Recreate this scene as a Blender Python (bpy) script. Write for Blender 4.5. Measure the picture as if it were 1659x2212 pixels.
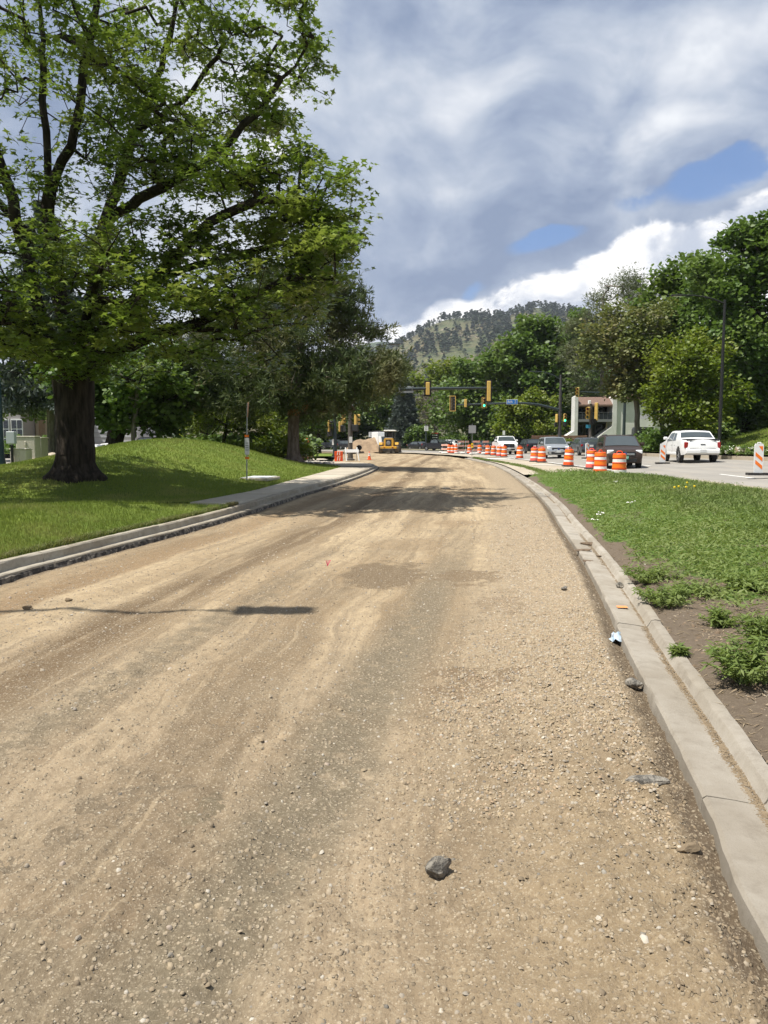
import bpy, bmesh, math, random
import numpy as np
from mathutils import Vector, Matrix
from mathutils.geometry import delaunay_2d_cdt
R = math.radians
for o in list(bpy.data.objects): bpy.data.objects.remove(o)
S = bpy.context.scene
COL = S.collection
# ------------------------------------------------------------------ camera
CAMZ = 1.5
F, CX, CY, HZ = 1662.0, 829.5, 1106.0, 955.0      # survey numbers of the picture (focal length, centre, horizon)
PITCH = math.atan((CY - HZ) / F)
cam = bpy.data.objects.new('camera', bpy.data.cameras.new('camera')); COL.objects.link(cam)
cam.location = (0, 0, CAMZ); cam.rotation_euler = (math.pi/2 - PITCH, 0, 0)
cam.data.sensor_fit = 'HORIZONTAL'; cam.data.angle_x = 2*math.atan(CX/F)
cam.data.clip_start = 0.05; cam.data.clip_end = 12000
S.camera = cam
# ------------------------------------------------------------------ sun, sky, exposure
SUN_EL, SUN_AZ = R(65), R(202)          # azimuth measured from +X towards +Y : 180 = from the left, 270 = from behind
sd = Vector((math.cos(SUN_EL)*math.cos(SUN_AZ), math.cos(SUN_EL)*math.sin(SUN_AZ), math.sin(SUN_EL)))
sun = bpy.data.objects.new('sun', bpy.data.lights.new('sun', 'SUN')); COL.objects.link(sun)
sun.data.energy = 5.0; sun.data.angle = R(0.53); sun.data.color = (1.0, 0.955, 0.87)
sun.rotation_euler = sd.to_track_quat('Z', 'Y').to_euler(); sun.location = (0, 0, 60)
S.view_settings.view_transform = 'Standard'; S.view_settings.look = 'None'
S.view_settings.gamma = 1.0; S.view_settings.exposure = 0.57; S.view_settings.use_curve_mapping = False
S.cycles.use_denoising = True
S.cycles.max_bounces = 6; S.cycles.diffuse_bounces = 3; S.cycles.glossy_bounces = 2
S.cycles.transmission_bounces = 4; S.cycles.transparent_max_bounces = 8; S.cycles.volume_bounces = 0
S.cycles.caustics_reflective = False; S.cycles.caustics_refractive = False
S.cycles.sample_clamp_indirect = 4.0

class NT:
    """tiny helper to write node trees"""
    def __init__(s, tree): s.t = tree; s.n = tree.nodes; s.l = tree.links
    def node(s, typ, **kw):
        n = s.n.new(typ)
        for k, v in kw.items():
            if k in ('ins',):
                for kk, vv in v.items(): s.set(n.inputs[kk], vv)
            else: setattr(n, k, v)
        return n
    def set(s, sock, v):
        if hasattr(v, 'links') or hasattr(v, 'is_output'): s.l.new(v, sock)
        else:
            if hasattr(sock.default_value, '__len__') and not hasattr(v, '__len__'):
                v = (v,)*len(sock.default_value)
            if hasattr(sock.default_value, '__len__') and len(sock.default_value) == 4 and len(v) == 3: v = (*v, 1)
            sock.default_value = v
    def m(s, op, a, b=None, c=None, clamp=False):
        n = s.node('ShaderNodeMath', operation=op, use_clamp=clamp)
        s.set(n.inputs[0], a)
        if b is not None: s.set(n.inputs[1], b)
        if c is not None: s.set(n.inputs[2], c)
        return n.outputs[0]
    def mix(s, f, a, b, blend='MIX'):
        n = s.node('ShaderNodeMix', data_type='RGBA', blend_type=blend, clamp_factor=True)
        s.set(n.inputs[0], f); s.set(n.inputs[6], a); s.set(n.inputs[7], b)
        return n.outputs[2]
    def ss(s, x, a, b, lo=0.0, hi=1.0):
        n = s.node('ShaderNodeMapRange', interpolation_type='SMOOTHSTEP')
        s.set(n.inputs[0], x); s.set(n.inputs[1], a); s.set(n.inputs[2], b); s.set(n.inputs[3], lo); s.set(n.inputs[4], hi)
        return n.outputs[0]
    def noise(s, vec, scale, detail=4, rough=.55, dist=0.0, dim='3D', col=False):
        n = s.node('ShaderNodeTexNoise', noise_dimensions=dim)
        if vec is not None: s.set(n.inputs['Vector'], vec)
        s.set(n.inputs['Scale'], scale); s.set(n.inputs['Detail'], detail); s.set(n.inputs['Roughness'], rough); s.set(n.inputs['Distortion'], dist)
        return n.outputs[1] if col else n.outputs[0]
    def vor(s, vec, scale, feat='F1', out=0, rnd=1.0):
        n = s.node('ShaderNodeTexVoronoi', feature=feat)
        if vec is not None: s.set(n.inputs['Vector'], vec)
        s.set(n.inputs['Scale'], scale); s.set(n.inputs['Randomness'], rnd)
        return n.outputs[out]
    def comb(s, x, y, z=0.0):
        n = s.node('ShaderNodeCombineXYZ'); s.set(n.inputs[0], x); s.set(n.inputs[1], y); s.set(n.inputs[2], z); return n.outputs[0]
    def sep(s, v):
        n = s.node('ShaderNodeSeparateXYZ'); s.set(n.inputs[0], v); return n.outputs
    def mapv(s, v, scale=(1,1,1), rot=(0,0,0), loc=(0,0,0)):
        n = s.node('ShaderNodeMapping'); s.set(n.inputs[0], v); n.inputs[1].default_value = loc; n.inputs[2].default_value = rot; n.inputs[3].default_value = scale
        return n.outputs[0]
    def vadd(s, a, b):
        n = s.node('ShaderNodeVectorMath', operation='ADD'); s.set(n.inputs[0], a); s.set(n.inputs[1], b); return n.outputs[0]
    def vscale(s, a, k):
        n = s.node('ShaderNodeVectorMath', operation='SCALE'); s.set(n.inputs[0], a); s.set(n.inputs[3], k); return n.outputs[0]

W = bpy.data.worlds.new('World'); S.world = W; W.use_nodes = True
W.cycles.sampling_method = "MANUAL"; W.cycles.sample_map_resolution = 512
w = NT(W.node_tree); w.n.clear()
sky = w.node('ShaderNodeTexSky', sky_type='NISHITA', sun_disc=False, sun_elevation=SUN_EL, altitude=1600)
sky.sun_rotation = math.pi/2 - SUN_AZ
gen = w.node('ShaderNodeTexCoord').outputs['Generated']
dx, dy, dz = w.sep(gen)
dzc = w.m('MAXIMUM', dz, 0.0)
# cloud deck seen in perspective: plane coordinates x/z, y/z
inv = w.m('DIVIDE', 1.0, w.m('ADD', dzc, 0.42))
cp = w.comb(w.m('MULTIPLY', dx, inv), w.m('MULTIPLY', dy, inv), 0.0)
cpr = w.mapv(cp, scale=(1.0, 1.0, 1), rot=(0, 0, R(-32)))
cps = w.mapv(cpr, scale=(0.8, 1.5, 1))
warp = w.noise(cp, 1.6, 3, .5, col=True)
cpw = w.vadd(cp, w.vscale(w.vadd(warp, (-.5, -.5, -.5)), 0.55))
gsq = w.mapv(gen, scale=(1, 1, 1.6), rot=(0, R(-14), 0))
n1 = w.noise(gsq, 2.7, 4, .5, .25)
n2 = w.noise(w.vadd(gsq, w.vscale(w.vadd(warp, (-.5, -.5, -.5)), 0.10)), 7.0, 6, .55, .1)
pw = w.vadd(gen, w.vscale(w.vadd(w.noise(gen, 3.2, 2, .5, col=True), (-.5, -.5, -.5)), .16))
pw = w.mapv(pw, scale=(1, 1, 1.5))
n3 = w.noise(pw, 6.0, 8, .56, .0)                                        # billows
n3s = w.noise(w.vadd(pw, (-.035, .0, .040)), 6.0, 5, .5, .0)             # the same field a little towards the sun
emb = w.m('MULTIPLY', w.m('SUBTRACT', n3, n3s), 3.2)                      # lit and shaded flanks
az = w.m('ARCTAN2', dx, dy)                      # 0 = straight ahead, + to the right (radians)
el = w.m('ARCSINE', dz)
wz = w.m('MULTIPLY', w.m('SUBTRACT', n3, .5), .13)
def blob(a, e, ra, re_, tilt=0.0, jit=1.0, soft=.15):
    """soft cloud-bank shape centred at azimuth a, elevation e (degrees)"""
    A = w.m('SUBTRACT', w.m('ADD', az, w.m('MULTIPLY', wz, jit)), R(a)); E = w.m('SUBTRACT', w.m('ADD', el, w.m('MULTIPLY', wz, .8*jit)), R(e))
    ct, st = math.cos(tilt), math.sin(tilt)
    p = w.m('DIVIDE', w.m('ADD', w.m('MULTIPLY', A, ct), w.m('MULTIPLY', E, st)), R(ra))
    q = w.m('DIVIDE', w.m('SUBTRACT', w.m('MULTIPLY', E, ct), w.m('MULTIPLY', A, st)), R(re_))
    return w.ss(w.m('SQRT', w.m('ADD', w.m('MULTIPLY', p, p), w.m('MULTIPLY', q, q))), 1.3, soft)
def addm(*a):
    r = a[0]
    for b in a[1:]: r = w.m('ADD', r, b)
    return r
bright = addm(.29, w.m('MULTIPLY', w.m('SUBTRACT', n1, .5), .80), w.m('MULTIPLY', w.m('SUBTRACT', n2, .5), .58), w.m('MULTIPLY', emb, .60),
              w.m('MULTIPLY', blob(25, 25, 12, 5, R(28), 1.2), .40), w.m('MULTIPLY', blob(-9, 20, 10, 13, 0, 1.0), .30),
              w.m('MULTIPLY', blob(14, 33, 34, 6, 0, 1), .10),
              w.m('MULTIPLY', blob(7, 14.5, 13, 4.2, R(10), 1), -.16), w.m('MULTIPLY', blob(13, 22, 9, 5, R(35), 1), -.08))
cb = addm(blob(14.5, 9.4, 7, 5.2, R(8), .5), w.m('MULTIPLY', blob(4.2, 7.6, 4.2, 3.6, R(8), .5), .95), blob(21.5, 10.6, 6, 5.2, R(15), .5), w.m('MULTIPLY', blob(-1.5, 6.4, 4, 3.0, 0, .5), .8), blob(28, 12.5, 5.5, 6, R(15), .5))
cum = w.ss(w.m('ADD', w.m('MINIMUM', cb, 1.0), w.m('MULTIPLY', w.m('SUBTRACT', n3, .5), 2.3)), .36, .54)   # heaped cloud with firm billowing edges
hor = w.ss(el, R(16), R(3))
bright = w.m('ADD', bright, w.m('MULTIPLY', hor, .22))
ramp = w.node('ShaderNodeValToRGB'); w.set(ramp.inputs[0], bright)
cr = ramp.color_ramp
cr.elements[0].position = 0.0; cr.elements[0].color = (1.85, 2.35, 3.4, 1)
cr.elements[1].position = 1.0; cr.elements[1].color = (6.3, 6.5, 6.8, 1)
for p, c in ((.25, (2.6, 3.1, 4.1, 1)), (.5, (3.6, 4.05, 4.85, 1)), (.75, (4.9, 5.2, 5.75, 1))):
    e = cr.elements.new(p); e.color = c
ccol = w.mix(w.m('MULTIPLY', cum, .97), ramp.outputs[0], w.mix(w.ss(w.m('ADD', w.m('MULTIPLY', emb, 1.0), w.m('MULTIPLY', w.m('SUBTRACT', n2, .5), .8)), -.36, .22), (4.2, 4.6, 5.4), (8.4, 8.3, 8.2)))
gb = addm(blob(22.0, 16.6, 4.8, 1.9, R(8), .9), blob(11.2, 13.8, 4.0, 1.1, R(16), .9), blob(6.6, 10.6, 2.2, 1.1, R(35), .8), w.m('MULTIPLY', blob(17, 16.0, 2.0, 1.2, 0, .4), .8), blob(33, 17, 4, 2, 0, .4))
gb = w.m('ADD', gb, w.m('MULTIPLY', w.ss(n1, .36, .24), .6))             # further breaks in the deck all round
gap = w.ss(w.m('SUBTRACT', w.m('MINIMUM', gb, 1.0), w.m('MULTIPLY', w.m('SUBTRACT', n3, .44), 3.4)), .38, .86)
gap = w.m('MULTIPLY', gap, w.m('SUBTRACT', 1.0, cum), clamp=True)
skyb = w.mix(.45, sky.outputs[0], (1.05, 2.15, 4.8))
fin = w.mix(w.m('MULTIPLY', gap, .92), ccol, skyb)
bg = w.node('ShaderNodeBackground'); w.set(bg.inputs[0], fin); bg.inputs[1].default_value = 0.10
wo = w.node('ShaderNodeOutputWorld'); w.l.new(bg.outputs[0], wo.inputs[0])
# ------------------------------------------------------------------ helpers
def ray(u, v):
    c, s = math.cos(PITCH), math.sin(PITCH); x = (u-CX)/F; y = (CY-v)/F
    return Vector((x, c+y*s, -s+y*c))
def at(u, v, Y):
    """survey helper: a picture reading taken at a known distance Y gives a place in metres"""
    d = ray(u, v); t = Y/d.y; return Vector((d.x*t, Y, CAMZ+d.z*t))
def atz(u, v, z):
    d = ray(u, v); t = (z-CAMZ)/d.z; return Vector((d.x*t, d.y*t, z))

MATS = {}
def mat(name, color, rough=.6, metal=0.0, color2=None, nscale=6.0, bump=0.0, bscale=40.0, spec=.4, coat=0.0, emit=None, estr=1.0, contrast=(.35, .65), detail=6, stretch=None, coords='Object', dirt=None):
    if name in MATS: return MATS[name]
    M = bpy.data.materials.new(name); M.use_nodes = True
    t = NT(M.node_tree); b = t.n['Principled BSDF']
    tc = t.node('ShaderNodeTexCoord').outputs[coords]
    if stretch: tc = t.mapv(tc, scale=stretch)
    c = color
    if color2 is not None:
        c = t.mix(t.ss(t.noise(tc, nscale, detail, .6, .2), *contrast), color, color2)
    if dirt is not None:
        c = t.mix(t.m('MULTIPLY', t.ss(t.noise(tc, dirt[1], 8, .65, .3), .45, .72), dirt[2]), c, dirt[0])
    t.set(b.inputs['Base Color'], c)
    b.inputs['Roughness'].default_value = rough; b.inputs['Metallic'].default_value = metal
    b.inputs['Specular IOR Level'].default_value = spec
    if coat: b.inputs['Coat Weight'].default_value = coat; b.inputs['Coat Roughness'].default_value = .05
    if bump:
        bn = t.node('ShaderNodeBump'); bn.inputs['Strength'].default_value = min(1, bump); bn.inputs['Distance'].default_value = .02*max(1, bump)
        t.set(bn.inputs['Height'], t.noise(tc, bscale, 8, .65)); t.l.new(bn.outputs[0], b.inputs['Normal'])
    if emit is not None:
        t.set(b.inputs['Emission Color'], emit); b.inputs['Emission Strength'].default_value = estr
    MATS[name] = M
    return M

def leafmat(name, c1, c2, c3=None, trans=.45, rough=.45, bigscale=.35, gloss=.35):
    """leaf: two-sided, part of the light passes through; tints vary leaf by leaf and bough by bough"""
    if name in MATS: return MATS[name]
    M = bpy.data.materials.new(name); M.use_nodes = True
    t = NT(M.node_tree); t.n.clear()
    rnd = t.node('ShaderNodeNewGeometry').outputs['Random Per Island']
    tc = t.node('ShaderNodeTexCoord').outputs['Object']
    c = t.mix(rnd, c1, c2)
    if c3 is not None: c = t.mix(t.ss(t.noise(tc, bigscale, 3, .5), .45, .68), c, c3)
    d = t.node('ShaderNodeBsdfPrincipled'); t.set(d.inputs['Base Color'], c); d.inputs['Roughness'].default_value = rough; d.inputs['Specular IOR Level'].default_value = gloss
    tr = t.node('ShaderNodeBsdfTranslucent'); t.set(tr.inputs[0], t.mix(.5, c, (c2[0]*1.15, c2[1]*1.2, c2[2]*.5)))
    mx = t.node('ShaderNodeMixShader'); mx.inputs[0].default_value = trans
    t.l.new(d.outputs[0], mx.inputs[1]); t.l.new(tr.outputs[0], mx.inputs[2])
    o = t.node('ShaderNodeOutputMaterial'); t.l.new(mx.outputs[0], o.inputs[0])
    MATS[name] = M
    return M

def fast_mesh(name, V, faces, smooth=False, mat=None):
    """V (n,3) array; faces = list of (m,k) int arrays"""
    me = bpy.data.meshes.new(name)
    V = np.asarray(V, dtype=np.float32)
    me.vertices.add(len(V)); me.vertices.foreach_set('co', V.ravel())
    tot = np.concatenate([np.full(len(f), f.shape[1], dtype=np.int32) for f in faces])
    lo = np.concatenate([f.ravel().astype(np.int32) for f in faces])
    me.loops.add(len(lo)); me.loops.foreach_set('vertex_index', lo)
    me.polygons.add(len(tot)); st = np.zeros(len(tot), dtype=np.int32); st[1:] = np.cumsum(tot)[:-1]
    me.polygons.foreach_set('loop_start', st); me.polygons.foreach_set('loop_total', tot)
    if smooth: me.polygons.foreach_set('use_smooth', np.ones(len(tot), dtype=bool))
    me.update(calc_edges=True)
    if mat: me.materials.append(mat)
    return me

def link(name, me, parent=None, loc=None, rot=None):
    o = bpy.data.objects.new(name, me); COL.objects.link(o)
    if parent is not None: o.parent = parent
    if loc is not None: o.location = loc
    if rot is not None: o.rotation_euler = rot
    return o
def tag(o, label=None, cat=None, group=None, kind=None):
    if label: o['label'] = label
    if cat: o['category'] = cat
    if group: o['group'] = group
    if kind: o['kind'] = kind
    return o
def thing(name, label, cat, loc=(0,0,0), rz=0.0, group=None):
    o = bpy.data.objects.new(name, None); COL.objects.link(o); o.empty_display_size = .2
    o.location = loc; o.rotation_euler = (0, 0, rz)
    return tag(o, label, cat, group)
def kids(o): return [c for c in bpy.data.objects if c.parent == o]
def copy_tree(o, loc=None, rz=None, label=None, group=None):
    def rec(s, par):
        c = s.copy(); COL.objects.link(c); c.parent = par
        for ch in s.children: rec(ch, c)
        return c
    c = rec(o, None)
    if loc is not None: c.location = loc
    if rz is not None: c.rotation_euler = (0, 0, rz)
    if label: c['label'] = label
    if group: c['group'] = group
    return c

class MB:
    """collects shapes, build() links them as one mesh object"""
    def __init__(s): s.v = []; s.f = []; s.xf = None
    def add(s, V, Fc):
        b = len(s.v)
        s.v += [tuple(p) for p in V]; s.f += [tuple(i+b for i in f) for f in Fc]
        return s
    def box(s, c, d, rz=0.0, ch=0.0, rx=0.0, ry=0.0):
        hx, hy, hz = d[0]/2, d[1]/2, d[2]/2
        if ch <= 0:
            P = [(x*hx, y*hy, z*hz) for z in (-1, 1) for x, y in ((-1,-1),(1,-1),(1,1),(-1,1))]
            Fc = [(3,2,1,0),(4,5,6,7),(0,1,5,4),(1,2,6,5),(2,3,7,6),(3,0,4,7)]
        else:
            ch = min(ch, hx*.9, hy*.9, hz*.9)
            P = []; rings = [(-hz, ch), (-hz+ch, 0), (hz-ch, 0), (hz, ch)]
            for z, i in rings:
                a, b_ = hx-i, hy-i
                P += [(-a+ch*(i==0), -b_, z), (a-ch*(i==0), -b_, z), (a, -b_+ch*(i==0), z), (a, b_-ch*(i==0), z), (a-ch*(i==0), b_, z), (-a+ch*(i==0), b_, z), (-a, b_-ch*(i==0), z), (-a, -b_+ch*(i==0), z)]
            Fc = [tuple(range(7,-1,-1)), tuple(range(24,32))]
            for k in range(3):
                for j in range(8): Fc.append((k*8+j, k*8+(j+1)%8, (k+1)*8+(j+1)%8, (k+1)*8+j))
        m = Matrix.Translation(c) @ Matrix.Rotation(rz, 4, 'Z') @ Matrix.Rotation(ry, 4, 'Y') @ Matrix.Rotation(rx, 4, 'X')
        return s.add([m @ Vector(p) for p in P], Fc)
    def tube(s, pts, r, n=8, cap=True):
        pts = [Vector(p) for p in pts]
        if not hasattr(r, '__len__'): r = [r]*len(pts)
        P = []; Fc = []; ref = None
        for i, p in enumerate(pts):
            d = (pts[min(i+1, len(pts)-1)] - pts[max(i-1, 0)]).normalized()
            if ref is None: ref = d.orthogonal().normalized()
            ref = (ref - d*ref.dot(d)); ref = ref.normalized() if ref.length > 1e-6 else d.orthogonal().normalized()
            b = d.cross(ref)
            P += [p + (ref*math.cos(2*math.pi*k/n) + b*math.sin(2*math.pi*k/n))*r[i] for k in range(n)]
        for i in range(len(pts)-1):
            for k in range(n): Fc.append((i*n+k, i*n+(k+1)%n, (i+1)*n+(k+1)%n, (i+1)*n+k))
        if cap: Fc += [tuple(range(n-1,-1,-1)), tuple(range((len(pts)-1)*n, len(pts)*n))]
        return s.add(P, Fc)
    def lathe(s, prof, n=24, c=(0,0,0), axis='Z', cap=True):
        P = []; Fc = []
        for r, z in prof:
            for k in range(n):
                a = 2*math.pi*k/n; x, y = r*math.cos(a), r*math.sin(a)
                q = (x, y, z) if axis == 'Z' else ((z, x, y) if axis == 'X' else (x, z, y))
                P.append((q[0]+c[0], q[1]+c[1], q[2]+c[2]))
        for i in range(len(prof)-1):
            for k in range(n):
                q = (i*n+k, i*n+(k+1)%n, (i+1)*n+(k+1)%n, (i+1)*n+k)
                Fc.append(q if axis != 'Y' else q[::-1])
        if cap: Fc += [tuple(range(n-1,-1,-1)), tuple(range((len(prof)-1)*n, len(prof)*n))]
        return s.add(P, Fc)
    def prism(s, poly, a, b, axis='Y'):
        """polygon (list of 2D points) extruded from a to b along an axis"""
        n = len(poly)
        def q(p, t): return {'Y': (p[0], t, p[1]), 'X': (t, p[0], p[1]), 'Z': (p[0], p[1], t)}[axis]
        return s.add([q(p, a) for p in poly] + [q(p, b) for p in poly],
                     [tuple(range(n)), tuple(range(2*n-1, n-1, -1))] + [(i, i+n, (i+1)%n+n, (i+1)%n) for i in range(n)])
    def mesh(s, name, m, smooth=None):
        me = bpy.data.meshes.new(name); me.from_pydata(s.v, [], s.f); me.update()
        bm = bmesh.new(); bm.from_mesh(me); bmesh.ops.recalc_face_normals(bm, faces=bm.faces); bm.to_mesh(me); bm.free()
        if m: me.materials.append(m)
        if smooth is not None:
            me.polygons.foreach_set('use_smooth', np.ones(len(me.polygons), dtype=bool)); me.set_sharp_from_angle(angle=R(smooth))
        return me
    def build(s, name, m, parent=None, smooth=35, loc=None, rz=None):
        return link(name, s.mesh(name, m, smooth), parent, loc, (0, 0, rz) if rz is not None else None)

def text(name, body, size, m, parent, loc, rot, ext=.004, ax='CENTER', sx=1.0):
    c = bpy.data.curves.new(name, 'FONT'); c.body = body; c.size = size; c.extrude = ext; c.align_x = ax; c.align_y = 'CENTER'; c.resolution_u = 3
    tmp = bpy.data.objects.new('tmp', c); COL.objects.link(tmp)
    dg = bpy.context.evaluated_depsgraph_get(); me = bpy.data.meshes.new_from_object(tmp.evaluated_get(dg)); me.name = name
    bpy.data.objects.remove(tmp); bpy.data.curves.remove(c)
    me.materials.clear(); me.materials.append(m)
    o = link(name, me, parent, loc, rot); o.scale = (sx, 1, 1)
    return o

# value noise in numpy for terrain
def vnoise(x, y, seed=0):
    x = np.asarray(x, dtype=np.float64); y = np.asarray(y, dtype=np.float64)
    xi = np.floor(x).astype(np.int64); yi = np.floor(y).astype(np.int64); xf = x-xi; yf = y-yi
    def h(a, b):
        n = (a*374761393 + b*668265263 + seed*974634777) & 0xffffffff
        n = ((n ^ (n >> 13)) * 1274126177) & 0xffffffff
        return ((n ^ (n >> 16)) & 0xffff)/65535.0
    u = xf*xf*(3-2*xf); v = yf*yf*(3-2*yf)
    return (h(xi, yi)*(1-u)+h(xi+1, yi)*u)*(1-v) + (h(xi, yi+1)*(1-u)+h(xi+1, yi+1)*u)*v
def fbm(x, y, octv=5, seed=0, gain=.5):
    r = 0; a = .5; t = 0
    for i in range(octv):
        r = r + a*vnoise(np.asarray(x)*2**i, np.asarray(y)*2**i, seed+i*17); t += a; a *= gain
    return r/t
def sstep(a, b, x):
    t = np.clip((np.asarray(x, dtype=np.float64)-a)/(b-a), 0, 1); return t*t*(3-2*t)

def inpoly(px, py, poly):
    px = np.asarray(px); py = np.asarray(py); c = np.zeros(px.shape, bool); n = len(poly)
    for i in range(n):
        x0, y0 = poly[i][:2]; x1, y1 = poly[(i+1) % n][:2]
        if y0 == y1: continue
        k = ((y0 > py) != (y1 > py)) & (px < (x1-x0)*(py-y0)/(y1-y0)+x0)
        c ^= k
    return c
def dist_poly(px, py, pts, closed=False):
    px = np.asarray(px, float); py = np.asarray(py, float); d = np.full(px.shape, 1e9); n = len(pts)
    for i in range(n if closed else n-1):
        ax, ay = pts[i][:2]; bx, by = pts[(i+1) % n][:2]; L = (bx-ax)**2+(by-ay)**2+1e-12
        t = np.clip(((px-ax)*(bx-ax)+(py-ay)*(by-ay))/L, 0, 1)
        d = np.minimum(d, np.hypot(px-ax-t*(bx-ax), py-ay-t*(by-ay)))
    return d
def region(name, poly, hfun, m, spacing=1.0, kind='structure', extra=None, smooth=True):
    """a sheet of ground bounded exactly by poly, triangulated through grid points, height from hfun(x, y)"""
    P = [(float(p[0]), float(p[1])) for p in poly]
    bd = []
    for i in range(len(P)):
        a, b = P[i], P[(i+1) % len(P)]; L = math.dist(a, b); n = max(1, int(L/max(spacing, .4)))
        bd += [(a[0]+(b[0]-a[0])*k/n, a[1]+(b[1]-a[1])*k/n) for k in range(n)]
    xs = [p[0] for p in P]; ys = [p[1] for p in P]
    gx, gy = np.meshgrid(np.arange(min(xs), max(xs), spacing), np.arange(min(ys), max(ys), spacing))
    gx = gx.ravel() + spacing*.25*np.sin(gy.ravel()*7); gy = gy.ravel()
    if extra is not None: gx = np.concatenate([gx, extra[0]]); gy = np.concatenate([gy, extra[1]])
    k = inpoly(gx, gy, bd); gx, gy = gx[k], gy[k]
    k = dist_poly(gx, gy, bd, True) > spacing*.35; gx, gy = gx[k], gy[k]
    vs = [Vector(p) for p in bd] + [Vector((a, b)) for a, b in zip(gx, gy)]
    n = len(bd)
    r = delaunay_2d_cdt(vs, [(i, (i+1) % n) for i in range(n)], [list(range(n))], 1, 1e-5)
    V = np.array([(v.x, v.y) for v in r[0]]); z = hfun(V[:, 0], V[:, 1])
    Fc = np.array([f for f in r[2] if len(f) == 3], dtype=np.int32)
    a, b, c = V[Fc[:, 0]], V[Fc[:, 1]], V[Fc[:, 2]]
    fl = ((b-a)[:, 0]*(c-a)[:, 1]-(b-a)[:, 1]*(c-a)[:, 0]) < 0
    Fc[fl] = Fc[fl][:, ::-1]
    me = fast_mesh(name, np.column_stack([V, z]), [Fc], smooth, m)
    return tag(link(name, me), kind=kind)

def offset_line(pts, d):
    """polyline moved sideways by d (positive = to the right of its direction)"""
    P = [Vector(p[:2]) for p in pts]; out = []
    for i, p in enumerate(P):
        t = (P[min(i+1, len(P)-1)]-P[max(i-1, 0)]).normalized(); out.append((p.x+t.y*d, p.y-t.x*d))
    return out
def smooth_line(pts, n=6):
    P = [np.array(p[:2], float) for p in pts]; P = [2*P[0]-P[1]] + P + [2*P[-1]-P[-2]]; out = []
    for i in range(1, len(P)-2):
        for k in range(n):
            t = k/n; a, b, c, d = P[i-1], P[i], P[i+1], P[i+2]
            out.append(tuple(.5*((2*b)+(-a+c)*t+(2*a-5*b+4*c-d)*t*t+(-a+3*b-3*c+d)*t**3)))
    out.append(tuple(P[-2])); return out
def resample(pts, step):
    P = [np.array(p[:2]) for p in pts]; L = [0]
    for a, b in zip(P, P[1:]): L.append(L[-1]+np.linalg.norm(b-a))
    n = max(2, int(round(L[-1]/step))+1); s = np.linspace(0, L[-1], n)
    return list(zip(np.interp(s, L, [p[0] for p in P]), np.interp(s, L, [p[1] for p in P])))
# ------------------------------------------------------------------ setting: lines of the street
LG = smooth_line([(-5.0,-3),(-4.5,3),(-4.0,7.93),(-3.78,9.3),(-3.55,10.7),(-3.19,12.72),(-2.76,15.8),(-2.2,21.3),(-1.57,26.15),(-.95,32.4),(-.5,38.5),(-.33,42.8),(-.45,45.6),(-1.0,48),(-2.1,50),(-3.8,51.4),(-7,52.6),(-14,54)], 8)
RG = smooth_line([(.80,-3),(.92,0),(1.09,2.08),(1.24,2.8),(1.42,3.75),(1.70,5.33),(1.95,6.6),(2.49,9.65),(3.05,13.28),(3.78,17.9),(4.73,25.4),(6.0,37.7),(6.78,47.8),(7.1,58),(7.17,68.5)], 8)
LGx = lambda y: np.interp(y, [p[1] for p in LG[:90]], [p[0] for p in LG[:90]])
RGx = lambda y: np.interp(y, [p[1] for p in RG], [p[0] for p in RG])
LB = offset_line(LG, -.28); RB = offset_line(RG, .335)
rng = np.random.default_rng(7)

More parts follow.
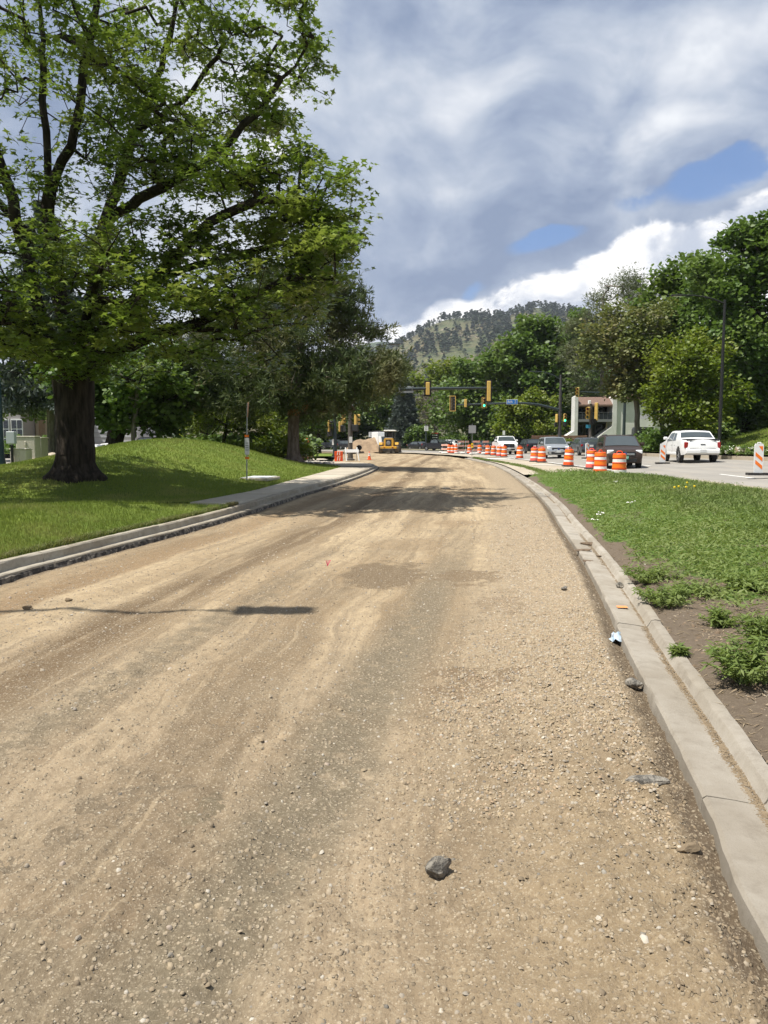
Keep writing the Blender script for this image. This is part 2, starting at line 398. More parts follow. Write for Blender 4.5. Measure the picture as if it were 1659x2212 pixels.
# --- materials of the ground
def dirt_material():
    M = bpy.data.materials.new('graded_dirt'); M.use_nodes = True; t = NT(M.node_tree); b = t.n['Principled BSDF']
    ob = t.node('ShaderNodeTexCoord').outputs['Object']
    uv = t.node('ShaderNodeUVMap', uv_map='track').outputs[0]; lat, lon, _ = t.sep(uv)
    wob = t.m('MULTIPLY', t.m('SUBTRACT', t.noise(ob, .55, 3), .5), .5)
    latw = t.m('ADD', lat, wob)
    st = t.noise(t.comb(t.m('MULTIPLY', latw, 1.5), t.m('MULTIPLY', lon, .10)), 1.0, 6, .62)
    st2 = t.noise(t.comb(t.m('MULTIPLY', latw, 5.5), t.m('MULTIPLY', lon, .22), 3.0), 1.0, 5, .6)
    mid = t.noise(ob, .9, 6, .6, .3); fine = t.noise(ob, 7.0, 7, .68)
    grain = t.noise(ob, 55.0, 5, .7); vg = t.vor(ob, 70.0, out=1)
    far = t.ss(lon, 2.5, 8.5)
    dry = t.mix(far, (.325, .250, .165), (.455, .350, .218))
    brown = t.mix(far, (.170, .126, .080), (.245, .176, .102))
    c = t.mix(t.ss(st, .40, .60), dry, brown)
    c = t.mix(t.m('MULTIPLY', t.ss(mid, .45, .7), .5), c, (.235, .188, .126))
    c = t.mix(t.m('MULTIPLY', t.ss(st2, .50, .68), .55), c, (.155, .115, .074))
    st3 = t.noise(t.comb(t.m('MULTIPLY', latw, 17.0), t.m('MULTIPLY', lon, .30), 7.0), 1.0, 4, .6)
    c = t.mix(t.m('MULTIPLY', t.ss(st3, .50, .68), .5), c, (.165, .125, .082)); c = t.mix(t.m('MULTIPLY', t.ss(st3, .46, .32), .45), c, (.40, .315, .205))
    def band(cn, wd, soft=.6):
        return t.ss(t.m('ABSOLUTE', t.m('SUBTRACT', latw, cn)), wd, wd*soft*.3)
    # long smooth tracks: damp brown one, reddish one by the left gutter, grey-green one in the middle
    c = t.mix(t.m('MULTIPLY', band(1.95, .46), t.ss(t.noise(t.comb(t.m('MULTIPLY', lat, 4), t.m('MULTIPLY', lon, .35)), 1, 5), .30, .52)), c, (.13, .088, .05))
    c = t.mix(t.m('MULTIPLY', band(.60, .42), .75), c, (.215, .140, .074))
    c = t.mix(t.m('MULTIPLY', band(1.28, .24), .6), c, (.355, .265, .160))
    rl = t.node('ShaderNodeAttribute', attribute_name='fromright').outputs['Fac']; rlw = t.m('ADD', rl, wob)
    gband = t.ss(t.m('ABSOLUTE', t.m('SUBTRACT', rlw, 1.62)), .34, .08)
    c = t.mix(t.m('MULTIPLY', t.m('MULTIPLY', gband, t.ss(lon, 15, 5.0)), t.ss(fine, .22, .52)), c, (.158, .130, .088))
    gband2 = t.ss(t.m('ABSOLUTE', t.m('SUBTRACT', rlw, 3.3)), .30, .05)
    c = t.mix(t.m('MULTIPLY', t.m('MULTIPLY', gband2, t.ss(lon, 14.0, 4.0)), t.m('MULTIPLY', t.ss(fine, .30, .6), .85)), c, (.145, .12, .082))
    # bed of washed gravel along the right gutter, crumbly damp soil right under it
    c = t.mix(t.m('MULTIPLY', t.ss(rlw, 1.5, .8), t.ss(lon, 2.6, 5.0)), c, t.mix(t.ss(vg, .2, .8), (.335, .268, .182), (.262, .198, .126)))
    c = t.mix(t.m('MULTIPLY', t.ss(rlw, 1.3, .4), t.ss(lon, 4.2, 2.4)), c, (.255, .192, .118))
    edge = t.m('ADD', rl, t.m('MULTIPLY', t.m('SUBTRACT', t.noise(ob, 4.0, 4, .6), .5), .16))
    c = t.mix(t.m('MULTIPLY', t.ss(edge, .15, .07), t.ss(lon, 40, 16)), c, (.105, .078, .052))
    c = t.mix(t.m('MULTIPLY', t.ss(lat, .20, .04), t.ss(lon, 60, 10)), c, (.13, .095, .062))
    # damp spots
    ox, oy, _z = t.sep(ob); wv = t.m('SUBTRACT', t.noise(ob, 2.6, 7, .74), .5)
    def spot(x, y, rx, ry, k, col):
        p = t.m('DIVIDE', t.m('ADD', t.m('SUBTRACT', ox, x), t.m('MULTIPLY', wv, 1.3)), rx); q = t.m('DIVIDE', t.m('ADD', t.m('SUBTRACT', oy, y), t.m('MULTIPLY', wv, 2.0)), ry)
        return t.m('MULTIPLY', t.ss(t.m('ADD', t.m('MULTIPLY', p, p), t.m('MULTIPLY', q, q)), 1.05, .62), k), col
    for a in ((.0, 8.7, .50, .95, .9, (.135, .096, .058)), (.95, 8.5, .42, .50, .8, (.155, .108, .064)), (.35, 11.2, .6, .7, .5, (.20, .14, .08)), (1.12, 7.0, .25, .5, .5, (.17, .12, .075)),
              (.55, 4.75, .34, .28, .85, (.165, .115, .068)), (-1.1, 3.1, .20, .12, .8, (.15, .118, .08)), (-.75, 3.0, .10, .10, .8, (.14, .115, .075)), (-1.55, 2.55, .3, .12, .7, (.12, .098, .07)),
              (1.4, 14.2, .5, .5, .5, (.22, .15, .085)), (2.6, 22, .7, .9, .45, (.23, .155, .085)), (.2, 31, 1.6, 1.0, .5, (.22, .15, .08)), (2.5, 44, 2.5, 2.0, .5, (.22, .155, .09)), (-1.2, 2.0, .8, .35, .5, (.17, .14, .095)), (.2, 4.1, .9, .12, .45, (.18,.135,.085))):
        k, cc = spot(*a); c = t.mix(k, c, cc)
    c = t.mix(t.m('MULTIPLY', t.ss(fine, .40, .70), .42), c, (.155, .118, .076))
    pd_ = t.vor(ob, 46.0, out=0); pc = t.vor(ob, 46.0, out=1); pr, pg, pb = t.sep(pc)
    peb = t.m('MULTIPLY', t.ss(pd_, .42, .22), t.ss(pr, .45, .62))
    c = t.mix(t.m('MULTIPLY', peb, .75), c, t.mix(pg, (.19, .150, .102), (.47, .395, .285)))
    pd2 = t.vor(ob, 120.0, out=0); q1, q2, q3 = t.sep(t.vor(ob, 120.0, out=1))
    c = t.mix(t.m('MULTIPLY', t.m('MULTIPLY', t.ss(pd2, .45, .2), t.ss(q1, .4, .6)), .7), c, t.mix(q2, (.13, .10, .068), (.50, .42, .31)))
    c = t.mix(t.m('MULTIPLY', t.ss(grain, .50, .72), .5), c, (.43, .36, .255))
    c = t.mix(t.m('MULTIPLY', t.ss(grain, .46, .28), .5), c, (.11, .082, .052))
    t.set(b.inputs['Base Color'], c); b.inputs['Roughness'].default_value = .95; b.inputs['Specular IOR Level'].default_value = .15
    bn = t.node('ShaderNodeBump'); bn.inputs['Strength'].default_value = .9; bn.inputs['Distance'].default_value = .012
    hgt = t.m('ADD', t.m('ADD', t.m('ADD', t.m('MULTIPLY', grain, .7), t.m('MULTIPLY', peb, .5)), t.m('MULTIPLY', fine, 1.0)), t.m('MULTIPLY', t.noise(ob, 190.0, 3, .7), .35))
    t.set(bn.inputs['Height'], hgt); t.l.new(bn.outputs[0], b.inputs['Normal'])
    return M
DIRT = dirt_material()
def concrete(name, c1, c2, stain, sc=1.2, edge=.5):
    M = bpy.data.materials.new(name); M.use_nodes = True; t = NT(M.node_tree); b = t.n['Principled BSDF']
    ob = t.node('ShaderNodeNewGeometry').outputs['Position']
    inf = t.node('ShaderNodeObjectInfo').outputs['Random']
    n = t.noise(ob, sc, 7, .65, .3); n2 = t.noise(ob, 9.0, 8, .7); n3 = t.noise(ob, 140.0, 4, .7)
    c = t.mix(t.ss(n, .35, .65), c1, c2); c = t.mix(t.m('MULTIPLY', t.ss(n2, .45, .75), edge), c, stain)
    c = t.mix(t.m('MULTIPLY', t.ss(n3, .5, .8), .35), c, (c2[0]*.55, c2[1]*.52, c2[2]*.48))
    hs = t.node('ShaderNodeHueSaturation'); t.set(hs.inputs['Value'], t.m('ADD', .93, t.m('MULTIPLY', inf, .14))); t.set(hs.inputs['Color'], c)
    t.set(b.inputs['Base Color'], hs.outputs[0]); b.inputs['Roughness'].default_value = .9; b.inputs['Specular IOR Level'].default_value = .2
    bn = t.node('ShaderNodeBump'); bn.inputs['Strength'].default_value = .5; bn.inputs['Distance'].default_value = .006
    t.set(bn.inputs['Height'], t.m('ADD', n3, t.m('MULTIPLY', n2, .8))); t.l.new(bn.outputs[0], b.inputs['Normal'])
    return M
CONC_R = concrete('dusty_gutter_concrete', (.355, .322, .272), (.272, .238, .190), (.17, .142, .108))
CONC_L = concrete('curb_concrete', (.38, .345, .28), (.29, .25, .19), (.16, .13, .095))
CONC_W = concrete('sidewalk_concrete', (.46, .41, .33), (.385, .335, .262), (.29, .24, .18), .8, .3)
CONC_N = concrete('nose_concrete', (.42, .37, .29), (.35, .295, .222), (.27, .22, .15), .6, .45)
def lawn_material(name, g1, g2, dry, soil=None):
    M = bpy.data.materials.new(name); M.use_nodes = True; t = NT(M.node_tree); b = t.n['Principled BSDF']
    ob = t.node('ShaderNodeTexCoord').outputs['Object']
    c = t.mix(t.ss(t.noise(ob, .8, 5, .6), .35, .65), g1, g2)
    c = t.mix(t.m('MULTIPLY', t.ss(t.noise(ob, 2.3, 6, .7), .52, .75), .6), c, dry)
    c = t.mix(t.m('MULTIPLY', t.ss(t.noise(t.mapv(ob, scale=(1, .5, 1)), 34.0, 5, .7), .42, .68), .5), c, (g1[0]*.45, g1[1]*.5, g1[2]*.5))
    if soil is not None:
        gr = t.node('ShaderNodeAttribute', attribute_name='greenness').outputs['Fac']
        bare = t.m('SUBTRACT', t.m('ADD', .62, t.m('MULTIPLY', t.m('SUBTRACT', t.noise(ob, 5.0, 5, .7), .5), .5)), t.m('MULTIPLY', gr, .35))
        sc = t.mix(t.noise(ob, 18, 6, .7), soil, (soil[0]*.55, soil[1]*.52, soil[2]*.5)); sc = t.mix(t.m('MULTIPLY', t.ss(t.noise(ob, 70, 4, .7), .55, .75), .5), sc, (.36, .29, .20))
        c = t.mix(t.ss(bare, .36, .50), c, sc)
    t.set(b.inputs['Base Color'], c); b.inputs['Roughness'].default_value = .9; b.inputs['Specular IOR Level'].default_value = .1
    bn = t.node('ShaderNodeBump'); bn.inputs['Strength'].default_value = .8; bn.inputs['Distance'].default_value = .03
    t.set(bn.inputs['Height'], t.noise(ob, 28.0, 6, .75)); t.l.new(bn.outputs[0], b.inputs['Normal'])
    return M
LAWN = lawn_material('mown_lawn', (.118, .168, .030), (.165, .212, .040), (.225, .225, .075))
MEDG = lawn_material('median_soil_and_grass', (.085, .145, .03), (.10, .165, .035), (.16, .17, .06), (.185, .148, .110))
FARG = lawn_material('rough_ground', (.08, .12, .03), (.11, .15, .04), (.22, .19, .09))
def asphalt_material():
    M = bpy.data.materials.new('worn_asphalt'); M.use_nodes = True; t = NT(M.node_tree); b = t.n['Principled BSDF']
    ob = t.node('ShaderNodeTexCoord').outputs['Object']; x, y, z = t.sep(ob)
    c = t.mix(t.ss(t.noise(ob, .35, 6, .65, .3), .35, .65), (.30, .278, .245), (.255, .238, .212))
    tr = t.m('ABSOLUTE', t.m('SINE', t.m('MULTIPLY', x, 1.9)))
    c = t.mix(t.m('MULTIPLY', t.ss(tr, .55, .95), .22), c, (.19, .18, .165))
    c = t.mix(t.m('MULTIPLY', t.ss(t.noise(t.mapv(ob, scale=(1, .25, 1)), 1.3, 7, .7), .5, .75), .55), c, (.39, .33, .25))
    c = t.mix(t.m('MULTIPLY', t.ss(t.noise(ob, 60, 5, .75), .5, .8), .5), c, (.15, .14, .125))
    t.set(b.inputs['Base Color'], c); b.inputs['Roughness'].default_value = .85; b.inputs['Specular IOR Level'].default_value = .25
    bn = t.node('ShaderNodeBump'); bn.inputs['Strength'].default_value = .35; bn.inputs['Distance'].default_value = .01
    t.set(bn.inputs['Height'], t.noise(ob, 90.0, 5, .75)); t.l.new(bn.outputs[0], b.inputs['Normal'])
    return M
ASPH = asphalt_material()
PAINT = mat('road_paint', (.72, .71, .67), .7, color2=(.50, .47, .42), nscale=14, contrast=(.5, .75))

# --- base sheet to the horizon
tag(link('ground', fast_mesh('ground', [(-7000,-3000,-.62),(7000,-3000,-.62),(7000,9000,-.62),(-7000,9000,-.62)], [np.array([[0,1,2,3]])], False, FARG)), kind='structure')

# --- the excavated carriageway, finely gridded where the camera stands
ys = [-2.5]
while ys[-1] < 42.5:
    y = ys[-1]; ys.append(y + (.10 if y < 1.2 else max(.022, .0052*y**1.32)))
ys = np.array(ys); ncol = 230
tt = np.linspace(0, 1, ncol)
YY = np.repeat(ys, ncol); lx = LGx(ys)-.04; rx = RGx(ys)+.04
XX = (lx[:, None] + (rx-lx)[:, None]*tt[None, :]).ravel()
def dirt_h(x, y):
    x = np.asarray(x, float); y = np.asarray(y, float)
    lat = x-LGx(y); frm = RGx(y)-x
    wv = (fbm(x*.6, y*.6, 3, 5)-.5)*.5
    h = .02*(fbm(x*.28, y*.13, 3, 3)-.5) + .013*(fbm((lat+wv)*2.6, y*.22, 4, 11)-.5)
    cr = sstep(.42, .68, fbm(x*.9, y*.5, 3, 23)) * sstep(11, 3, y)
    right = sstep(1.7, .5, frm)
    h = h + (.010 + .020*cr*sstep(14, 5, y) + .022*right*sstep(4.5, 2.2, y))*(fbm(x*11, y*11, 4, 31)-.5)*2
    h = h + (.006+.008*cr)*(fbm(x*34, y*34, 2, 41)-.5)*2*sstep(7, 3, y)
    h = h - .03*np.exp(-((lat+wv-1.95)/.30)**2) - .022*np.exp(-((lat-.55)/.28)**2) + .016*np.exp(-((lat+wv-1.2)/.16)**2)
    h = h - .030*np.exp(-((frm+wv-1.62)/.20)**2)*sstep(10, 4, y)
    h = h + .062*sstep(1.2, .2, frm) - .045*np.exp(-(frm/.09)**2) + .012*np.exp(-((frm-.35)/.16)**2) + .035*sstep(.7, .1, lat) - .012*np.exp(-(lat/.10)**2)
    return h
ZZ = dirt_h(XX, YY)
idx = np.arange(len(ys)*ncol).reshape(len(ys), ncol)
q = np.stack([idx[:-1, :-1], idx[:-1, 1:], idx[1:, 1:], idx[1:, :-1]], -1).reshape(-1, 4)
me = fast_mesh('dirt_road', np.column_stack([XX, YY, ZZ]), [q], True, DIRT)
def add_track(me, lat, lon, frm):
    uv = me.uv_layers.new(name='track'); vi = np.empty(len(me.loops), np.int32); me.loops.foreach_get('vertex_index', vi)
    uv.data.foreach_set('uv', np.column_stack([lat, lon])[vi].astype(np.float32).ravel())
    a = me.attributes.new('fromright', 'FLOAT', 'POINT'); a.data.foreach_set('value', frm.astype(np.float32))
add_track(me, XX-LGx(YY), YY, RGx(YY)-XX)
dirt = tag(link('dirt_road', me), kind='structure')

# --- dirt beyond, through the junction and round the bend
jx = [p for p in RG if p[1] > 42.3]
poly = [(LGx(42.3)-.03, 42.3)] + [(RGx(42.3)+.03, 42.3)] + [(p[0]+.03, p[1]) for p in jx] + [(6.7,80),(3.7,95),(-4,107),(-20,119),(-60,129),(-60,101),(-20,100),(-6,95),(-4.6,73),(-4.0,60),(-7,53.2),(-3.8,51.6),(-2.1,50.2),(-1.0,48.2),(-.45,45.8)]
far_dirt = region('junction_dirt', poly, lambda x, y: .02+.10*(fbm(x*.3, y*.2, 4, 3)-.5)-.02*sstep(44, 42.3, y), DIRT, 1.6)
co = np.empty(len(far_dirt.data.vertices)*3, np.float32); far_dirt.data.vertices.foreach_get('co', co); co = co.reshape(-1, 3)
add_track(far_dirt.data, co[:, 0]+4.8-.1*co[:, 1], co[:, 1], np.full(len(co), 2.6))

# --- curb and gutter on both sides, cast in lengths with open joints
def sweep(prof, pts, side, jitter, seed):
    rg = np.random.default_rng(seed); V = []; Fc = []; n = len(prof)
    off = [offset_line(pts, side*d) for d, z in prof]
    for i in range(len(pts)):
        jz = rg.normal(0, jitter, n); jd = rg.normal(0, jitter, n)
        for k, (d, z) in enumerate(prof):
            top = z > 0; x, y = off[k][i]
            V.append((x+jd[k]*top, y, z+(jz[k]*.6 if top else 0)))
    for i in range(len(pts)-1):
        for k in range(n-1):
            f = (i*n+k, i*n+k+1, (i+1)*n+k+1, (i+1)*n+k); Fc.append(f if side < 0 else f[::-1])
    Fc += [tuple(range(n)), tuple(range(len(V)-n, len(V)))]
    return V, Fc
def curb(name, line, prof, side, m, step, label=None, seg=3.05, seed=1, jitter=.004, tilt=.0025):
    root = tag(bpy.data.objects.new(name, None), kind='structure'); COL.objects.link(root)
    P = resample(line, step); per = max(2, int(round(seg/step))); rg = random.Random(seed)
    for a in range(0, len(P)-1, per):
        pts = [Vector(p) for p in P[a:a+per+1]]
        if len(pts) < 2: continue
        d0 = (pts[1]-pts[0]).normalized(); d1 = (pts[-1]-pts[-2]).normalized()
        pts[0] = pts[0]+d0*.006; pts[-1] = pts[-1]-d1*.006
        dz = rg.uniform(-tilt, tilt)
        V, Fc = sweep([(d, z+dz*(z > 0)) for d, z in prof], pts, side, jitter, seed+a)
        mb = MB().add(V, Fc); mb.build('curb_length', m, root, smooth=28)
    return root
PL = [(0,-.14),(.0,.02),(.006,.104),(.022,.116),(.09,.110),(.155,.098),(.165,.11),(.175,.19),(.19,.208),(.23,.212),(.272,.207),(.28,.17),(.28,-.10)]
PR = [(0,-.14),(-.004,.0),(.003,.082),(.016,.096),(.12,.088),(.222,.072),(.236,.085),(.252,.118),(.262,.128),(.29,.132),(.325,.128),(.335,.10),(.335,-.10)]
curb('curb_left', [p for p in LG if p[1] < 44] , PL, -1, CONC_L, .15, seed=3, jitter=.003)
curb('curb_corner', [p for i, p in enumerate(LG) if i >= [k for k, p in enumerate(LG) if p[1] < 44][-1]], PL, -1, CONC_L, .4, seed=5, jitter=.004)
kR = [i for i, p in enumerate(RG) if p[1] > 20][0]
curb('curb_right', RG[:kR+1], PR, 1, CONC_R, .10, seed=9, jitter=.0018)
curb('curb_right_far', RG[kR:], PR, 1, CONC_R, .5, seed=12, jitter=.003)

# broken dark asphalt still clinging to the gutter faces
ASPE = mat('asphalt_residue', (.055, .048, .042), .95, color2=(.27, .235, .19), nscale=11, contrast=(.45, .68), bump=1.0, bscale=40, coords='Object')
for nm, line, sd_, ztop in (('asphalt_edge', [p for p in LG if 5 < p[1] < 46], -1, .080),):
    P = resample(line, .07); rge = np.random.default_rng(2); V = []; Fc = []; n_ = len(P)
    nn = fbm(np.arange(n_)*.11, np.zeros(n_), 4, 3); offs = [offset_line(P, sd_*d) for d in (-.075, -.03, -.012, .004)]
    for i in range(n_):
        for k, z in enumerate((-.06, .02, ztop, ztop+.004)):
            j = (nn[i]-.5)*.07*(k < 3); V.append((offs[k][i][0]-sd_*max(0, j)*(k < 2)+rge.normal(0, .006)*(k < 3), offs[k][i][1], z+(nn[i]-.55)*.10*(k in (1, 2))+rge.normal(0, .006)*(k < 3)))
    for i in range(n_-1):
        for k in range(3): Fc.append((i*4+k, i*4+k+1, i*4+k+5, i*4+k+4))
    tag(MB().add(V, Fc).build(nm, ASPE, None, smooth=None), kind='structure')
# --- sidewalk of separate slabs
SWb_main = [(-4.02,17.06),(-3.48,20.3),(-3.17,25.65),(-2.81,30.65),(-2.24,39.5)]
walk = tag(bpy.data.objects.new('sidewalk', None), kind='structure'); COL.objects.link(walk)
def slabs(A, B, n, z, gap=.007, th=.12, zf=None):
    A = resample(A, .1); B = resample(B, .1)
    def P(L, t): f = t*(len(L)-1); i = min(int(f), len(L)-2); u = f-i; return (L[i][0]*(1-u)+L[i+1][0]*u, L[i][1]*(1-u)+L[i+1][1]*u)
    for k in range(n):
        t0, t1 = k/n, (k+1)/n; g = gap/ max(.2, math.dist(P(A, t0), P(A, t1)))*(t1-t0)
        q = [P(A, t0+g), P(A, t1-g), P(B, t1-g), P(B, t0+g)]
        dz = random.Random(k*7+n).uniform(-.004, .004)
        mb = MB(); V = [(x, y, z+dz-th) for x, y in q] + [(x, y, z+dz) for x, y in q]
        mb.add(V, [(3,2,1,0),(4,5,6,7),(0,1,5,4),(1,2,6,5),(2,3,7,6),(3,0,4,7)])
        mb.build('slab', CONC_W, walk, smooth=None)
LBin = offset_line(LG, -.285)
fr = [p for p in LBin if 15.7 < p[1] < 40.6 and p[0] > -4]
slabs(fr, [(-4.15,16.4)]+SWb_main, 15, .216)
slabs([(-3.28,15.75),(-4.1,15.5),(-5.5,14.9),(-8,13.7),(-12,12),(-22,8)], [(-4.15,16.38),(-5.3,16.3),(-8,15.3),(-12,13.6),(-22,9.6)], 12, .185)
cpoly = [p for p in LBin if p[1] >= 40.6] + [(-14,52.5),(-9,50.5),(-6.5,48),(-5.2,46.2),(-3.4,45.0),(-2.6,42.6),(-2.26,40.6)]
region('corner_apron', cpoly, lambda x, y: .214+0*x, CONC_W, 1.5, smooth=False)
region('far_path', [(-3.4,52.2),(-7,53.6),(-4.2,58),(-5.0,64),(-9,71),(-16,80),(-30,88),(-40,86),(-30,78),(-16,66),(-12,58),(-14,53.4),(-9,50.6)], lambda x, y: .20+0*x-.1*sstep(56, 70, y), CONC_W, 2.0, smooth=False)

# --- left lawns
def edge_d(x, y): return dist_poly(x, y, [(-22,9.7),(-12,13.7),(-8,15.4),(-4.6,16.7),(-4.02,17.06),(-3.48,20.3),(-3.17,25.65),(-2.81,30.65),(-2.24,39.5),(-2.6,42),(-4,44.8),(-7,46.8),(-12,48)])
def lawn_h(x, y):
    x = np.asarray(x, float); y = np.asarray(y, float)
    d = edge_d(x, y)
    sx = np.where(x < -8.8, 2.7, 4.6); mound = 1.30*np.exp(-((x+8.8)**2/(2*sx**2)+(y-32)**2/(2*8.6**2)))
    left = -.34*sstep(-12, -19, x)
    return .215 + (mound + left + .10*sstep(0, 2, d))*sstep(-.2, 5.5, d) + .05*(fbm(x*.5, y*.5, 3, 9)-.5)*sstep(0, 1.5, d)
lawnp = [(-34,4.8),(-22,9.62),(-12,13.62),(-8,15.32),(-5.3,16.32),(-4.15,16.42)]+SWb_main+[(-2.26,40.6),(-2.6,42.6),(-3.4,45.0),(-5.2,46.2),(-6.5,48),(-9,50.5),(-13.9,52.4),(-22,53),(-34,44)]
region('lawn', lawnp, lawn_h, LAWN, .55)
def strip_h(x, y):
    d = np.minimum(dist_poly(x, y, LB), dist_poly(x, y, [(-3.28,15.75),(-4.1,15.5),(-5.5,14.9),(-8,13.7),(-12,12),(-22,8)]))
    return .205 + .25*sstep(0, 1.8, d) + .03*(fbm(np.asarray(x)*.8, np.asarray(y)*.8, 3, 4)-.5)*sstep(0, .6, d)
stripp = [p for p in offset_line(LG, -.275) if p[1] < 15.6] + [(-3.28,15.72),(-4.1,15.48),(-5.5,14.88),(-8,13.68),(-12,11.98),(-22,7.98),(-34,3),(-34,-3)]
region('tree_lawn', stripp, strip_h, LAWN, .35)

# --- central reservation on the right
medp = [p for p in offset_line(RG, .331) if p[1] < 31] + [(6.3,31.7),(7.4,31.9),(8.6,31.2),(9.9,29),(10.04,23.6),(10.05,20),(10.2,10),(10.4,-2.5)]
def med_h(x, y):
    x = np.asarray(x, float); y = np.asarray(y, float); d = dist_poly(x, y, RB); dr = dist_poly(x, y, [(6.3,31.7),(7.4,31.9),(8.6,31.2),(9.9,29),(10.04,23.6),(10.05,20),(10.2,10),(10.4,-2.5)])
    k = np.minimum(sstep(0, 2.2, d), sstep(0, 1.6, dr))
    return .118 + .05*sstep(0,.25,d) + .03*sstep(.4, 0, dr) + .17*k + (.10*(fbm(x*.55, y*.55, 3, 2)-.5) + .07*(fbm(x*2.3, y*2.3, 4, 8)-.5))*sstep(0, .5, np.minimum(d, dr))
median = region('median', medp, med_h, MEDG, .16)
co = np.empty(len(median.data.vertices)*3, np.float32); median.data.vertices.foreach_get('co', co); co = co.reshape(-1, 3)
def green_at(x, y):
    """how overgrown the reservation is: bare by the curb and at the near end, closed sward further on"""
    x = np.asarray(x, float); y = np.asarray(y, float); d = dist_poly(x, y, RB)
    n = fbm(x*.9, y*.55, 4, 77); n2 = fbm(x*2.1+9, y*1.6, 3, 78)
    g = sstep(6.6, 9.6, y+(n-.5)*5) * sstep(.04, .34, d+(n2-.5)*.4) * (1-.9*np.exp(-((x-3.75)/.95)**2-((y-8.5)/.75)**2))
    g = np.maximum(g, sstep(.52, .60, n)*sstep(5.2, 7.5, y)*sstep(.25, .6, d)*.9)
    return np.clip(g*(.55+.9*sstep(.3, .5, n2)), 0, 1)
median.data.attributes.new('greenness', 'FLOAT', 'POINT').data.foreach_set('value', green_at(co[:, 0], co[:, 1]).astype(np.float32))

# --- the open carriageway on the right
def road_z(x, y):
    x = np.asarray(x, float); y = np.asarray(y, float)
    return .13 + .038*np.clip(x-10, 0, 10)*sstep(105, 62, y)
nose = [p for p in offset_line(RG, .331) if p[1] >= 31] + [(10.5,69),(10.66,45),(10.6,34),(9.9,29.05),(8.6,31.25),(7.4,31.95),(6.3,31.75)]
region('median_nose', nose, lambda x, y: .175-.045*sstep(7.5, 10.4, x)+.02*(fbm(x*.7, y*.4, 3, 6)-.5)*sstep(.1, .6, dist_poly(x, y, RB)), CONC_N, 1.0)
roadp = [(10.42,-2.5),(10.22,10),(10.07,20),(10.06,23.6),(9.92,29),(10.62,34),(10.68,45),(10.52,69),(9.4,80),(5.9,95),(-2,111),(-20,126),(-60,138),(-60,156),(-20,147),(2,134),(12,116),(17.5,96),(19,77),(19.2,60),(19.6,50),(20.2,42),(20.6,30),(21,-2.5)]
region('right_road', roadp, road_z, ASPH, 2.5)
region('far_median', [(7.75,69),(10.48,69),(9.38,80),(5.88,95),(-2,110.9),(-20,125.9),(-60,137.9),(-60,129.1),(-20,119.1),(-4,107.1),(3.75,95.1),(6.75,80.1)], lambda x, y: .16+.03*fbm(x, y, 2, 3), CONC_N, 2.5)
region('far_verge', [(-5,74),(-6.3,94.9),(-20,99.8),(-60,100.8),(-60,92),(-42,90),(-30,90),(-16,82),(-9,73)], lambda x, y: .16+0*x, LAWN, 3)
EDGE = [(21,-2.5),(20.6,30),(20.2,42),(19.6,50),(19.2,60),(19,77),(17.5,96),(12,116),(2,134),(-20,147),(-60,156)]
def verge_h(x, y):
    x = np.asarray(x, float); y = np.asarray(y, float); d = dist_poly(x, y, EDGE)
    return road_z(x, y)*0+.62*sstep(110, 60, y)+.22 + 2.9*sstep(1.5, 15, d)*sstep(80, 52, y)*sstep(19, 24, x)
region('right_verge', EDGE[:-1]+[(-60,156.1),(-60,230),(60,230),(90,120),(90,-2.5)], verge_h, LAWN, 2.2)
def edge_curb(name, line, h=.16):
    root = tag(bpy.data.objects.new(name, None), kind='structure'); COL.objects.link(root)
    P = resample(line, 1.0)
    for a in range(0, len(P)-1, 3):
        seg = P[a:a+4]
        if len(seg) < 2: continue
        V = []; Fc = []
        for i, (x, y) in enumerate(seg):
            t = Vector(seg[min(i+1, len(seg)-1)])-Vector(seg[max(i-1, 0)]); t.normalize(); z = float(road_z(x, y))
            for d, zz in ((-.16,-.2),(-.14,h),(.14,h+.01),(.18,-.2)): V.append((x+t.y*d, y-t.x*d, z+zz))
        for i in range(len(seg)-1):
            for k in range(3): Fc.append((i*4+k, i*4+k+1, i*4+k+5, i*4+k+4))
        Fc += [(0,1,2,3), tuple(len(V)-4+k for k in range(4))]
        MB().add(V, Fc).build('curb_length', CONC_N, root, smooth=None)
    return root
edge_curb('curb_right_verge', [p for p in smooth_line(EDGE, 5) if 22 < p[1] < 135], .2)
edge_curb('curb_median_road', [(10.2,12),(10.06,20),(10.05,23.6),(9.91,28.9)], .14)

# --- car park at the left
def park_z(x, y): return -.42+0*np.asarray(x)
region('car_park', [(-34,44),(-22,53.2),(-13.9,52.6),(-15,57),(-20,68),(-34,82),(-44,92),(-140,100),(-140,10),(-40,10)], lambda x, y: -.40+.35*sstep(4, 0, dist_poly(x, y, [(-34,44),(-22,53),(-13.9,52.4),(-15,57),(-20,68),(-34,82)])), ASPH, 4)

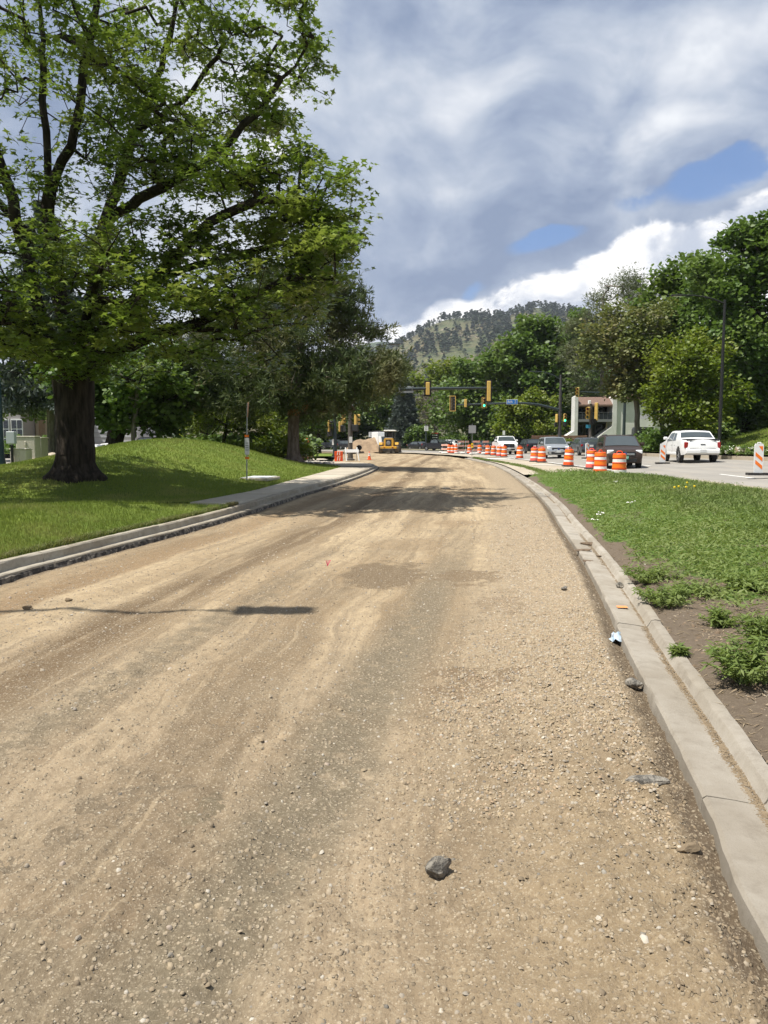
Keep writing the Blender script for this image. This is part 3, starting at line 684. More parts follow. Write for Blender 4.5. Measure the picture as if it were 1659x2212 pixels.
# --- painted lines
def stripe(name, pts, wd, zoff=.006):
    P = resample(pts, 1.0); V = []; Fc = []
    for i, (x, y) in enumerate(P):
        t = (Vector(P[min(i+1, len(P)-1)])-Vector(P[max(i-1, 0)])).normalized()
        for s in (-1, 1):
            xx, yy = x+t.y*wd/2*s, y-t.x*wd/2*s
            V.append((xx, yy, float(road_z(xx, yy))+zoff))
    for i in range(len(P)-1): Fc.append((2*i, 2*i+1, 2*i+3, 2*i+2))
    return tag(MB().add(V, Fc).build(name, PAINT, None, smooth=None), kind='structure')
stripe('edge_line', [(10.95,36),(10.95,52),(10.85,68)], .14, .008)
for a, b in (((12.85,26.6),(13.1,30)), ((13.7,39.5),(13.8,42.5)), ((13.9,51),(13.9,54)), ((13.9,63),(13.8,66)), ((12.75,14),(12.8,17.5))):
    stripe('lane_dash', [a, b], .13, .010)
stripe('stop_bar', [(11.1,70.5),(14.0,70.9)], .5, .010)
stripe('stop_bar', [(11.1,74.5),(18,75.2)], .4, .010)
tag(MB().add([(8.7,45.0,.185),(10.35,44.4,.165),(10.4,45.0,.165),(8.7,45.7,.185)], [(0,1,2,3)]).build('nose_mark', PAINT, None, smooth=None), kind='structure')
tag(MB().add([(8.0,60.0,.195),(10.0,59.3,.165),(10.1,62.0,.165),(8.0,63,.195)], [(0,1,2,3)]).build('nose_mark', PAINT, None, smooth=None), kind='structure')
# ------------------------------------------------------------------ vegetation
OAKL = np.array([(0,0,0),(.38,.08,.02),(.50,.36,.0),(.64,.11,.03),(1,0,-.06),(.64,-.11,.03),(.50,-.36,.0),(.38,-.08,.02)])
RHOMB = np.array([(0,0,0),(.42,.30,.05),(1,0,-.05),(.42,-.30,.05)])
NARROW = np.array([(0,0,0),(.4,.12,.05),(1,0,-.12),(.4,-.12,.05)])
BLOBQ = np.array([(0,0,0),(.30,.36,.08),(.85,.24,-.02),(.95,-.12,-.08),(.42,-.38,.04)])
def frames(N, rg, up=.5, outw=None):
    """random leaf frames (N,3,3): columns = length dir, width dir, normal"""
    nrm = rg.normal(size=(N, 3)); nrm /= np.linalg.norm(nrm, axis=1)[:, None]
    nrm[:, 2] = np.abs(nrm[:, 2]); nrm = nrm*(1-up) + np.array([0, 0, 1.0])*up; nrm /= np.linalg.norm(nrm, axis=1)[:, None]
    d = rg.normal(size=(N, 3)) if outw is None else outw + rg.normal(size=(N, 3))*.35
    d -= nrm*(d*nrm).sum(1)[:, None]; d /= np.linalg.norm(d, axis=1)[:, None]+1e-9
    return np.stack([d, np.cross(nrm, d), nrm], -1)
def scatter(tmpl, pos, fr, size):
    """place template polygons: returns verts (N*k,3), faces (N,k)"""
    N, k = len(pos), len(tmpl)
    V = np.einsum('nij,kj->nki', fr, tmpl)*np.asarray(size).reshape(-1, 1, 1) + pos[:, None, :]
    return V.reshape(-1, 3), np.arange(N*k).reshape(N, k)
def needle_tufts(pos, rg, size, n=11, w=.035, droop=0.0, outw=None):
    """stars of thin needles"""
    N = len(pos); d = rg.normal(size=(N, n, 3)); 
    if outw is not None: d = d*.75 + outw[:, None, :]
    d[:, :, 2] += .25-droop; d /= np.linalg.norm(d, axis=2)[:, :, None]
    s = rg.normal(size=(N, n, 3)); s -= d*(s*d).sum(2)[:, :, None]; s /= np.linalg.norm(s, axis=2)[:, :, None]
    L = (size*rg.uniform(.7, 1.25, (N, n)))[:, :, None] if np.isscalar(size) else (size[:, None]*rg.uniform(.7, 1.25, (N, n)))[:, :, None]
    P = pos[:, None, :]
    V = np.stack([P + s*L*w, P + d*L*.6 + s*L*w*1.5, P + d*L, P + d*L*.6 - s*L*w*1.5], 2).reshape(-1, 3)
    return V, np.arange(N*n*4).reshape(-1, 4)
def skeleton(limbs, centers, rg, seg=.35, maxn=30000):
    pos = np.zeros((maxn, 3)); par = np.full(maxn, -1); n = 0
    for li, L in enumerate(limbs):
        L = [np.array(p, float) for p in L]
        if n == 0: pos[0] = L[0]; n = 1; prev = 0
        else: prev = int(np.argmin(((pos[:n]-L[0])**2).sum(1)))
        pts = np.array(L)
        for a, b in zip(pts, pts[1:]):
            k = max(1, int(np.linalg.norm(b-a)/seg))
            for i in range(1, k+1):
                pos[n] = a+(b-a)*i/k + rg.normal(size=3)*seg*.07; par[n] = prev; prev = n; n += 1
    n0 = n; tips = []
    d0 = np.array([np.sqrt(((pos[:n0]-c)**2).sum(1)).min() for c in centers])
    for ci in np.argsort(d0):
        c = centers[ci]
        if n > maxn-30: break
        dv = c-pos[:n]; d = np.sqrt((dv**2).sum(1)); cost = d + .5*np.maximum(0, -dv[:, 2])
        j = int(np.argmin(cost)); D = d[j]; p0 = pos[j].copy()
        pd = pos[j]-pos[par[j]] if par[j] >= 0 else np.array([0, 0, 1.0]); pd = pd/(np.linalg.norm(pd)+1e-9)
        k = max(1, min(8, int(D/seg))); ctl = p0+pd*D*.35+np.array([0, 0, .06*D])+rg.normal(size=3)*D*.08; prev = j
        for i in range(1, k+1):
            t = i/k; q = (1-t)**2*p0+2*t*(1-t)*ctl+t*t*c; pos[n] = q + (rg.normal(size=3)*seg*.08 if i < k else 0); par[n] = prev; prev = n; n += 1
        tips.append(prev)
    return pos[:n], par[:n], np.array(tips), n0
def limb_mesh(name, pos, par, r0, rtip, m, minr=0.0, sides=(3, 5, 10)):
    n = len(pos); ch = np.zeros(n); np.add.at(ch, par[par >= 0], 1)
    acc = (ch == 0).astype(float)
    for i in range(n-1, 0, -1): acc[par[i]] += acc[i]
    e = max(1.4, math.log(max(acc[0], 3))/math.log(r0/rtip)); r = rtip*acc**(1/e)
    V = []; Fc = []; base = 0
    idx = np.arange(1, n)
    for lo, hi, ns in ((minr, .03, sides[0]), (.03, .12, sides[1]), (.12, 99, sides[2])):
        k = idx[(r[idx] >= lo) & (r[idx] < hi)]
        if len(k) == 0: continue
        a, b = pos[par[k]], pos[k]; d = b-a; L = np.linalg.norm(d, axis=1)+1e-9; d = d/L[:, None]
        ref = np.where(np.abs(d[:, 2:3]) < .9, np.array([[0, 0, 1.0]]), np.array([[1.0, 0, 0]])); s = np.cross(d, ref); s /= np.linalg.norm(s, axis=1)[:, None]; t = np.cross(d, s)
        ra = np.minimum(r[par[k]], r[k]*1.25); rb = r[k]; an = 2*np.pi*np.arange(ns)/ns
        ring = s[:, None, :]*np.cos(an)[None, :, None] + t[:, None, :]*np.sin(an)[None, :, None]
        A = a[:, None, :]-d[:, None, :]*(ra*.25)[:, None, None]+ring*ra[:, None, None]; B = b[:, None, :]+ring*rb[:, None, None]
        vv = np.concatenate([A, B], 1).reshape(-1, 3); V.append(vv)
        o = base+np.arange(len(k))[:, None]*2*ns; j = np.arange(ns)[None, :]; j1 = (j+1) % ns
        Fc.append(np.stack([o+j, o+j1, o+ns+j1, o+ns+j], -1).reshape(-1, 4)); base += len(vv)
    return fast_mesh(name, np.concatenate(V), Fc, True, m)
def blob_points(blobs, rg, shell=.45):
    """blobs: (cx,cy,cz,rx,ry,rz,n) -> points inside, leaning to the outer part"""
    out = []
    for cx, cy, cz, rx, ry, rz, n in blobs:
        d = rg.normal(size=(n, 3)); d /= np.linalg.norm(d, axis=1)[:, None]
        r = (shell+(1-shell)*rg.random(n)**.7)*rg.uniform(.82, 1.08, n)
        p = d*r[:, None]
        if n >= 24:                       # gather the points into boughs, so light and dark clumps form
            m = max(5, n//11); d2 = rg.normal(size=(m, 3)); d2 /= np.linalg.norm(d2, axis=1)[:, None]; c2 = d2*(shell+(1.02-shell)*rg.random(m)**.6)[:, None]
            own = rg.integers(0, m, n); q = c2[own]+rg.normal(size=(n, 3))*np.array([.15, .15, .085])*rg.uniform(.7, 1.3, m)[own][:, None]; keep_ = rg.random(n) < .8
            p = np.where(keep_[:, None], q, p)
        out.append(p*np.array([rx, ry, rz])+np.array([cx, cy, cz]))
    return np.concatenate(out)
BARK = mat('dark_bark', (.022, .018, .015), .95, color2=(.06, .048, .038), nscale=9, bump=1.0, bscale=26, stretch=(1, 1, .22), spec=.1)
BARK2 = mat('pine_bark', (.10, .075, .058), .95, color2=(.20, .16, .13), nscale=7, bump=1.0, bscale=18, stretch=(1, 1, .25), spec=.1)
BARK3 = mat('grey_bark', (.12, .105, .088), .95, color2=(.21, .19, .165), nscale=7, bump=.8, bscale=18, stretch=(1, 1, .3), spec=.1)
OAK = leafmat('oak_leaf', (.092, .160, .026), (.195, .268, .046), (.27, .305, .072), .32, .33, .6, .6)
GDARK = leafmat('dark_green_leaf', (.062, .116, .026), (.118, .188, .042), (.14, .20, .048), .36, .5, .25)
GMID = leafmat('mid_green_leaf', (.068, .125, .026), (.122, .188, .040), (.145, .196, .044), .37, .5, .22)
GYEL = leafmat('yellow_green_leaf', (.085, .135, .014), (.155, .205, .022), (.19, .215, .03), .38, .5, .3)
GOLV = leafmat('olive_leaf', (.095, .130, .036), (.170, .192, .058), (.20, .18, .075), .3, .6, .3)
GGREY = leafmat('grey_green_leaf', (.085, .108, .058), (.135, .160, .092), (.12, .13, .07), .3, .6, .25)
PINE = leafmat('pine_needle', (.050, .078, .028), (.105, .135, .048), (.13, .125, .052), .15, .6, .35, .25)
SPRUCE = leafmat('spruce_needle', (.060, .082, .072), (.115, .140, .125), (.09, .11, .085), .1, .6, .4, .25)
TWIG = leafmat('bare_twig', (.12, .10, .085), (.20, .175, .15), None, .1, .8)
def leaf_mass(name, centers, per, spread, tmpl, size, m, rg, up=.35, ctr=None, parent=None, jitter=.35):
    K = len(centers); jt = rg.normal(size=(K*per, 3)); jt *= np.minimum(1, 1.7/np.linalg.norm(jt, axis=1))[:, None]; pos = np.repeat(centers, per, 0) + jt*spread
    outw = None
    if ctr is not None: outw = pos-np.asarray(ctr); outw /= np.linalg.norm(outw, axis=1)[:, None]+1e-9
    fr = frames(len(pos), rg, up, outw)
    V, f = scatter(tmpl, pos, fr, size*rg.uniform(1-jitter, 1+jitter, len(pos)))
    return link(name, fast_mesh(name, V, [f], False, m), parent)
def make_tree(name, label, base, height, blobs, leaf, m, bark, r0, seed, per=6, spread=.35, tmpl=BLOBQ, size=.32, up=.35, shell=.45, group=None, limbs=None, seg=.6, rtip=.02, minr=.02, cat='tree'):
    """a tree with trunk (and limbs) and crown; blobs are given relative to the base"""
    rg = np.random.default_rng(seed); t = thing(name, label, cat, base, 0, group)
    pts = blob_points(blobs, rg, shell)
    if limbs is None:
        top = np.average([b[2] for b in blobs], weights=[b[6] for b in blobs]); cx = np.average([b[0] for b in blobs], weights=[b[6] for b in blobs]); cy = np.average([b[1] for b in blobs], weights=[b[6] for b in blobs])
        limbs = [[(0, 0, -.2), (.05*r0, 0, height*.14), (cx*.3, cy*.3, height*.3), (cx*.8, cy*.8, max(top, height*.5)), (cx, cy, height*.82)]]
    pos, par, tips, n0 = skeleton(limbs, pts, rg, seg)
    link('trunk', limb_mesh('trunk', pos, par, r0, rtip, bark, minr), t)
    leaf_mass('crown', pts, per, spread, tmpl, size, m, rg, up, (0, 0, height*.4), t)
    return t, pos, par, pts

# --- the great oak on the left lawn
rg = np.random.default_rng(11)
ob = Vector((-7.8, 19.5, float(lawn_h(-7.8, 19.5))))
oak = thing('oak_tree', 'huge spreading oak with thick dark trunk on the left lawn', 'tree', ob)
def ok(u, v, Y): p = at(u, v, Y)-ob; return (p.x, p.y, p.z)
limbs = [[(0,0,.2), ok(163,940,19.5), ok(160,880,19.5), ok(160,815,19.5)],
 [ok(190,805,19.4), ok(260,752,19), ok(330,727,18.6), ok(400,708,18.3), ok(470,680,18), ok(545,640,17.8), ok(620,605,17.6), ok(700,600,17.4)],
 [ok(175,800,19.6), ok(235,700,19.8), ok(305,635,19.5), ok(380,588,19.2), ok(460,562,19), ok(540,547,19), ok(640,520,19)],
 [ok(162,800,19.7), ok(145,720,19.8), ok(130,640,20), ok(118,560,20.2), ok(102,470,20.3), ok(105,380,20.4), ok(95,250,20.5), ok(90,120,20.5), ok(85,-60,20.5)],
 [ok(170,790,19.8), ok(195,680,20.4), ok(212,560,21), ok(228,480,21.3), ok(260,380,21.5), ok(290,290,21.6), ok(335,180,21.6), ok(375,50,21.5), ok(400,-90,21.5)],
 [ok(150,805,19.4), ok(95,700,19), ok(65,590,18.6), ok(35,470,18.3), ok(12,380,18), ok(-25,300,17.8), ok(-70,180,17.6)],
 [ok(226,485,21.2), ok(300,430,20.5), ok(380,390,20), ok(470,330,19.5), ok(555,245,19.2), ok(610,170,19)],
 [ok(165,800,19.3), ok(182,700,18), ok(205,620,16.6), ok(235,540,15.6), ok(265,480,15)],
 [ok(145,800,19.2), ok(85,720,17.6), ok(30,660,16.3), ok(-30,600,15.6)],
 [ok(305,638,19.5), ok(370,560,18.6), ok(455,475,18), ok(560,432,17.7), ok(690,440,17.6)],
 [ok(118,565,20.1), ok(60,500,20), ok(0,440,20), ok(-80,380,20)], [ok(104,400,20.3), ok(150,320,20), ok(170,230,19.6), ok(190,110,19.3), ok(210,0,19)],
 [ok(290,290,21.5), ok(390,220,21), ok(470,120,20.6), ok(540,20,20.4)], [ok(400,708,18.3), ok(470,712,18), ok(560,722,17.8)]]
bl = [(120,650,17,250,150,2.8,300),(330,640,17.4,180,110,2.6,215),(95,430,18.8,200,150,3.4,150),(120,150,19.8,250,190,4,210),(385,130,20.3,200,160,3.5,215),(610,85,19.4,95,85,1.7,80),(535,235,19.4,105,75,1.8,75),
      (345,330,20.3,170,130,3.4,190),(520,455,18.4,165,95,2.8,200),(705,455,17.8,75,85,1.7,80),(690,560,17.5,85,65,1.8,75),(550,615,17.8,170,75,2.4,150),(450,755,18,150,42,2.2,60),(90,775,17,140,60,2.3,90),
      (-120,400,18,180,430,4,220),(200,-160,20,400,160,5,300),(625,345,18.6,62,35,1.2,26),(240,790,21.5,170,60,2.2,60),(330,520,18,130,70,2.2,90),(240,250,18.4,150,120,2.5,70),(560,700,17.6,130,30,1.8,40),(640,500,18.4,120,95,2.2,130),(590,380,18.8,90,60,1.8,50)]
blobs = []
for u, v, Y, ru, rv, rd, n in bl:
    n = int(n*1.12); c = ok(u, v, Y); blobs.append((c[0], c[1], c[2], ru*Y/F, rd, rv*Y/F, n))
for x_, y_, z_, rx_, ry_, rz_, n_ in ((-13.5,15.5,6.2,2.8,2.5,1.7,110),(-12,18.5,9.2,3,3,2.2,120),(-10.6,14.0,7.6,2.2,2.0,1.5,90),(-9.8,13.6,9.8,2.4,2.0,1.5,90),(-8.2,14.8,12.8,2.6,2.2,1.6,80),(-12.8,13.2,8.4,2.4,1.8,1.5,80)):
    blobs.append((x_-ob.x, y_-ob.y, z_-ob.z, rx_, ry_, rz_, n_))     # boughs reaching towards the road, above and left of the view
pts = blob_points(blobs, rg, .30)
pos, par, tips, n0 = skeleton(limbs, pts, rg, .34, 46000)
link('limbs', limb_mesh('limbs', pos, par, .47, .0105, BARK, .004), oak)
# trunk with root flare and fluted bark
nr, ns = 40, 56; V = []
for i in range(nr):
    z = -.25 + 2.75*i/(nr-1); t = max(0, z)
    r = .375 + .34*math.exp(-t/.24) + .05*max(0, z-1.7)
    for k in range(ns):
        a = 2*math.pi*k/ns
        rr = r*(1+.13*math.exp(-t/.35)*math.cos(5*a+.6)+.05*math.cos(3*a+1)) + .022*math.sin(17*a+2.2*math.sin(1.7*z+k*.3))+.014*math.sin(29*a+z*2.0)
        cx = -.06*(z/2.5)
        V.append((cx+rr*math.cos(a), rr*math.sin(a), z))
Fc = [(i*ns+k, i*ns+(k+1) % ns, (i+1)*ns+(k+1) % ns, (i+1)*ns+k) for i in range(nr-1) for k in range(ns)]
MB().add(V, Fc).build('trunk', BARK, oak, smooth=80)
# leaves in rosettes at the twig ends
K = len(pts); per_tip = 3; tipsP = np.repeat(pts, per_tip, 0)+rg.normal(size=(K*per_tip, 3))*np.array([.20, .20, .10])
nl = 6; P2 = np.repeat(tipsP, nl, 0); out = rg.normal(size=(len(P2), 3)); out[:, 2] = out[:, 2]*.55-.12; out /= np.linalg.norm(out, axis=1)[:, None]
fr = frames(len(P2), rg, .55, out*2.2)
V, f = scatter(OAKL, P2+out*.03, fr, rg.uniform(.13, .27, len(P2)))
link('crown', fast_mesh('crown', V, [f], False, OAK), oak)

# --- the pine by the corner
rg = np.random.default_rng(5)
pb = Vector((-4.93, 42, float(lawn_h(-4.93, 42))-.02))
pine = thing('pine_tree', 'broad dark pine with brown dead tuft on its trunk by the corner', 'tree', pb)
def ok2(u, v, Y): p = at(u, v, Y)-pb; return (p.x, p.y, p.z)
bl = [(640,835,42,185,55,4.2,300),(770,805,40.8,80,48,2.6,120),(510,815,41,115,75,3,170),(665,735,42,140,75,3.8,230),(738,662,42,45,55,1.8,60),(690,610,42,75,75,2.4,110),(705,535,42,40,55,1.4,45),(590,660,42,90,85,3,150),(840,812,39.4,32,26,1.3,34),(700,880,42,90,28,2.5,80),(455,770,42,70,60,2.5,80)]
blobs = [(*ok2(u, v, Y), ru*Y/F, rd, rv*Y/F, n) for u, v, Y, ru, rv, rd, n in bl]
pts = blob_points(blobs, rg, .3)
plimbs = [[(0,0,.3), (0,0,1.5), ok2(637,860,42), ok2(645,760,42), ok2(665,680,42), ok2(690,600,42), ok2(704,520,42)]]
for a in range(16):
    an = a*2.4; zz = 2.6+a*.48; L = 4.4-.16*a; plimbs.append([(0+.02*a, 0, zz), (math.cos(an)*L*.5, math.sin(an)*L*.5, zz+.25), (math.cos(an)*L, math.sin(an)*L, zz+.1)])
pos, par, tips, n0 = skeleton(plimbs, pts, rg, .45)
link('limbs', limb_mesh('limbs', pos, par, .30, .012, BARK2, .008), pine)
V = []; nr, ns = 26, 36
for i in range(nr):
    z = -.2+3.2*i/(nr-1); t = max(0, z); r = .315-.02*t + .30*math.exp(-t/.22)
    for k in range(ns):
        a = 2*math.pi*k/ns; rr = r*(1+.10*math.exp(-t/.3)*math.cos(5*a)) + .018*math.sin(11*a+2*math.sin(2.1*z))+.010*math.sin(23*a+z*3)
        V.append((rr*math.cos(a), rr*math.sin(a), z))
MB().add(V, [(i*ns+k, i*ns+(k+1) % ns, (i+1)*ns+(k+1) % ns, (i+1)*ns+k) for i in range(nr-1) for k in range(ns)]).build('trunk', BARK2, pine, smooth=80)
pts = np.concatenate([pts, pts+rg.normal(size=pts.shape)*.35]); P2 = np.repeat(pts, 5, 0)+rg.normal(size=(len(pts)*5, 3))*.25
outw = P2-np.array([0, 0, 4.5]); outw /= np.linalg.norm(outw, axis=1)[:, None]
V, f = needle_tufts(P2, rg, .30, 9, .055, outw=outw*.6)
link('crown', fast_mesh('crown', V, [f], False, PINE), pine)
DEAD = leafmat('dead_needle', (.30, .16, .075), (.42, .25, .13), None, .2, .8)
dp = np.array([ok2(636, 872, 41.55), ok2(628, 880, 41.5), ok2(641, 883, 41.5), ok2(634, 890, 41.6), ok2(660, 880, 41.5), ok2(630, 868, 41.5)])
dp = np.repeat(dp, 6, 0)+rg.normal(size=(36, 3))*.09
V, f = needle_tufts(dp, rg, .26, 14, .05, .9)
tag(link('dead_tuft', fast_mesh('dead_tuft', V, [f], False, DEAD), pine), 'dry orange-brown needle tuft on the trunk')

# --- other trees: (name, label, u, Y, base z, [(du, v, dY, ru, rv, rd, n)], leaf, material ...)
def gz(x, y):
    return float(verge_h(x, y)) if x > 12 else (.15 if y > 60 else float(lawn_h(x, y)))
def px_tree(name, label, u, Y, bl, m, bark, r0, seed, z=None, **kw):
    b = at(u, 950, Y); b.z = gz(b.x, Y) if z is None else z
    blobs = []; top = 0
    for uu, v, dY, ru, rv, rd, n in bl:
        c = at(uu, v, Y+dY)-b; k = (Y+dY)/F; blobs.append((c.x, c.y, c.z, ru*k, rd, rv*k, int(n*1.25))); top = max(top, c.z+rv*k)
    return make_tree(name, label, b, top, blobs, None, m, bark, r0, seed, **{**kw, 'per': int(kw.get('per', 8)*1.5), 'size': kw.get('size', .32)*1.12})
TG = 'trees along the far side of the street'
px_tree('broadleaf_tree', 'tallest dark green broadleaf tree at the right edge behind street lamp', 1610, 62,
        [(1625,560,0,75,70,3,120),(1560,640,0,85,90,3.4,160),(1660,660,1,110,110,4,220),(1600,760,0,120,90,4.2,220),(1680,820,0,90,90,3.5,150),(1590,520,1,26,34,1.2,26),(1640,505,1,24,36,1.2,26),(1560,840,-1,60,60,2,80),(1720,560,0,90,110,4,150)], GDARK, BARK, .32, 21, per=12, spread=.45, size=.34)
px_tree('broadleaf_tree', 'mid green broadleaf tree left of the lamp post, round crown', 1490, 72,
        [(1500,610,0,70,55,3.2,110),(1440,650,0,60,60,3,100),(1520,700,0,90,80,3.6,160),(1440,760,0,80,80,3.6,120),(1535,600,0,40,40,2,40)], GMID, BARK, .3, 22, per=12, spread=.5, size=.36, group=TG)
px_tree('blossoming_tree', 'olive-brown tree with faded blossom beside the white building', 1375, 66,
        [(1345,705,0,75,60,3.0,110),(1405,760,0,80,66,3.3,150),(1325,765,0,62,52,3,120),(1395,820,0,60,40,3.2,110),(1345,835,0,46,24,2.4,50),(1420,690,0,50,40,2,45)], GOLV, BARK3, .22, 23, per=11, spread=.42, size=.27, shell=.3)
px_tree('willow_tree', 'tall thin grey-green tree rising behind the white building', 1300, 106,
        [(1325,645,0,55,45,3.4,80),(1290,720,0,60,70,4,130),(1255,780,0,45,90,3.5,130),(1320,790,0,60,90,4,130),(1260,700,0,30,40,2.4,40),(1380,640,-8,30,40,2.5,50),(1360,600,-8,22,20,1.8,20)], GGREY, BARK3, .3, 24, per=14, spread=.6, tmpl=NARROW, size=.42, shell=.3)
px_tree('young_tree', 'bright yellow-green bushy tree in front on the right verge', 1465, 55,
        [(1480,775,0,75,50,2.4,130),(1460,845,0,62,55,2.6,140),(1525,840,0,65,70,2.6,140),(1500,905,0,75,32,2.8,140),(1505,745,0,40,40,1.6,60),(1415,860,0,26,30,1.4,36)], GYEL, BARK, .13, 25, per=11, spread=.3, size=.21, shell=.35)
px_tree('broadleaf_tree', 'largest green tree behind the mast arm, in front of the mountain', 1150, 122,
        [(1130,765,0,70,55,6,170),(1200,745,0,55,50,5,120),(1100,815,0,65,60,6,160),(1180,820,0,90,70,7,240),(1140,880,0,110,60,7,220),(1235,790,2,45,70,5,110),(1160,715,0,36,24,3,45),(1235,850,0,40,60,4,80),(1240,705,2,24,28,3,36)], GDARK, BARK, .5, 26, per=13, spread=.75, size=.55)
px_tree('broadleaf_tree', 'green tree behind the hanging signals, left of the largest tree', 1015, 128,
        [(1000,840,0,55,50,5,130),(1050,820,0,45,45,4.5,100),(985,890,0,55,45,5,110),(1050,890,0,60,45,5,120),(1010,805,0,25,25,2.5,35)], GMID, BARK, .35, 27, per=12, spread=.65, size=.5)
px_tree('broadleaf_tree', 'yellowish green tree below the street name sign', 1135, 112,
        [(1120,890,0,50,32,4,110),(1170,885,0,45,40,4,110),(1150,925,0,75,26,5,120),(1090,915,0,35,30,3,60)], GYEL, BARK, .2, 28, per=11, spread=.5, size=.36, z=.25)
px_tree('broadleaf_tree', 'mid green tree left of the grey spruce beyond the loader', 800, 152,
        [(800,880,0,55,40,6,130),(770,915,0,50,34,6,100),(835,860,0,32,34,4,80),(845,915,0,40,34,5,90),(820,820,4,30,26,3,40)], GMID, BARK, .35, 29, per=12, spread=.7, size=.55, z=.2)
px_tree('broadleaf_tree', 'pale green tree rising behind the grey spruce', 925, 172,
        [(905,860,0,45,45,6,100),(960,850,0,50,50,7,120),(930,905,0,60,40,7,110),(955,800,0,32,24,4,50),(860,850,0,32,30,5,60)], GYEL, BARK, .35, 30, per=11, spread=.9, size=.6, z=.2)
px_tree('bare_tree', 'leafless grey twiggy tree right of the spruce', 938, 146,
        [(925,880,0,32,45,3.6,90),(955,885,0,30,40,3.4,80),(940,910,0,36,28,3.6,70)], TWIG, BARK3, .22, 31, per=7, spread=.5, tmpl=NARROW, size=.4, z=.2, minr=.01)
px_tree('broadleaf_tree', 'dark tree behind the signal poles, left of the sand pile', 700, 150,
        [(700,880,0,60,45,6,130),(650,905,0,60,40,6,110),(745,910,0,45,40,5,90),(690,930,0,80,22,7,90)], GDARK, BARK, .35, 32, per=12, spread=.7, size=.55, z=.2)
px_tree('broadleaf_tree', 'dark leafy tree with thick trunk behind the oak on the mound', 249, 40,
        [(250,850,0,85,45,3,110),(330,830,1,80,60,3,130),(200,800,0,90,60,3,110),(300,770,1,90,50,3,90),(390,850,1,60,50,2.5,80),(330,905,0,70,26,2.2,60),(230,900,-1,45,22,1.5,26)], GDARK, BARK, .36, 33, per=12, spread=.34, size=.25, group=None)
px_tree('honey_locust', 'lime green young tree with airy foliage behind the mound', 480, 50,
        [(470,880,0,70,45,2.4,130),(540,900,0,65,42,2.4,120),(430,840,0,60,45,2.2,90),(520,850,0,60,40,2.2,80),(590,935,-1,45,22,1.6,70),(440,920,0,45,28,2,70)], GYEL, BARK, .12, 34, per=11, spread=.3, tmpl=NARROW, size=.27, shell=.25)
px_tree('honey_locust', 'second airy lime green tree, right of the yellow crossing sign', 400, 58,
        [(400,890,0,60,38,2.6,100),(350,900,0,50,34,2.4,80),(440,905,0,45,30,2.2,70)], GYEL, BARK, .12, 35, per=10, spread=.32, tmpl=NARROW, size=.28, shell=.25)
px_tree('shade_tree', 'slim trunked tree standing alone on the crest of the mound', 288, 38,
        [(300,845,0,55,38,2,70),(345,800,0,60,45,2,60),(270,790,0,50,50,2,50)], GMID, BARK3, .11, 36, per=11, spread=.3, size=.22, limbs=[[(0,0,-.2),(0,0,1.4),(.1,0,2.4),(.3,0,3.6)]])
for k, (u, Y, lab) in enumerate(((669, 132, 'thin street tree nearest the orange diamond sign'), (691, 98, 'slim street tree left of the dark signal pole'))):
    px_tree('street_tree', lab, u, Y, [(u-10,925,0,45,16,2.6,60),(u+15,905,0,35,22,2.4,50),(u-30,900,0,30,22,2.2,40)], GDARK, BARK, .2, 40+k, per=10, spread=.5, size=.36, z=.18)
px_tree('broadleaf_tree', 'dark tree mass at the far left behind utility cabinets', -20, 78, [(0,860,0,110,60,5,110),(-100,880,0,90,60,5,60),(60,850,0,70,45,4,60)], GMID, BARK, .3, 42, per=10, spread=.6, size=.45, z=-.3)
px_tree('broadleaf_tree', 'green tree over the grey building behind the oak trunk', 230, 92, [(260,840,0,90,40,5,90),(180,850,0,70,40,5,70),(330,870,0,60,40,5,70)], GMID, BARK, .3, 43, per=10, spread=.7, size=.5, z=-.3)
px_tree('broadleaf_tree', 'dark tree filling the gap between mound and pine', 590, 92, [(560,870,0,80,60,5,120),(630,890,0,60,50,5,90),(500,890,0,70,50,5,90)], GDARK, BARK, .3, 44, per=11, spread=.6, size=.45, z=0)
px_tree('broadleaf_tree', 'shaded dark tree at the right edge under the tall crown', 1650, 70, [(1600,850,0,90,70,4,140),(1680,860,0,90,80,4,140),(1540,880,2,50,60,3,80)], GDARK, BARK, .3, 45, per=12, spread=.5, size=.4)
px_tree('broadleaf_tree', 'dark tree closing the view right of the white building', 1430, 112, [(1400,800,0,90,100,5,150),(1480,830,0,90,90,5,150),(1340,850,6,40,40,4,40)], GDARK, BARK, .3, 46, per=12, spread=.7, size=.5)
px_tree('broadleaf_tree', 'dark tree between the largest tree and the white building', 1250, 135, [(1240,850,0,60,80,5,120),(1200,900,0,60,50,5,90),(1280,800,0,40,60,4,70)], GDARK, BARK, .3, 47, per=12, spread=.8, size=.6, z=.3)

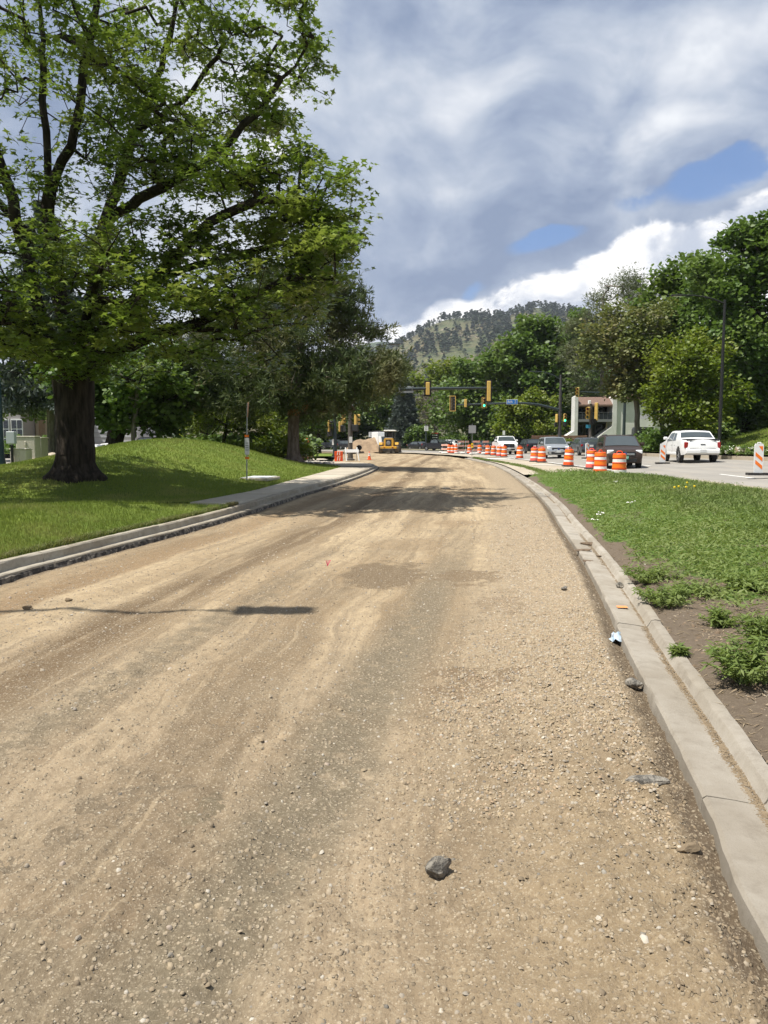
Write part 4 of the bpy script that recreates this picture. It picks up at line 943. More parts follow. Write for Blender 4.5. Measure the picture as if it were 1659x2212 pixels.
# --- spruces
def spruce(name, label, base, h, rad, seed, m=SPRUCE, bark=BARK3, n=1400, skirt=.05, tuft=.3, r0=.2, topw=.04):
    rg = np.random.default_rng(seed); t = thing(name, label, 'tree', base)
    MB().tube([(0,0,-.2),(0,0,h*.5),(0,0,h*.97)], [r0, r0*.6, .02], 8).build('trunk', bark, t)
    z = h*(skirt+(1-skirt)*rg.random(n)**1.35); layer = np.round(z/(h/15))*(h/15); z = layer*.7+z*.3
    R_ = rad*(1-(z/h))**.85+topw; an = rg.random(n)*2*np.pi; lob = 1+.18*np.sin(an*5+z*3)+.12*np.sin(an*9-z*5)
    rr = R_*lob*rg.uniform(.35, 1.0, n)**.5; P = np.column_stack([rr*np.cos(an), rr*np.sin(an), z-.18*rr])
    ow = np.column_stack([np.cos(an), np.sin(an), -.25*np.ones(n)])
    V, f = needle_tufts(P, rg, tuft*(.7+.6*rg.random(n)), 9, .085, .2, outw=ow)
    V2 = []; 
    link('crown', fast_mesh('crown', V, [f], False, m), t); return t
b = at(873, 950, 140); spruce('spruce_tree', 'grey-blue spruce beyond the wheel loader', (b.x, 140, .2), 12.2, 3.4, 61, n=2600, tuft=.75)
b = at(1125, 950, 112); spruce('spruce_tree', 'small blue spruce behind the black car', (b.x, 112, .3), 3.6, 1.7, 62, n=900, tuft=.42, skirt=.02)
b = at(112, 950, 46); spruce('spruce_tree', 'old spruce with drooping grey boughs left of the oak trunk', (b.x, 46, .1), 15, 4.6, 63, n=4600, tuft=.42, skirt=.26, r0=.30)
b = at(905, 950, 137); 
def bush(name, label, base, rx, ry, rz, m, seed, n=260, per=10, size=.2, spread=.2, tmpl=BLOBQ, cat='bush', group=None):
    rg = np.random.default_rng(seed); t = thing(name, label, cat, base, 0, group)
    pts = blob_points([(0, 0, rz*.52, rx, ry, rz*.52, n)], rg, .5); pts[:, 2] = np.maximum(pts[:, 2], .05)
    mb = MB()
    for k in range(7):
        e = pts[rg.integers(n)]*.7; mb.tube([(0,0,-.05), (e[0]*.4, e[1]*.4, e[2]*.5), tuple(e)], [.03*rz, .02*rz, .008*rz], 5)
    mb.build('stems', BARK, t)
    leaf_mass('foliage', pts, per, spread, tmpl, size, m, rg, .35, (0, 0, 0), t); return t
bush('bush', 'rounded green bush right of the grey spruce', (b.x, 137, .2), 2.4, 2.2, 4.0, GMID, 71, n=260, per=12, size=.42, spread=.35)
b = at(1320, 960, 84); bush('bush', 'lime green planter bush in front of the number wall', (at(1195+32, 960, 84).x, 84, .3), .9, .8, 1.3, GYEL, 72, n=90, per=10, size=.25)
for k, (u, v, Y, rx, rz, m, lab) in enumerate(((600, 975, 45, 1.6, 1.5, GYEL, 'low lime shrub in the bed left of the pine trunk'), (560, 970, 49, 2.0, 1.7, GMID, 'green shrub on the right flank of the mound'), (520, 962, 52, 2.0, 1.6, GDARK, 'dark shrub just behind the mound shoulder'), (640, 978, 52, 1.5, 1.3, GMID, 'shrub right behind the pine trunk'),
        (450, 955, 56, 2.4, 1.6, GDARK, 'dark shrub peeping over the mound crest'), (350, 955, 62, 2.4, 1.5, GMID, 'shrub behind the mound near the crossing sign'), (1400, 965, 60, 1.6, 1.3, GDARK, 'dark hedge shrub by the grey enclosure'), (1440, 965, 57, 1.6, 1.1, GDARK, 'dark shrub left of the white pickup'), (1590, 950, 62, 2.5, 1.6, GDARK, 'shaded shrub on the hill crest at right'), (1655, 940, 62, 2.4, 1.7, GDARK, 'shaded shrub at the right picture edge'), (1520, 950, 60, 2.2, 1.6, GDARK, 'dark shrub behind the lamp post foot'),
        (985, 955, 145, 5, 2.2, GMID, 'long hedge behind the striped barricades'), (860, 955, 150, 5, 2.2, GDARK, 'dark hedge behind the wheel loader'), (750, 955, 150, 5, 2.6, GDARK, 'dark hedge behind the sand pile'), (1060, 955, 125, 4, 2.4, GDARK, 'dark hedge behind the white work truck'), (70, 955, 95, 4, 2.2, GDARK, 'hedge in front of the tan building'))):
    b = at(u, v, Y); zz = gz(b.x, Y)
    if b.x < -14 : zz = -.35
    bush('shrub', lab, (b.x, Y, zz), rx, rx*.8, rz, m, 80+k, n=int(120+40*rx), per=10, size=.12+.0026*Y, spread=.12+.002*Y, cat='shrub')
# ------------------------------------------------------------------ mountain with its pines
RU = [-900, 300, 600, 700, 780, 845, 870, 892, 929, 967, 1026, 1090, 1144, 1198, 1251, 1320, 1450, 1659, 2000, 3200]
RV = [900, 850, 800, 778, 764, 752, 742, 729, 708, 695, 692, 688, 669, 672, 686, 708, 745, 790, 830, 900]
def mtn_z(x, y):
    x = np.asarray(x, float); y = np.asarray(y, float); u = CX+F*x/y
    zr = (HZ-np.interp(u, RU, RV))/F*1650+1.5
    t = (y-820)/(1650-820); prof = np.where(t < 1, np.clip(t, 0, 1)**.92, 1-.5*(t-1)**2-.35*(t-1))
    n = (fbm(x/170, y/170, 5, 91)-.5); spur = 34*np.exp(-((u-1085)/42)**2-((y-1180)/110)**2) + 16*np.exp(-((u-905)/22)**2-((y-1430)/90)**2)
    return zr*np.clip(prof, -.1, 1.02) + n*46*np.clip(t, 0, 1)*np.clip(1.25-t, 0, 1)*1.6 + spur - 3
gx = np.linspace(-760, 1300, 170); gy = np.linspace(820, 2250, 110); X, Y = np.meshgrid(gx, gy); X = X*(Y/1500)
Z = mtn_z(X, Y); idx = np.arange(X.size).reshape(X.shape); q = np.stack([idx[:-1, :-1], idx[:-1, 1:], idx[1:, 1:], idx[1:, :-1]], -1).reshape(-1, 4)
def mtn_material():
    M = bpy.data.materials.new('mountain_slope'); M.use_nodes = True; t = NT(M.node_tree); b = t.n['Principled BSDF']
    ob = t.node('ShaderNodeTexCoord').outputs['Object']
    c = t.mix(t.ss(t.noise(ob, .012, 6, .6), .35, .65), (.150, .130, .080), (.105, .118, .062))
    c = t.mix(t.ss(t.noise(ob, .03, 7, .65, .4), .52, .64), c, (.055, .078, .042))
    c = t.mix(t.ss(t.noise(ob, .021, 8, .7, .5), .60, .66), c, (.27, .22, .17))
    c = t.mix(t.m('MULTIPLY', t.ss(t.noise(ob, .12, 6, .7), .5, .75), .6), c, (.10, .095, .055))
    t.set(b.inputs['Base Color'], c); b.inputs['Roughness'].default_value = 1; b.inputs['Specular IOR Level'].default_value = 0
    bn = t.node('ShaderNodeBump'); bn.inputs['Strength'].default_value = 1; bn.inputs['Distance'].default_value = 6
    t.set(bn.inputs['Height'], t.noise(ob, .05, 8, .7)); t.l.new(bn.outputs[0], b.inputs['Normal'])
    return M
MTN = mtn_material()
tag(link('mountain', fast_mesh('mountain', np.column_stack([X.ravel(), Y.ravel(), Z.ravel()]), [q], True, MTN)), kind='structure')
# a farther ridge left of it
gx = np.linspace(-1800, 500, 60); gy = np.linspace(2300, 3200, 20); X, Y = np.meshgrid(gx, gy)
Z = ((HZ-np.interp(CX+F*X/Y, [-400, 300, 700, 820, 860, 900, 1000, 1200], [850, 800, 762, 737, 742, 752, 770, 800]))/F*2700)*np.clip(1-np.abs((Y-2700)/900), 0, 1)**.8+12*(fbm(X/200, Y/200, 4, 8)-.5)
FARH = mat('far_ridge_wood', (.05, .07, .045), 1.0, color2=(.085, .105, .06), nscale=.02, spec=0)
idx = np.arange(X.size).reshape(X.shape); q = np.stack([idx[:-1, :-1], idx[:-1, 1:], idx[1:, 1:], idx[1:, :-1]], -1).reshape(-1, 4)
tag(link('far_ridge', fast_mesh('far_ridge', np.column_stack([X.ravel(), Y.ravel(), Z.ravel()]), [q], True, FARH)), kind='structure')
# pines: a few crown shapes, shared
PON = leafmat('ponderosa_needle', (.028, .048, .026), (.055, .078, .040), None, .05, .9)
PTR = mat('ponderosa_bark', (.16, .10, .07), .9)
def pon_crown(seed, n=34):
    rg = np.random.default_rng(seed); z = .22+.78*rg.random(n)**.8; r = .24*(1-(z-.22)/.82)**.6*rg.uniform(.3, 1.1, n); a = rg.random(n)*6.28
    P = np.column_stack([r*np.cos(a), r*np.sin(a), z]); fr = frames(n, rg, .35, np.column_stack([np.cos(a), np.sin(a), -.1+0*a])*2)
    return scatter(RHOMB*np.array([1,1.25,1]), P-fr[:, :, 0]*.09, fr, rg.uniform(.17, .30, n))
pv = [pon_crown(s) for s in range(6)]
pcm = [fast_mesh('crown', V, [f], False, PON) for V, f in pv]
ptm = MB().tube([(0,0,-.06),(0,0,.8)], [.02, .008], 5).mesh('trunk', PTR)
rg = np.random.default_rng(77); N = 6200
y = 880+820*rg.random(N); u = 640+640*rg.random(N); x = (u-CX)/F*y; v = HZ-(mtn_z(x, y)-1.5)/y*F
dn = fbm(x/95, y/120, 4, 55); dens = sstep(.44, .60, dn) + .75*sstep(1560, 1640, y) + .5*sstep(1150, 980, y) + .45*sstep(1080, 1180, u)*sstep(1250, 1400, y) - .5*np.exp(-((u-1030)/45)**2-((y-1330)/160)**2)
k = rg.random(N) < np.clip(dens, .07, .9)*.62; x, y = x[k], y[k]; z = mtn_z(x, y); u = CX+F*x/y
ordr = np.argsort(-((u > 845) & (u < 1110)).astype(float) - rg.random(len(x))*.3); h = rg.uniform(11, 19, len(x))
lab = 'small dark pine standing on the mountain slope'
for i in ordr[:260]:
    t = thing('mountain_pine', lab, 'tree', (x[i], y[i], z[i]-.3), rg.random()*6.28, 'pines on the mountain slope'); t.scale = (h[i]*1.15, h[i]*1.15, h[i])
    link('crown', pcm[i % 6], t); link('trunk', ptm, t)
VV = []; FF = []; base = 0
for i in ordr[260:]:
    V, f = pv[i % 6]; VV.append(V*h[i]*np.array([1.15, 1.15, 1])+np.array([x[i], y[i], z[i]-.3])); FF.append(f+base); base += len(V)
tag(link('mountain_wood', fast_mesh('mountain_wood', np.concatenate(VV), [np.concatenate(FF)], False, PON)), 'dense pine wood covering the mountain flanks', 'wood', kind='stuff')
# ------------------------------------------------------------------ buildings
STUC = mat('pale_stucco', (.62, .61, .58), .85, color2=(.54, .53, .50), nscale=.9, bump=.3, bscale=60)
SHING = mat('brown_shingle', (.20, .125, .095), .9, color2=(.13, .085, .065), nscale=8, bump=.6, bscale=30, stretch=(1, 1, 4))
DARKW = mat('dark_siding', (.028, .025, .024), .7, color2=(.045, .04, .037), nscale=5)
GLASSD = mat('dark_window_glass', (.016, .019, .022), .08, spec=.8)
METAL = mat('grey_rail_metal', (.10, .10, .105), .5, metal=.4)
YB = 96.0
def bx(u): return (u-CX)/F*YB
def bz(v): return 1.5+(HZ-v)/F*YB
bld = thing('office_building', 'white two-storey building with dark recessed balcony behind the trees', 'building', (bx(1310), YB, .3)); X0 = bx(1310)
def bp(u, v): return (bx(u)-X0, bz(v)-.3)
zb = -.6
MB().prism([(bp(1212, 950)[0], zb), bp(1212, 947), bp(1237, 931), bp(1237, 858), bp(1244, 855), (bp(1244, 950)[0], zb)], -.35, 1.4).build('fin_wall', STUC, bld, smooth=None)
MB().prism([(bp(1288, 950)[0], zb), bp(1288, 944), bp(1318, 921), bp(1318, 860), bp(1327, 856), (bp(1327, 950)[0], zb)], -.35, 3.2).build('fin_wall', STUC, bld, smooth=None)
MB().box(((bp(1327, 0)[0]+bp(1402, 0)[0])/2, 3.0, (bp(0, 862)[1]+zb)/2), (bp(1402, 0)[0]-bp(1327, 0)[0], 6.2, bp(0, 862)[1]-zb)).build('wall', STUC, bld, smooth=None)
MB().prism([(bp(1386, 0)[0], zb), bp(1372, 905), bp(1402, 905), (bp(1420, 0)[0], zb)], -.7, -.12).build('buttress', STUC, bld, smooth=None)
MB().prism([(-.3, bp(0, 875)[1]), (1.4, bp(0, 858)[1]), (3, bp(0, 856)[1]), (3, bp(0, 876)[1]-.2), (-.3, bp(0, 877)[1]-.1)], bp(1244, 0)[0]+.004, bp(1318, 0)[0], 'X').build('roof', SHING, bld, smooth=None)
MB().prism([(-.6, bp(0, 860)[1]), (1.0, bp(0, 852)[1]), (5.8, bp(0, 850)[1]), (5.8, bp(0, 858)[1]), (1.0, bp(0, 858)[1]), (-.6, bp(0, 864)[1])], bp(1327, 0)[0]-.02, bp(1403, 0)[0], 'X').build('roof', SHING, bld, smooth=None)
w0, w1 = bp(1244, 0)[0]+.003, bp(1318, 0)[0]-.003
MB().box(((w0+w1)/2, 2.3, (bp(0, 876)[1]+zb)/2), (w1-w0, .3, bp(0, 876)[1]-zb)).build('back_wall', DARKW, bld, smooth=None)
MB().box(((w0+w1)/2, .9, bp(0, 909)[1]), (w1-w0, 2.4, .32)).build('balcony_slab', mat('balcony_grey', (.17, .17, .175), .7), bld, smooth=None)
n = 9
for k in range(n):
    x = w0+.05+(w1-w0-.1)*k/(n-1); MB().box((x, -.25, bp(0, 900)[1]), (.06, .06, 1.0)).build('railing_post', METAL, bld, smooth=None)
MB().box(((w0+w1)/2, -.25, bp(0, 892)[1]), (w1-w0, .08, .07)).build('handrail', METAL, bld, smooth=None)
RG_ = mat('railing_panel', (.03, .034, .038), .15, spec=.7)
for k in range(n-1):
    xa = w0+.05+(w1-w0-.1)*k/(n-1); xb = w0+.05+(w1-w0-.1)*(k+1)/(n-1); MB().box(((xa+xb)/2, -.25, bp(0, 901)[1]), (xb-xa-.08, .02, .8)).build('railing_panel', RG_, bld, smooth=None)
for fl, (va, vb) in enumerate(((878, 905), (915, 944))):
    for k in range(3):
        xa = w0+.3+(w1-w0-.5)*k/3; xb = xa+(w1-w0-.5)/3-.25; za, zb2 = bp(0, va+2)[1], bp(0, vb)[1]
        o = MB().box(((xa+xb)/2, 2.12, (za+zb2)/2), (xb-xa, .06, za-zb2)).build('window', mat('window_frame_dark', (.06, .055, .05), .5), bld, smooth=None)
        MB().box(((xa+xb)/2, 2.07, (za+zb2)/2), (xb-xa-.16, .05, za-zb2-.16)).build('pane', GLASSD, o, smooth=None)
MB().tube([(bp(1312, 0)[0], .1, bp(0, 888)[1]), (bp(1306, 0)[0], .1, bp(0, 930)[1])], .06, 6).build('diagonal_strut', mat('wood_strut', (.30, .24, .17), .8), bld)
# low board wall with the house number
WOOD = mat('brown_board', (.23, .125, .082), .8, color2=(.16, .088, .06), nscale=3, stretch=(.4, 4, 4), bump=.3)
YW = 90.0; wx0, wx1 = (1147-CX)/F*YW, (1266-CX)/F*YW
wal = thing('number_wall', 'low brown board wall with the number 595 in front of the white building', 'wall', ((wx0+wx1)/2, YW, .25)); L = wx1-wx0
for k in range(6):
    MB().box((0, 0, .16+k*.32+.1), (L, .10, .30), ch=.01).build('plank', WOOD, wal, smooth=None)
for x in (-L/2+.1, -L/6, L/6, L/2-.1): MB().box((x, .12, 1.0), (.12, .12, 2.1)).build('post', WOOD, wal, smooth=None)
NUM = mat('number_dark', (.03, .022, .02), .5)
text('house_number', '595', .80, NUM, wal, ((1224-CX)/F*YW-(wx0+wx1)/2, -.06, 1.45), (R(90), 0, 0), .01)
MB().prism([(0,-.42),(.2,-.34),(.28,-.1),(.2,.14),(.05,.42),(-.1,.2),(-.27,-.05),(-.2,-.34)], -.07, -.055).build('leaf_emblem', NUM, wal, smooth=None, loc=((1246-CX)/F*YW-(wx0+wx1)/2, 0, 1.45))
# grey enclosure with timber doors
YE = 68.0; ex = (1389-CX)/F*YE; ze = float(verge_h(ex, YE))
enc = thing('utility_enclosure', 'grey block enclosure with tall dark timber doors on the right verge', 'enclosure', (ex, YE, ze))
BLK = mat('grey_block', (.30, .295, .285), .9, color2=(.24, .235, .225), nscale=2)
MB().prism([(-.62,-.3),(-.62,1.75),(-.5,1.95),(-.35,1.95),(-.35,-.3)], -.2, 1.6).build('side_wall', BLK, enc, smooth=None)
MB().prism([(.75,-.3),(.75,1.95),(.62,1.95),(.62,-.3)], -.2, 1.6).build('side_wall', BLK, enc, smooth=None)
MB().box((.13, .75, 1.9), (.97, 1.6, .08)).build('lid', BLK, enc, smooth=None)
for k in range(6): MB().box((-.27+k*.16, -.15, .85), (.15, .05, 1.9), ch=.006).build('door_board', DARKW, enc, smooth=None)
# left: tan building, grey building, gabled house
TAN = mat('tan_brick', (.37, .25, .155), .9, color2=(.32, .21, .13), nscale=3, bump=.3, bscale=40)
TAN2 = mat('tan_trim', (.44, .33, .23), .9)
def wbuilding(name, label, u0, u1, Y, h, wall, z0=-.42):
    xa, xb = (u0-CX)/F*Y, (u1-CX)/F*Y; t = thing(name, label, 'building', ((xa+xb)/2, Y, z0)); W_ = xb-xa
    MB().box((0, 5, h/2), (W_, 10, h)).build('wall', wall, t, smooth=None)
    MB().box((0, 5, h+.2), (W_+.5, 10.5, .45), ch=.05).build('roof', TAN2, t, smooth=None)
    return t, W_
tb, W_ = wbuilding('brick_building', 'tan brick building with vertical ribs behind the utility cabinets', 52, 150, 104, 8.5, TAN)
for k in range(5): MB().box((-W_/2+.9+k*(W_-1.2)/4, -.1, 4.1), (.35, .22, 8.3)).build('rib', TAN2, tb, smooth=None)
MB().box((-W_/2+.5, -.1, 3.4), (.22, .2, .4)).build('wall_lamp', mat('lamp_brown', (.05, .04, .035), .5), tb, smooth=None)
gb, W2 = wbuilding('grey_building', 'pale grey sided building behind the oak trunk', 160, 300, 108, 8.0, mat('pale_grey_siding', (.48, .50, .53), .7, color2=(.43, .45, .48), nscale=.5))
for k in range(11): MB().box((0, -.03, .6+k*.66), (W2, .05, .03)).build('siding_joint', mat('joint_grey', (.25, .26, .28), .8), gb, smooth=None)
WF = mat('white_frame', (.75, .75, .73), .6)
lb, W3 = wbuilding('window_building', 'grey building with white mullioned windows at the left picture edge', -90, 50, 100, 8.0, mat('warm_grey_wall', (.30, .28, .27), .85))
for k in range(5):
    x = -W3/2+.9+k*(W3-1.4)/4
    o = MB().box((x, -.06, 3.0), (1.5, .12, 3.8)).build('window', WF, lb, smooth=None)
    for a in (-1, 1):
        for b_ in (-1, 0, 1): MB().box((x+a*.36, -.13, 3.0+b_*1.2), (.62, .03, 1.08)).build('pane', GLASSD, o, smooth=None)
YH = 165; hx = (728-CX)/F*YH
hs = thing('gabled_house', 'small grey gabled house far behind the signal poles', 'house', (hx, YH, .1))
MB().box((0, 4, 1.4), (9, 8, 2.9)).build('wall', mat('house_wall', (.33, .33, .33), .85), hs, smooth=None)
MB().prism([(-5,2.7),(0,5.6),(5,2.7),(4.6,2.6),(0,5.3),(-4.6,2.6)], -.4, 8.4).build('roof', mat('grey_roof', (.16, .165, .17), .9), hs, smooth=None)
MB().prism([(-4.5,2.8),(0,5.25),(4.5,2.8)], -.02, .1).build('gable', mat('gable_wall', (.28, .29, .30), .85), hs, smooth=None)
for a in (-2.2, 2.2):
    o = MB().box((a, -.05, 1.5), (1.3, .1, 1.3)).build('window', WF, hs, smooth=None); MB().box((a, -.12, 1.5), (1.1, .04, 1.1)).build('pane', GLASSD, o, smooth=None)
MB().box((0, -.05, 1.0), (1.0, .1, 2.1)).build('door', DARKW, hs, smooth=None)
# ------------------------------------------------------------------ gravel, grass and weeds on the ground
def stone_templates(n, seed, rings=True):
    rg = np.random.default_rng(seed); out = []
    for _ in range(n):
        k = 5; a = 2*np.pi*(np.arange(k)+rg.uniform(-.25, .25, k))/k
        r0 = rg.uniform(.8, 1.1, k); r1 = rg.uniform(.5, .82, k)
        base = np.column_stack([np.cos(a)*r0, np.sin(a)*r0, np.full(k, -.25)]); mid = np.column_stack([np.cos(a+.2)*r1, np.sin(a+.2)*r1, rg.uniform(.38, .6, k)])
        out.append(np.concatenate([base, mid, [[rg.uniform(-.2, .2), rg.uniform(-.2, .2), rg.uniform(.55, .72)]]]))
    q = np.array([(i, (i+1) % 5, 5+(i+1) % 5, 5+i) for i in range(5)]); t = np.array([(5+i, 5+(i+1) % 5, 10) for i in range(5)])
    return out, q, t
ST, SQ, STT = stone_templates(12, 3)
def gravel_material(name, cols, objrand=False):
    M = bpy.data.materials.new(name); M.use_nodes = True; t = NT(M.node_tree); b = t.n['Principled BSDF']
    r = t.node('ShaderNodeObjectInfo').outputs['Random'] if objrand else t.node('ShaderNodeNewGeometry').outputs['Random Per Island']
    rp = t.node('ShaderNodeValToRGB'); t.set(rp.inputs[0], r); rp.color_ramp.interpolation = 'LINEAR'
    for i, (p, c) in enumerate(cols):
        e = rp.color_ramp.elements[i] if i < 2 else rp.color_ramp.elements.new(p); e.position = p; e.color = (*c, 1)
    ob = t.node('ShaderNodeTexCoord').outputs['Object']
    c = t.mix(t.m('MULTIPLY', t.ss(t.noise(ob, 60, 4, .7), .45, .7), .4), rp.outputs[0], (.24, .19, .13))
    t.set(b.inputs['Base Color'], c); b.inputs['Roughness'].default_value = .9; b.inputs['Specular IOR Level'].default_value = .2
    return M
GRAV = gravel_material('road_gravel', [(0, (.16, .125, .085)), (1, (.46, .42, .35)), (.3, (.24, .19, .13)), (.55, (.285, .23, .16)), (.78, (.335, .275, .20)), (.90, (.25, .22, .18)), (.94, (.13, .118, .10))])
GRAVP = gravel_material('washed_gravel', [(0, (.27, .21, .135)), (1, (.50, .45, .365)), (.3, (.34, .27, .175)), (.5, (.32, .23, .15)), (.7, (.40, .33, .235)), (.86, (.31, .275, .23)), (.9, (.14, .12, .10))])
GRAVO = gravel_material('loose_stone', [(0, (.26, .20, .13)), (1, (.47, .43, .36)), (.35, (.27, .215, .145)), (.6, (.33, .265, .18)), (.8, (.25, .22, .185)), (.92, (.36, .29, .23))], True)
def stones(name, x, y, z, s, m, rg, parent, flat=.75, simple=False):
    N = len(x); ti = rg.integers(0, len(ST), N); T = np.array(ST)[ti]
    a = rg.random(N)*2*np.pi; ca, sa = np.cos(a), np.sin(a); asp = rg.uniform(.65, 1.0, N)
    X = T[:, :, 0]*asp[:, None]; Y = T[:, :, 1]; tl = rg.normal(0, .18, (N, 2))
    vx = (X*ca[:, None]-Y*sa[:, None]); vy = (X*sa[:, None]+Y*ca[:, None]); vz = T[:, :, 2]*(flat*rg.uniform(.7, 1.25, N))[:, None] + vx*tl[:, :1] + vy*tl[:, 1:]
    V = np.stack([x[:, None]+vx*s[:, None], y[:, None]+vy*s[:, None], z[:, None]+(vz-.12)*s[:, None]], -1).reshape(-1, 3)
    o = (np.arange(N)*11)[:, None, None]
    if simple:   # tiny grains: low five-sided points
        V = V.reshape(N, 11, 3)[:, [0, 1, 2, 3, 4, 10]].reshape(-1, 3); o = (np.arange(N)*6)[:, None, None]; P5 = np.array([(i, (i+1) % 5, 5) for i in range(5)])
        return tag(link(name, fast_mesh(name, V, [(P5[None]+o).reshape(-1, 3)], False, m), parent), kind='stuff')
    return tag(link(name, fast_mesh(name, V, [(SQ[None]+o).reshape(-1, 4), (STT[None]+o).reshape(-1, 3)], False, m), parent), kind='stuff')
rg = np.random.default_rng(21)
def road_pts(n, ylo, yhi, power=1.0):
    y = ylo*(yhi/ylo)**(rg.random(n)**power); l, r = LGx(y), RGx(y); return l+.05+(r-l-.1)*rg.random(n), y
def keep(x, y):   # leave out what the camera's field can never take in, and thin with patches
    return np.abs(x) < (y*.56+.9)
x, y = road_pts(78000, 1.75, 15); k = keep(x, y)
pn = fbm(x*.9, y*.35, 4, 61); wv = (fbm(x*.6, y*.6, 3, 5)-.5)*.5; lat = x-LGx(y); frm = RGx(y)-x
dens = .25+1.2*sstep(.45, .62, pn)+.8*np.exp(-((frm+wv-1.62)/.3)**2)+.7*np.exp(-((lat+wv-1.25)/.18)**2)+1.0*sstep(1.7, .4, frm)
k &= rg.random(len(x)) < np.clip(dens, 0, 1); x, y = x[k], y[k]
s = (.0024+.0100*rg.random(len(x))**5)*(1+.06*y)
k = s > .0075*(1+.02*y)
stones('gravel', x[k], y[k], dirt_h(x[k], y[k]), s[k], GRAV, rg, dirt); k = ~k
stones('grit', x[k], y[k], dirt_h(x[k], y[k]), s[k]*1.1, GRAV, rg, dirt, simple=True)
# washed pea gravel along the right gutter
n = 42000; y = 2.6*(18/2.6)**rg.random(n); f = .14+1.25*rg.random(n)**1.15; x = RGx(y)-f
k = keep(x, y) & (rg.random(n) < sstep(1.45, .7, f+(fbm(x*1.5, y*.8, 3, 8)-.5)*.9)*sstep(2.3, 4.6, y+(fbm(x*3, y*3, 2, 4)-.5)*2.5)); x, y = x[k], y[k]
s = (.0045+.006*rg.random(len(x))**2)*(1+.045*y); k = y < 6.5
stones('washed_gravel', x[k], y[k], dirt_h(x[k], y[k])+.002, s[k], GRAVP, rg, dirt); k = ~k
stones('washed_gravel_far', x[k], y[k], dirt_h(x[k], y[k])+.002, s[k]*1.1, GRAVP, rg, dirt, simple=True)
# crumbs of damp soil at the near right
n = 9000; y = 1.8*(5/1.8)**rg.random(n); x = RGx(y)-.05-1.3*rg.random(n)**1.2; k = keep(x, y); x, y = x[k], y[k]
CRUMB = mat('soil_crumb', (.165, .125, .082), .95, color2=(.22, .17, .112), nscale=30, spec=.1)
stones('soil_crumbs', x, y, dirt_h(x, y), .003+.009*rg.random(len(x))**2.5, CRUMB, rg, dirt, 1.2, simple=True)
# soil washed along the flow line of the right gutter
n = 12000; y = 1.9*(22/1.9)**rg.random(n); d = .215+rg.normal(0, .022, n)*(.5+1.2*fbm(y*1.3, y*0, 3, 8)); k = fbm(y*.9, y*0+4, 3, 12) > .36; y, d = y[k], d[k]
gl = np.array(RG); tx = np.interp(y, gl[:, 1], np.gradient(gl[:, 0])/np.gradient(gl[:, 1])); cs = 1/np.sqrt(1+tx*tx)
stones('gutter_silt', RGx(y)+d*cs, y-d*cs*tx, np.full(len(y), .077), .004+.007*rg.random(len(y))**2, CRUMB, rg, dirt, .6, simple=True)
# the larger loose stones, one by one
smesh = []
for i in range(10):
    T = ST[i]; me = fast_mesh('stone', T*np.array([1, .85, .8]), [SQ, STT], False, GRAVO); smesh.append(me)
x, y = road_pts(3000, 1.8, 9, 1.0); k = keep(x, y); x, y = x[k][:280], y[k][:280]; z = dirt_h(x, y)
for i in range(len(x)):
    o = link('stone', smesh[i % 10], dirt, (x[i], y[i], z[i]+.001), (rg.normal(0, .2), rg.normal(0, .2), rg.random()*6.28)); sc = (.0080+.009*rg.random()**2)*(1+.05*y[i]); o.scale = (sc, sc, sc)

# --- grass blades
def blades(bx, by, bz, h, wd, rg, lean=.5, seg=1):
    N = len(bx); a = rg.random(N)*2*np.pi; lx, ly = np.cos(a)*lean*rg.random(N), np.sin(a)*lean*rg.random(N); b = rg.random(N)*2*np.pi
    wx, wy = np.cos(b)*wd/2, np.sin(b)*wd/2; P = np.stack([bx, by, bz], -1); W_ = np.stack([wx, wy, 0*wx], -1)
    tip = P+np.stack([lx*h, ly*h, h], -1)
    if seg == 1:
        return np.stack([P-W_, P+W_, tip], 1).reshape(-1, 3), [np.arange(3*N).reshape(N, 3)]
    mid = P+np.stack([lx*h*.3, ly*h*.3, h*.62], -1); tip = P+np.stack([lx*h*1.3, ly*h*1.3, h*.92], -1)
    V = np.stack([P-W_, P+W_, mid+W_*.8, mid-W_*.8, tip], 1).reshape(-1, 3); o = np.arange(N)[:, None]*5
    return V, [o+np.array([[0, 1, 2, 3]]), o+np.array([[3, 2, 4]])]
GRASS = leafmat('grass_blade', (.135, .190, .032), (.225, .270, .055), (.27, .275, .085), .35, .6, .7, .25)
GRASSM = leafmat('rough_grass_blade', (.105, .160, .040), (.180, .230, .070), (.21, .235, .09), .32, .6, .8, .25)
WEED = leafmat('weed_leaf', (.120, .180, .045), (.200, .260, .075), (.215, .26, .09), .35, .6, .8, .25)
rg = np.random.default_rng(33)
def poly_pts(n, poly, ylo, yhi, xlo, xhi, pw=1.4):
    y = (ylo**(1-pw)+(yhi**(1-pw)-ylo**(1-pw))*rg.random(n))**(1/(1-pw)); x = xlo+(xhi-xlo)*rg.random(n); k = inpoly(x, y, poly) & (np.abs(x) < y*.53+1.2); return x[k], y[k]
x, y = poly_pts(190000, stripp, 6, 16, -10, -3, 1.8)
V, f = blades(x, y, strip_h(x, y)-.005, rg.uniform(.03, .075, len(x)), .009, rg)
tag(link('mown_grass', fast_mesh('mown_grass', V, f, False, GRASS)), 'short mown grass between curb and sidewalk', 'grass', kind='stuff')
x, y = poly_pts(230000, lawnp, 13.5, 44, -20, -2, 2.0)
V, f = blades(x, y, lawn_h(x, y)-.005, rg.uniform(.035, .08, len(x)), .010+.0004*y, rg)
tag(link('lawn_grass', fast_mesh('lawn_grass', V, f, False, GRASS)), 'mown grass covering the mound under the oak', 'grass', kind='stuff')
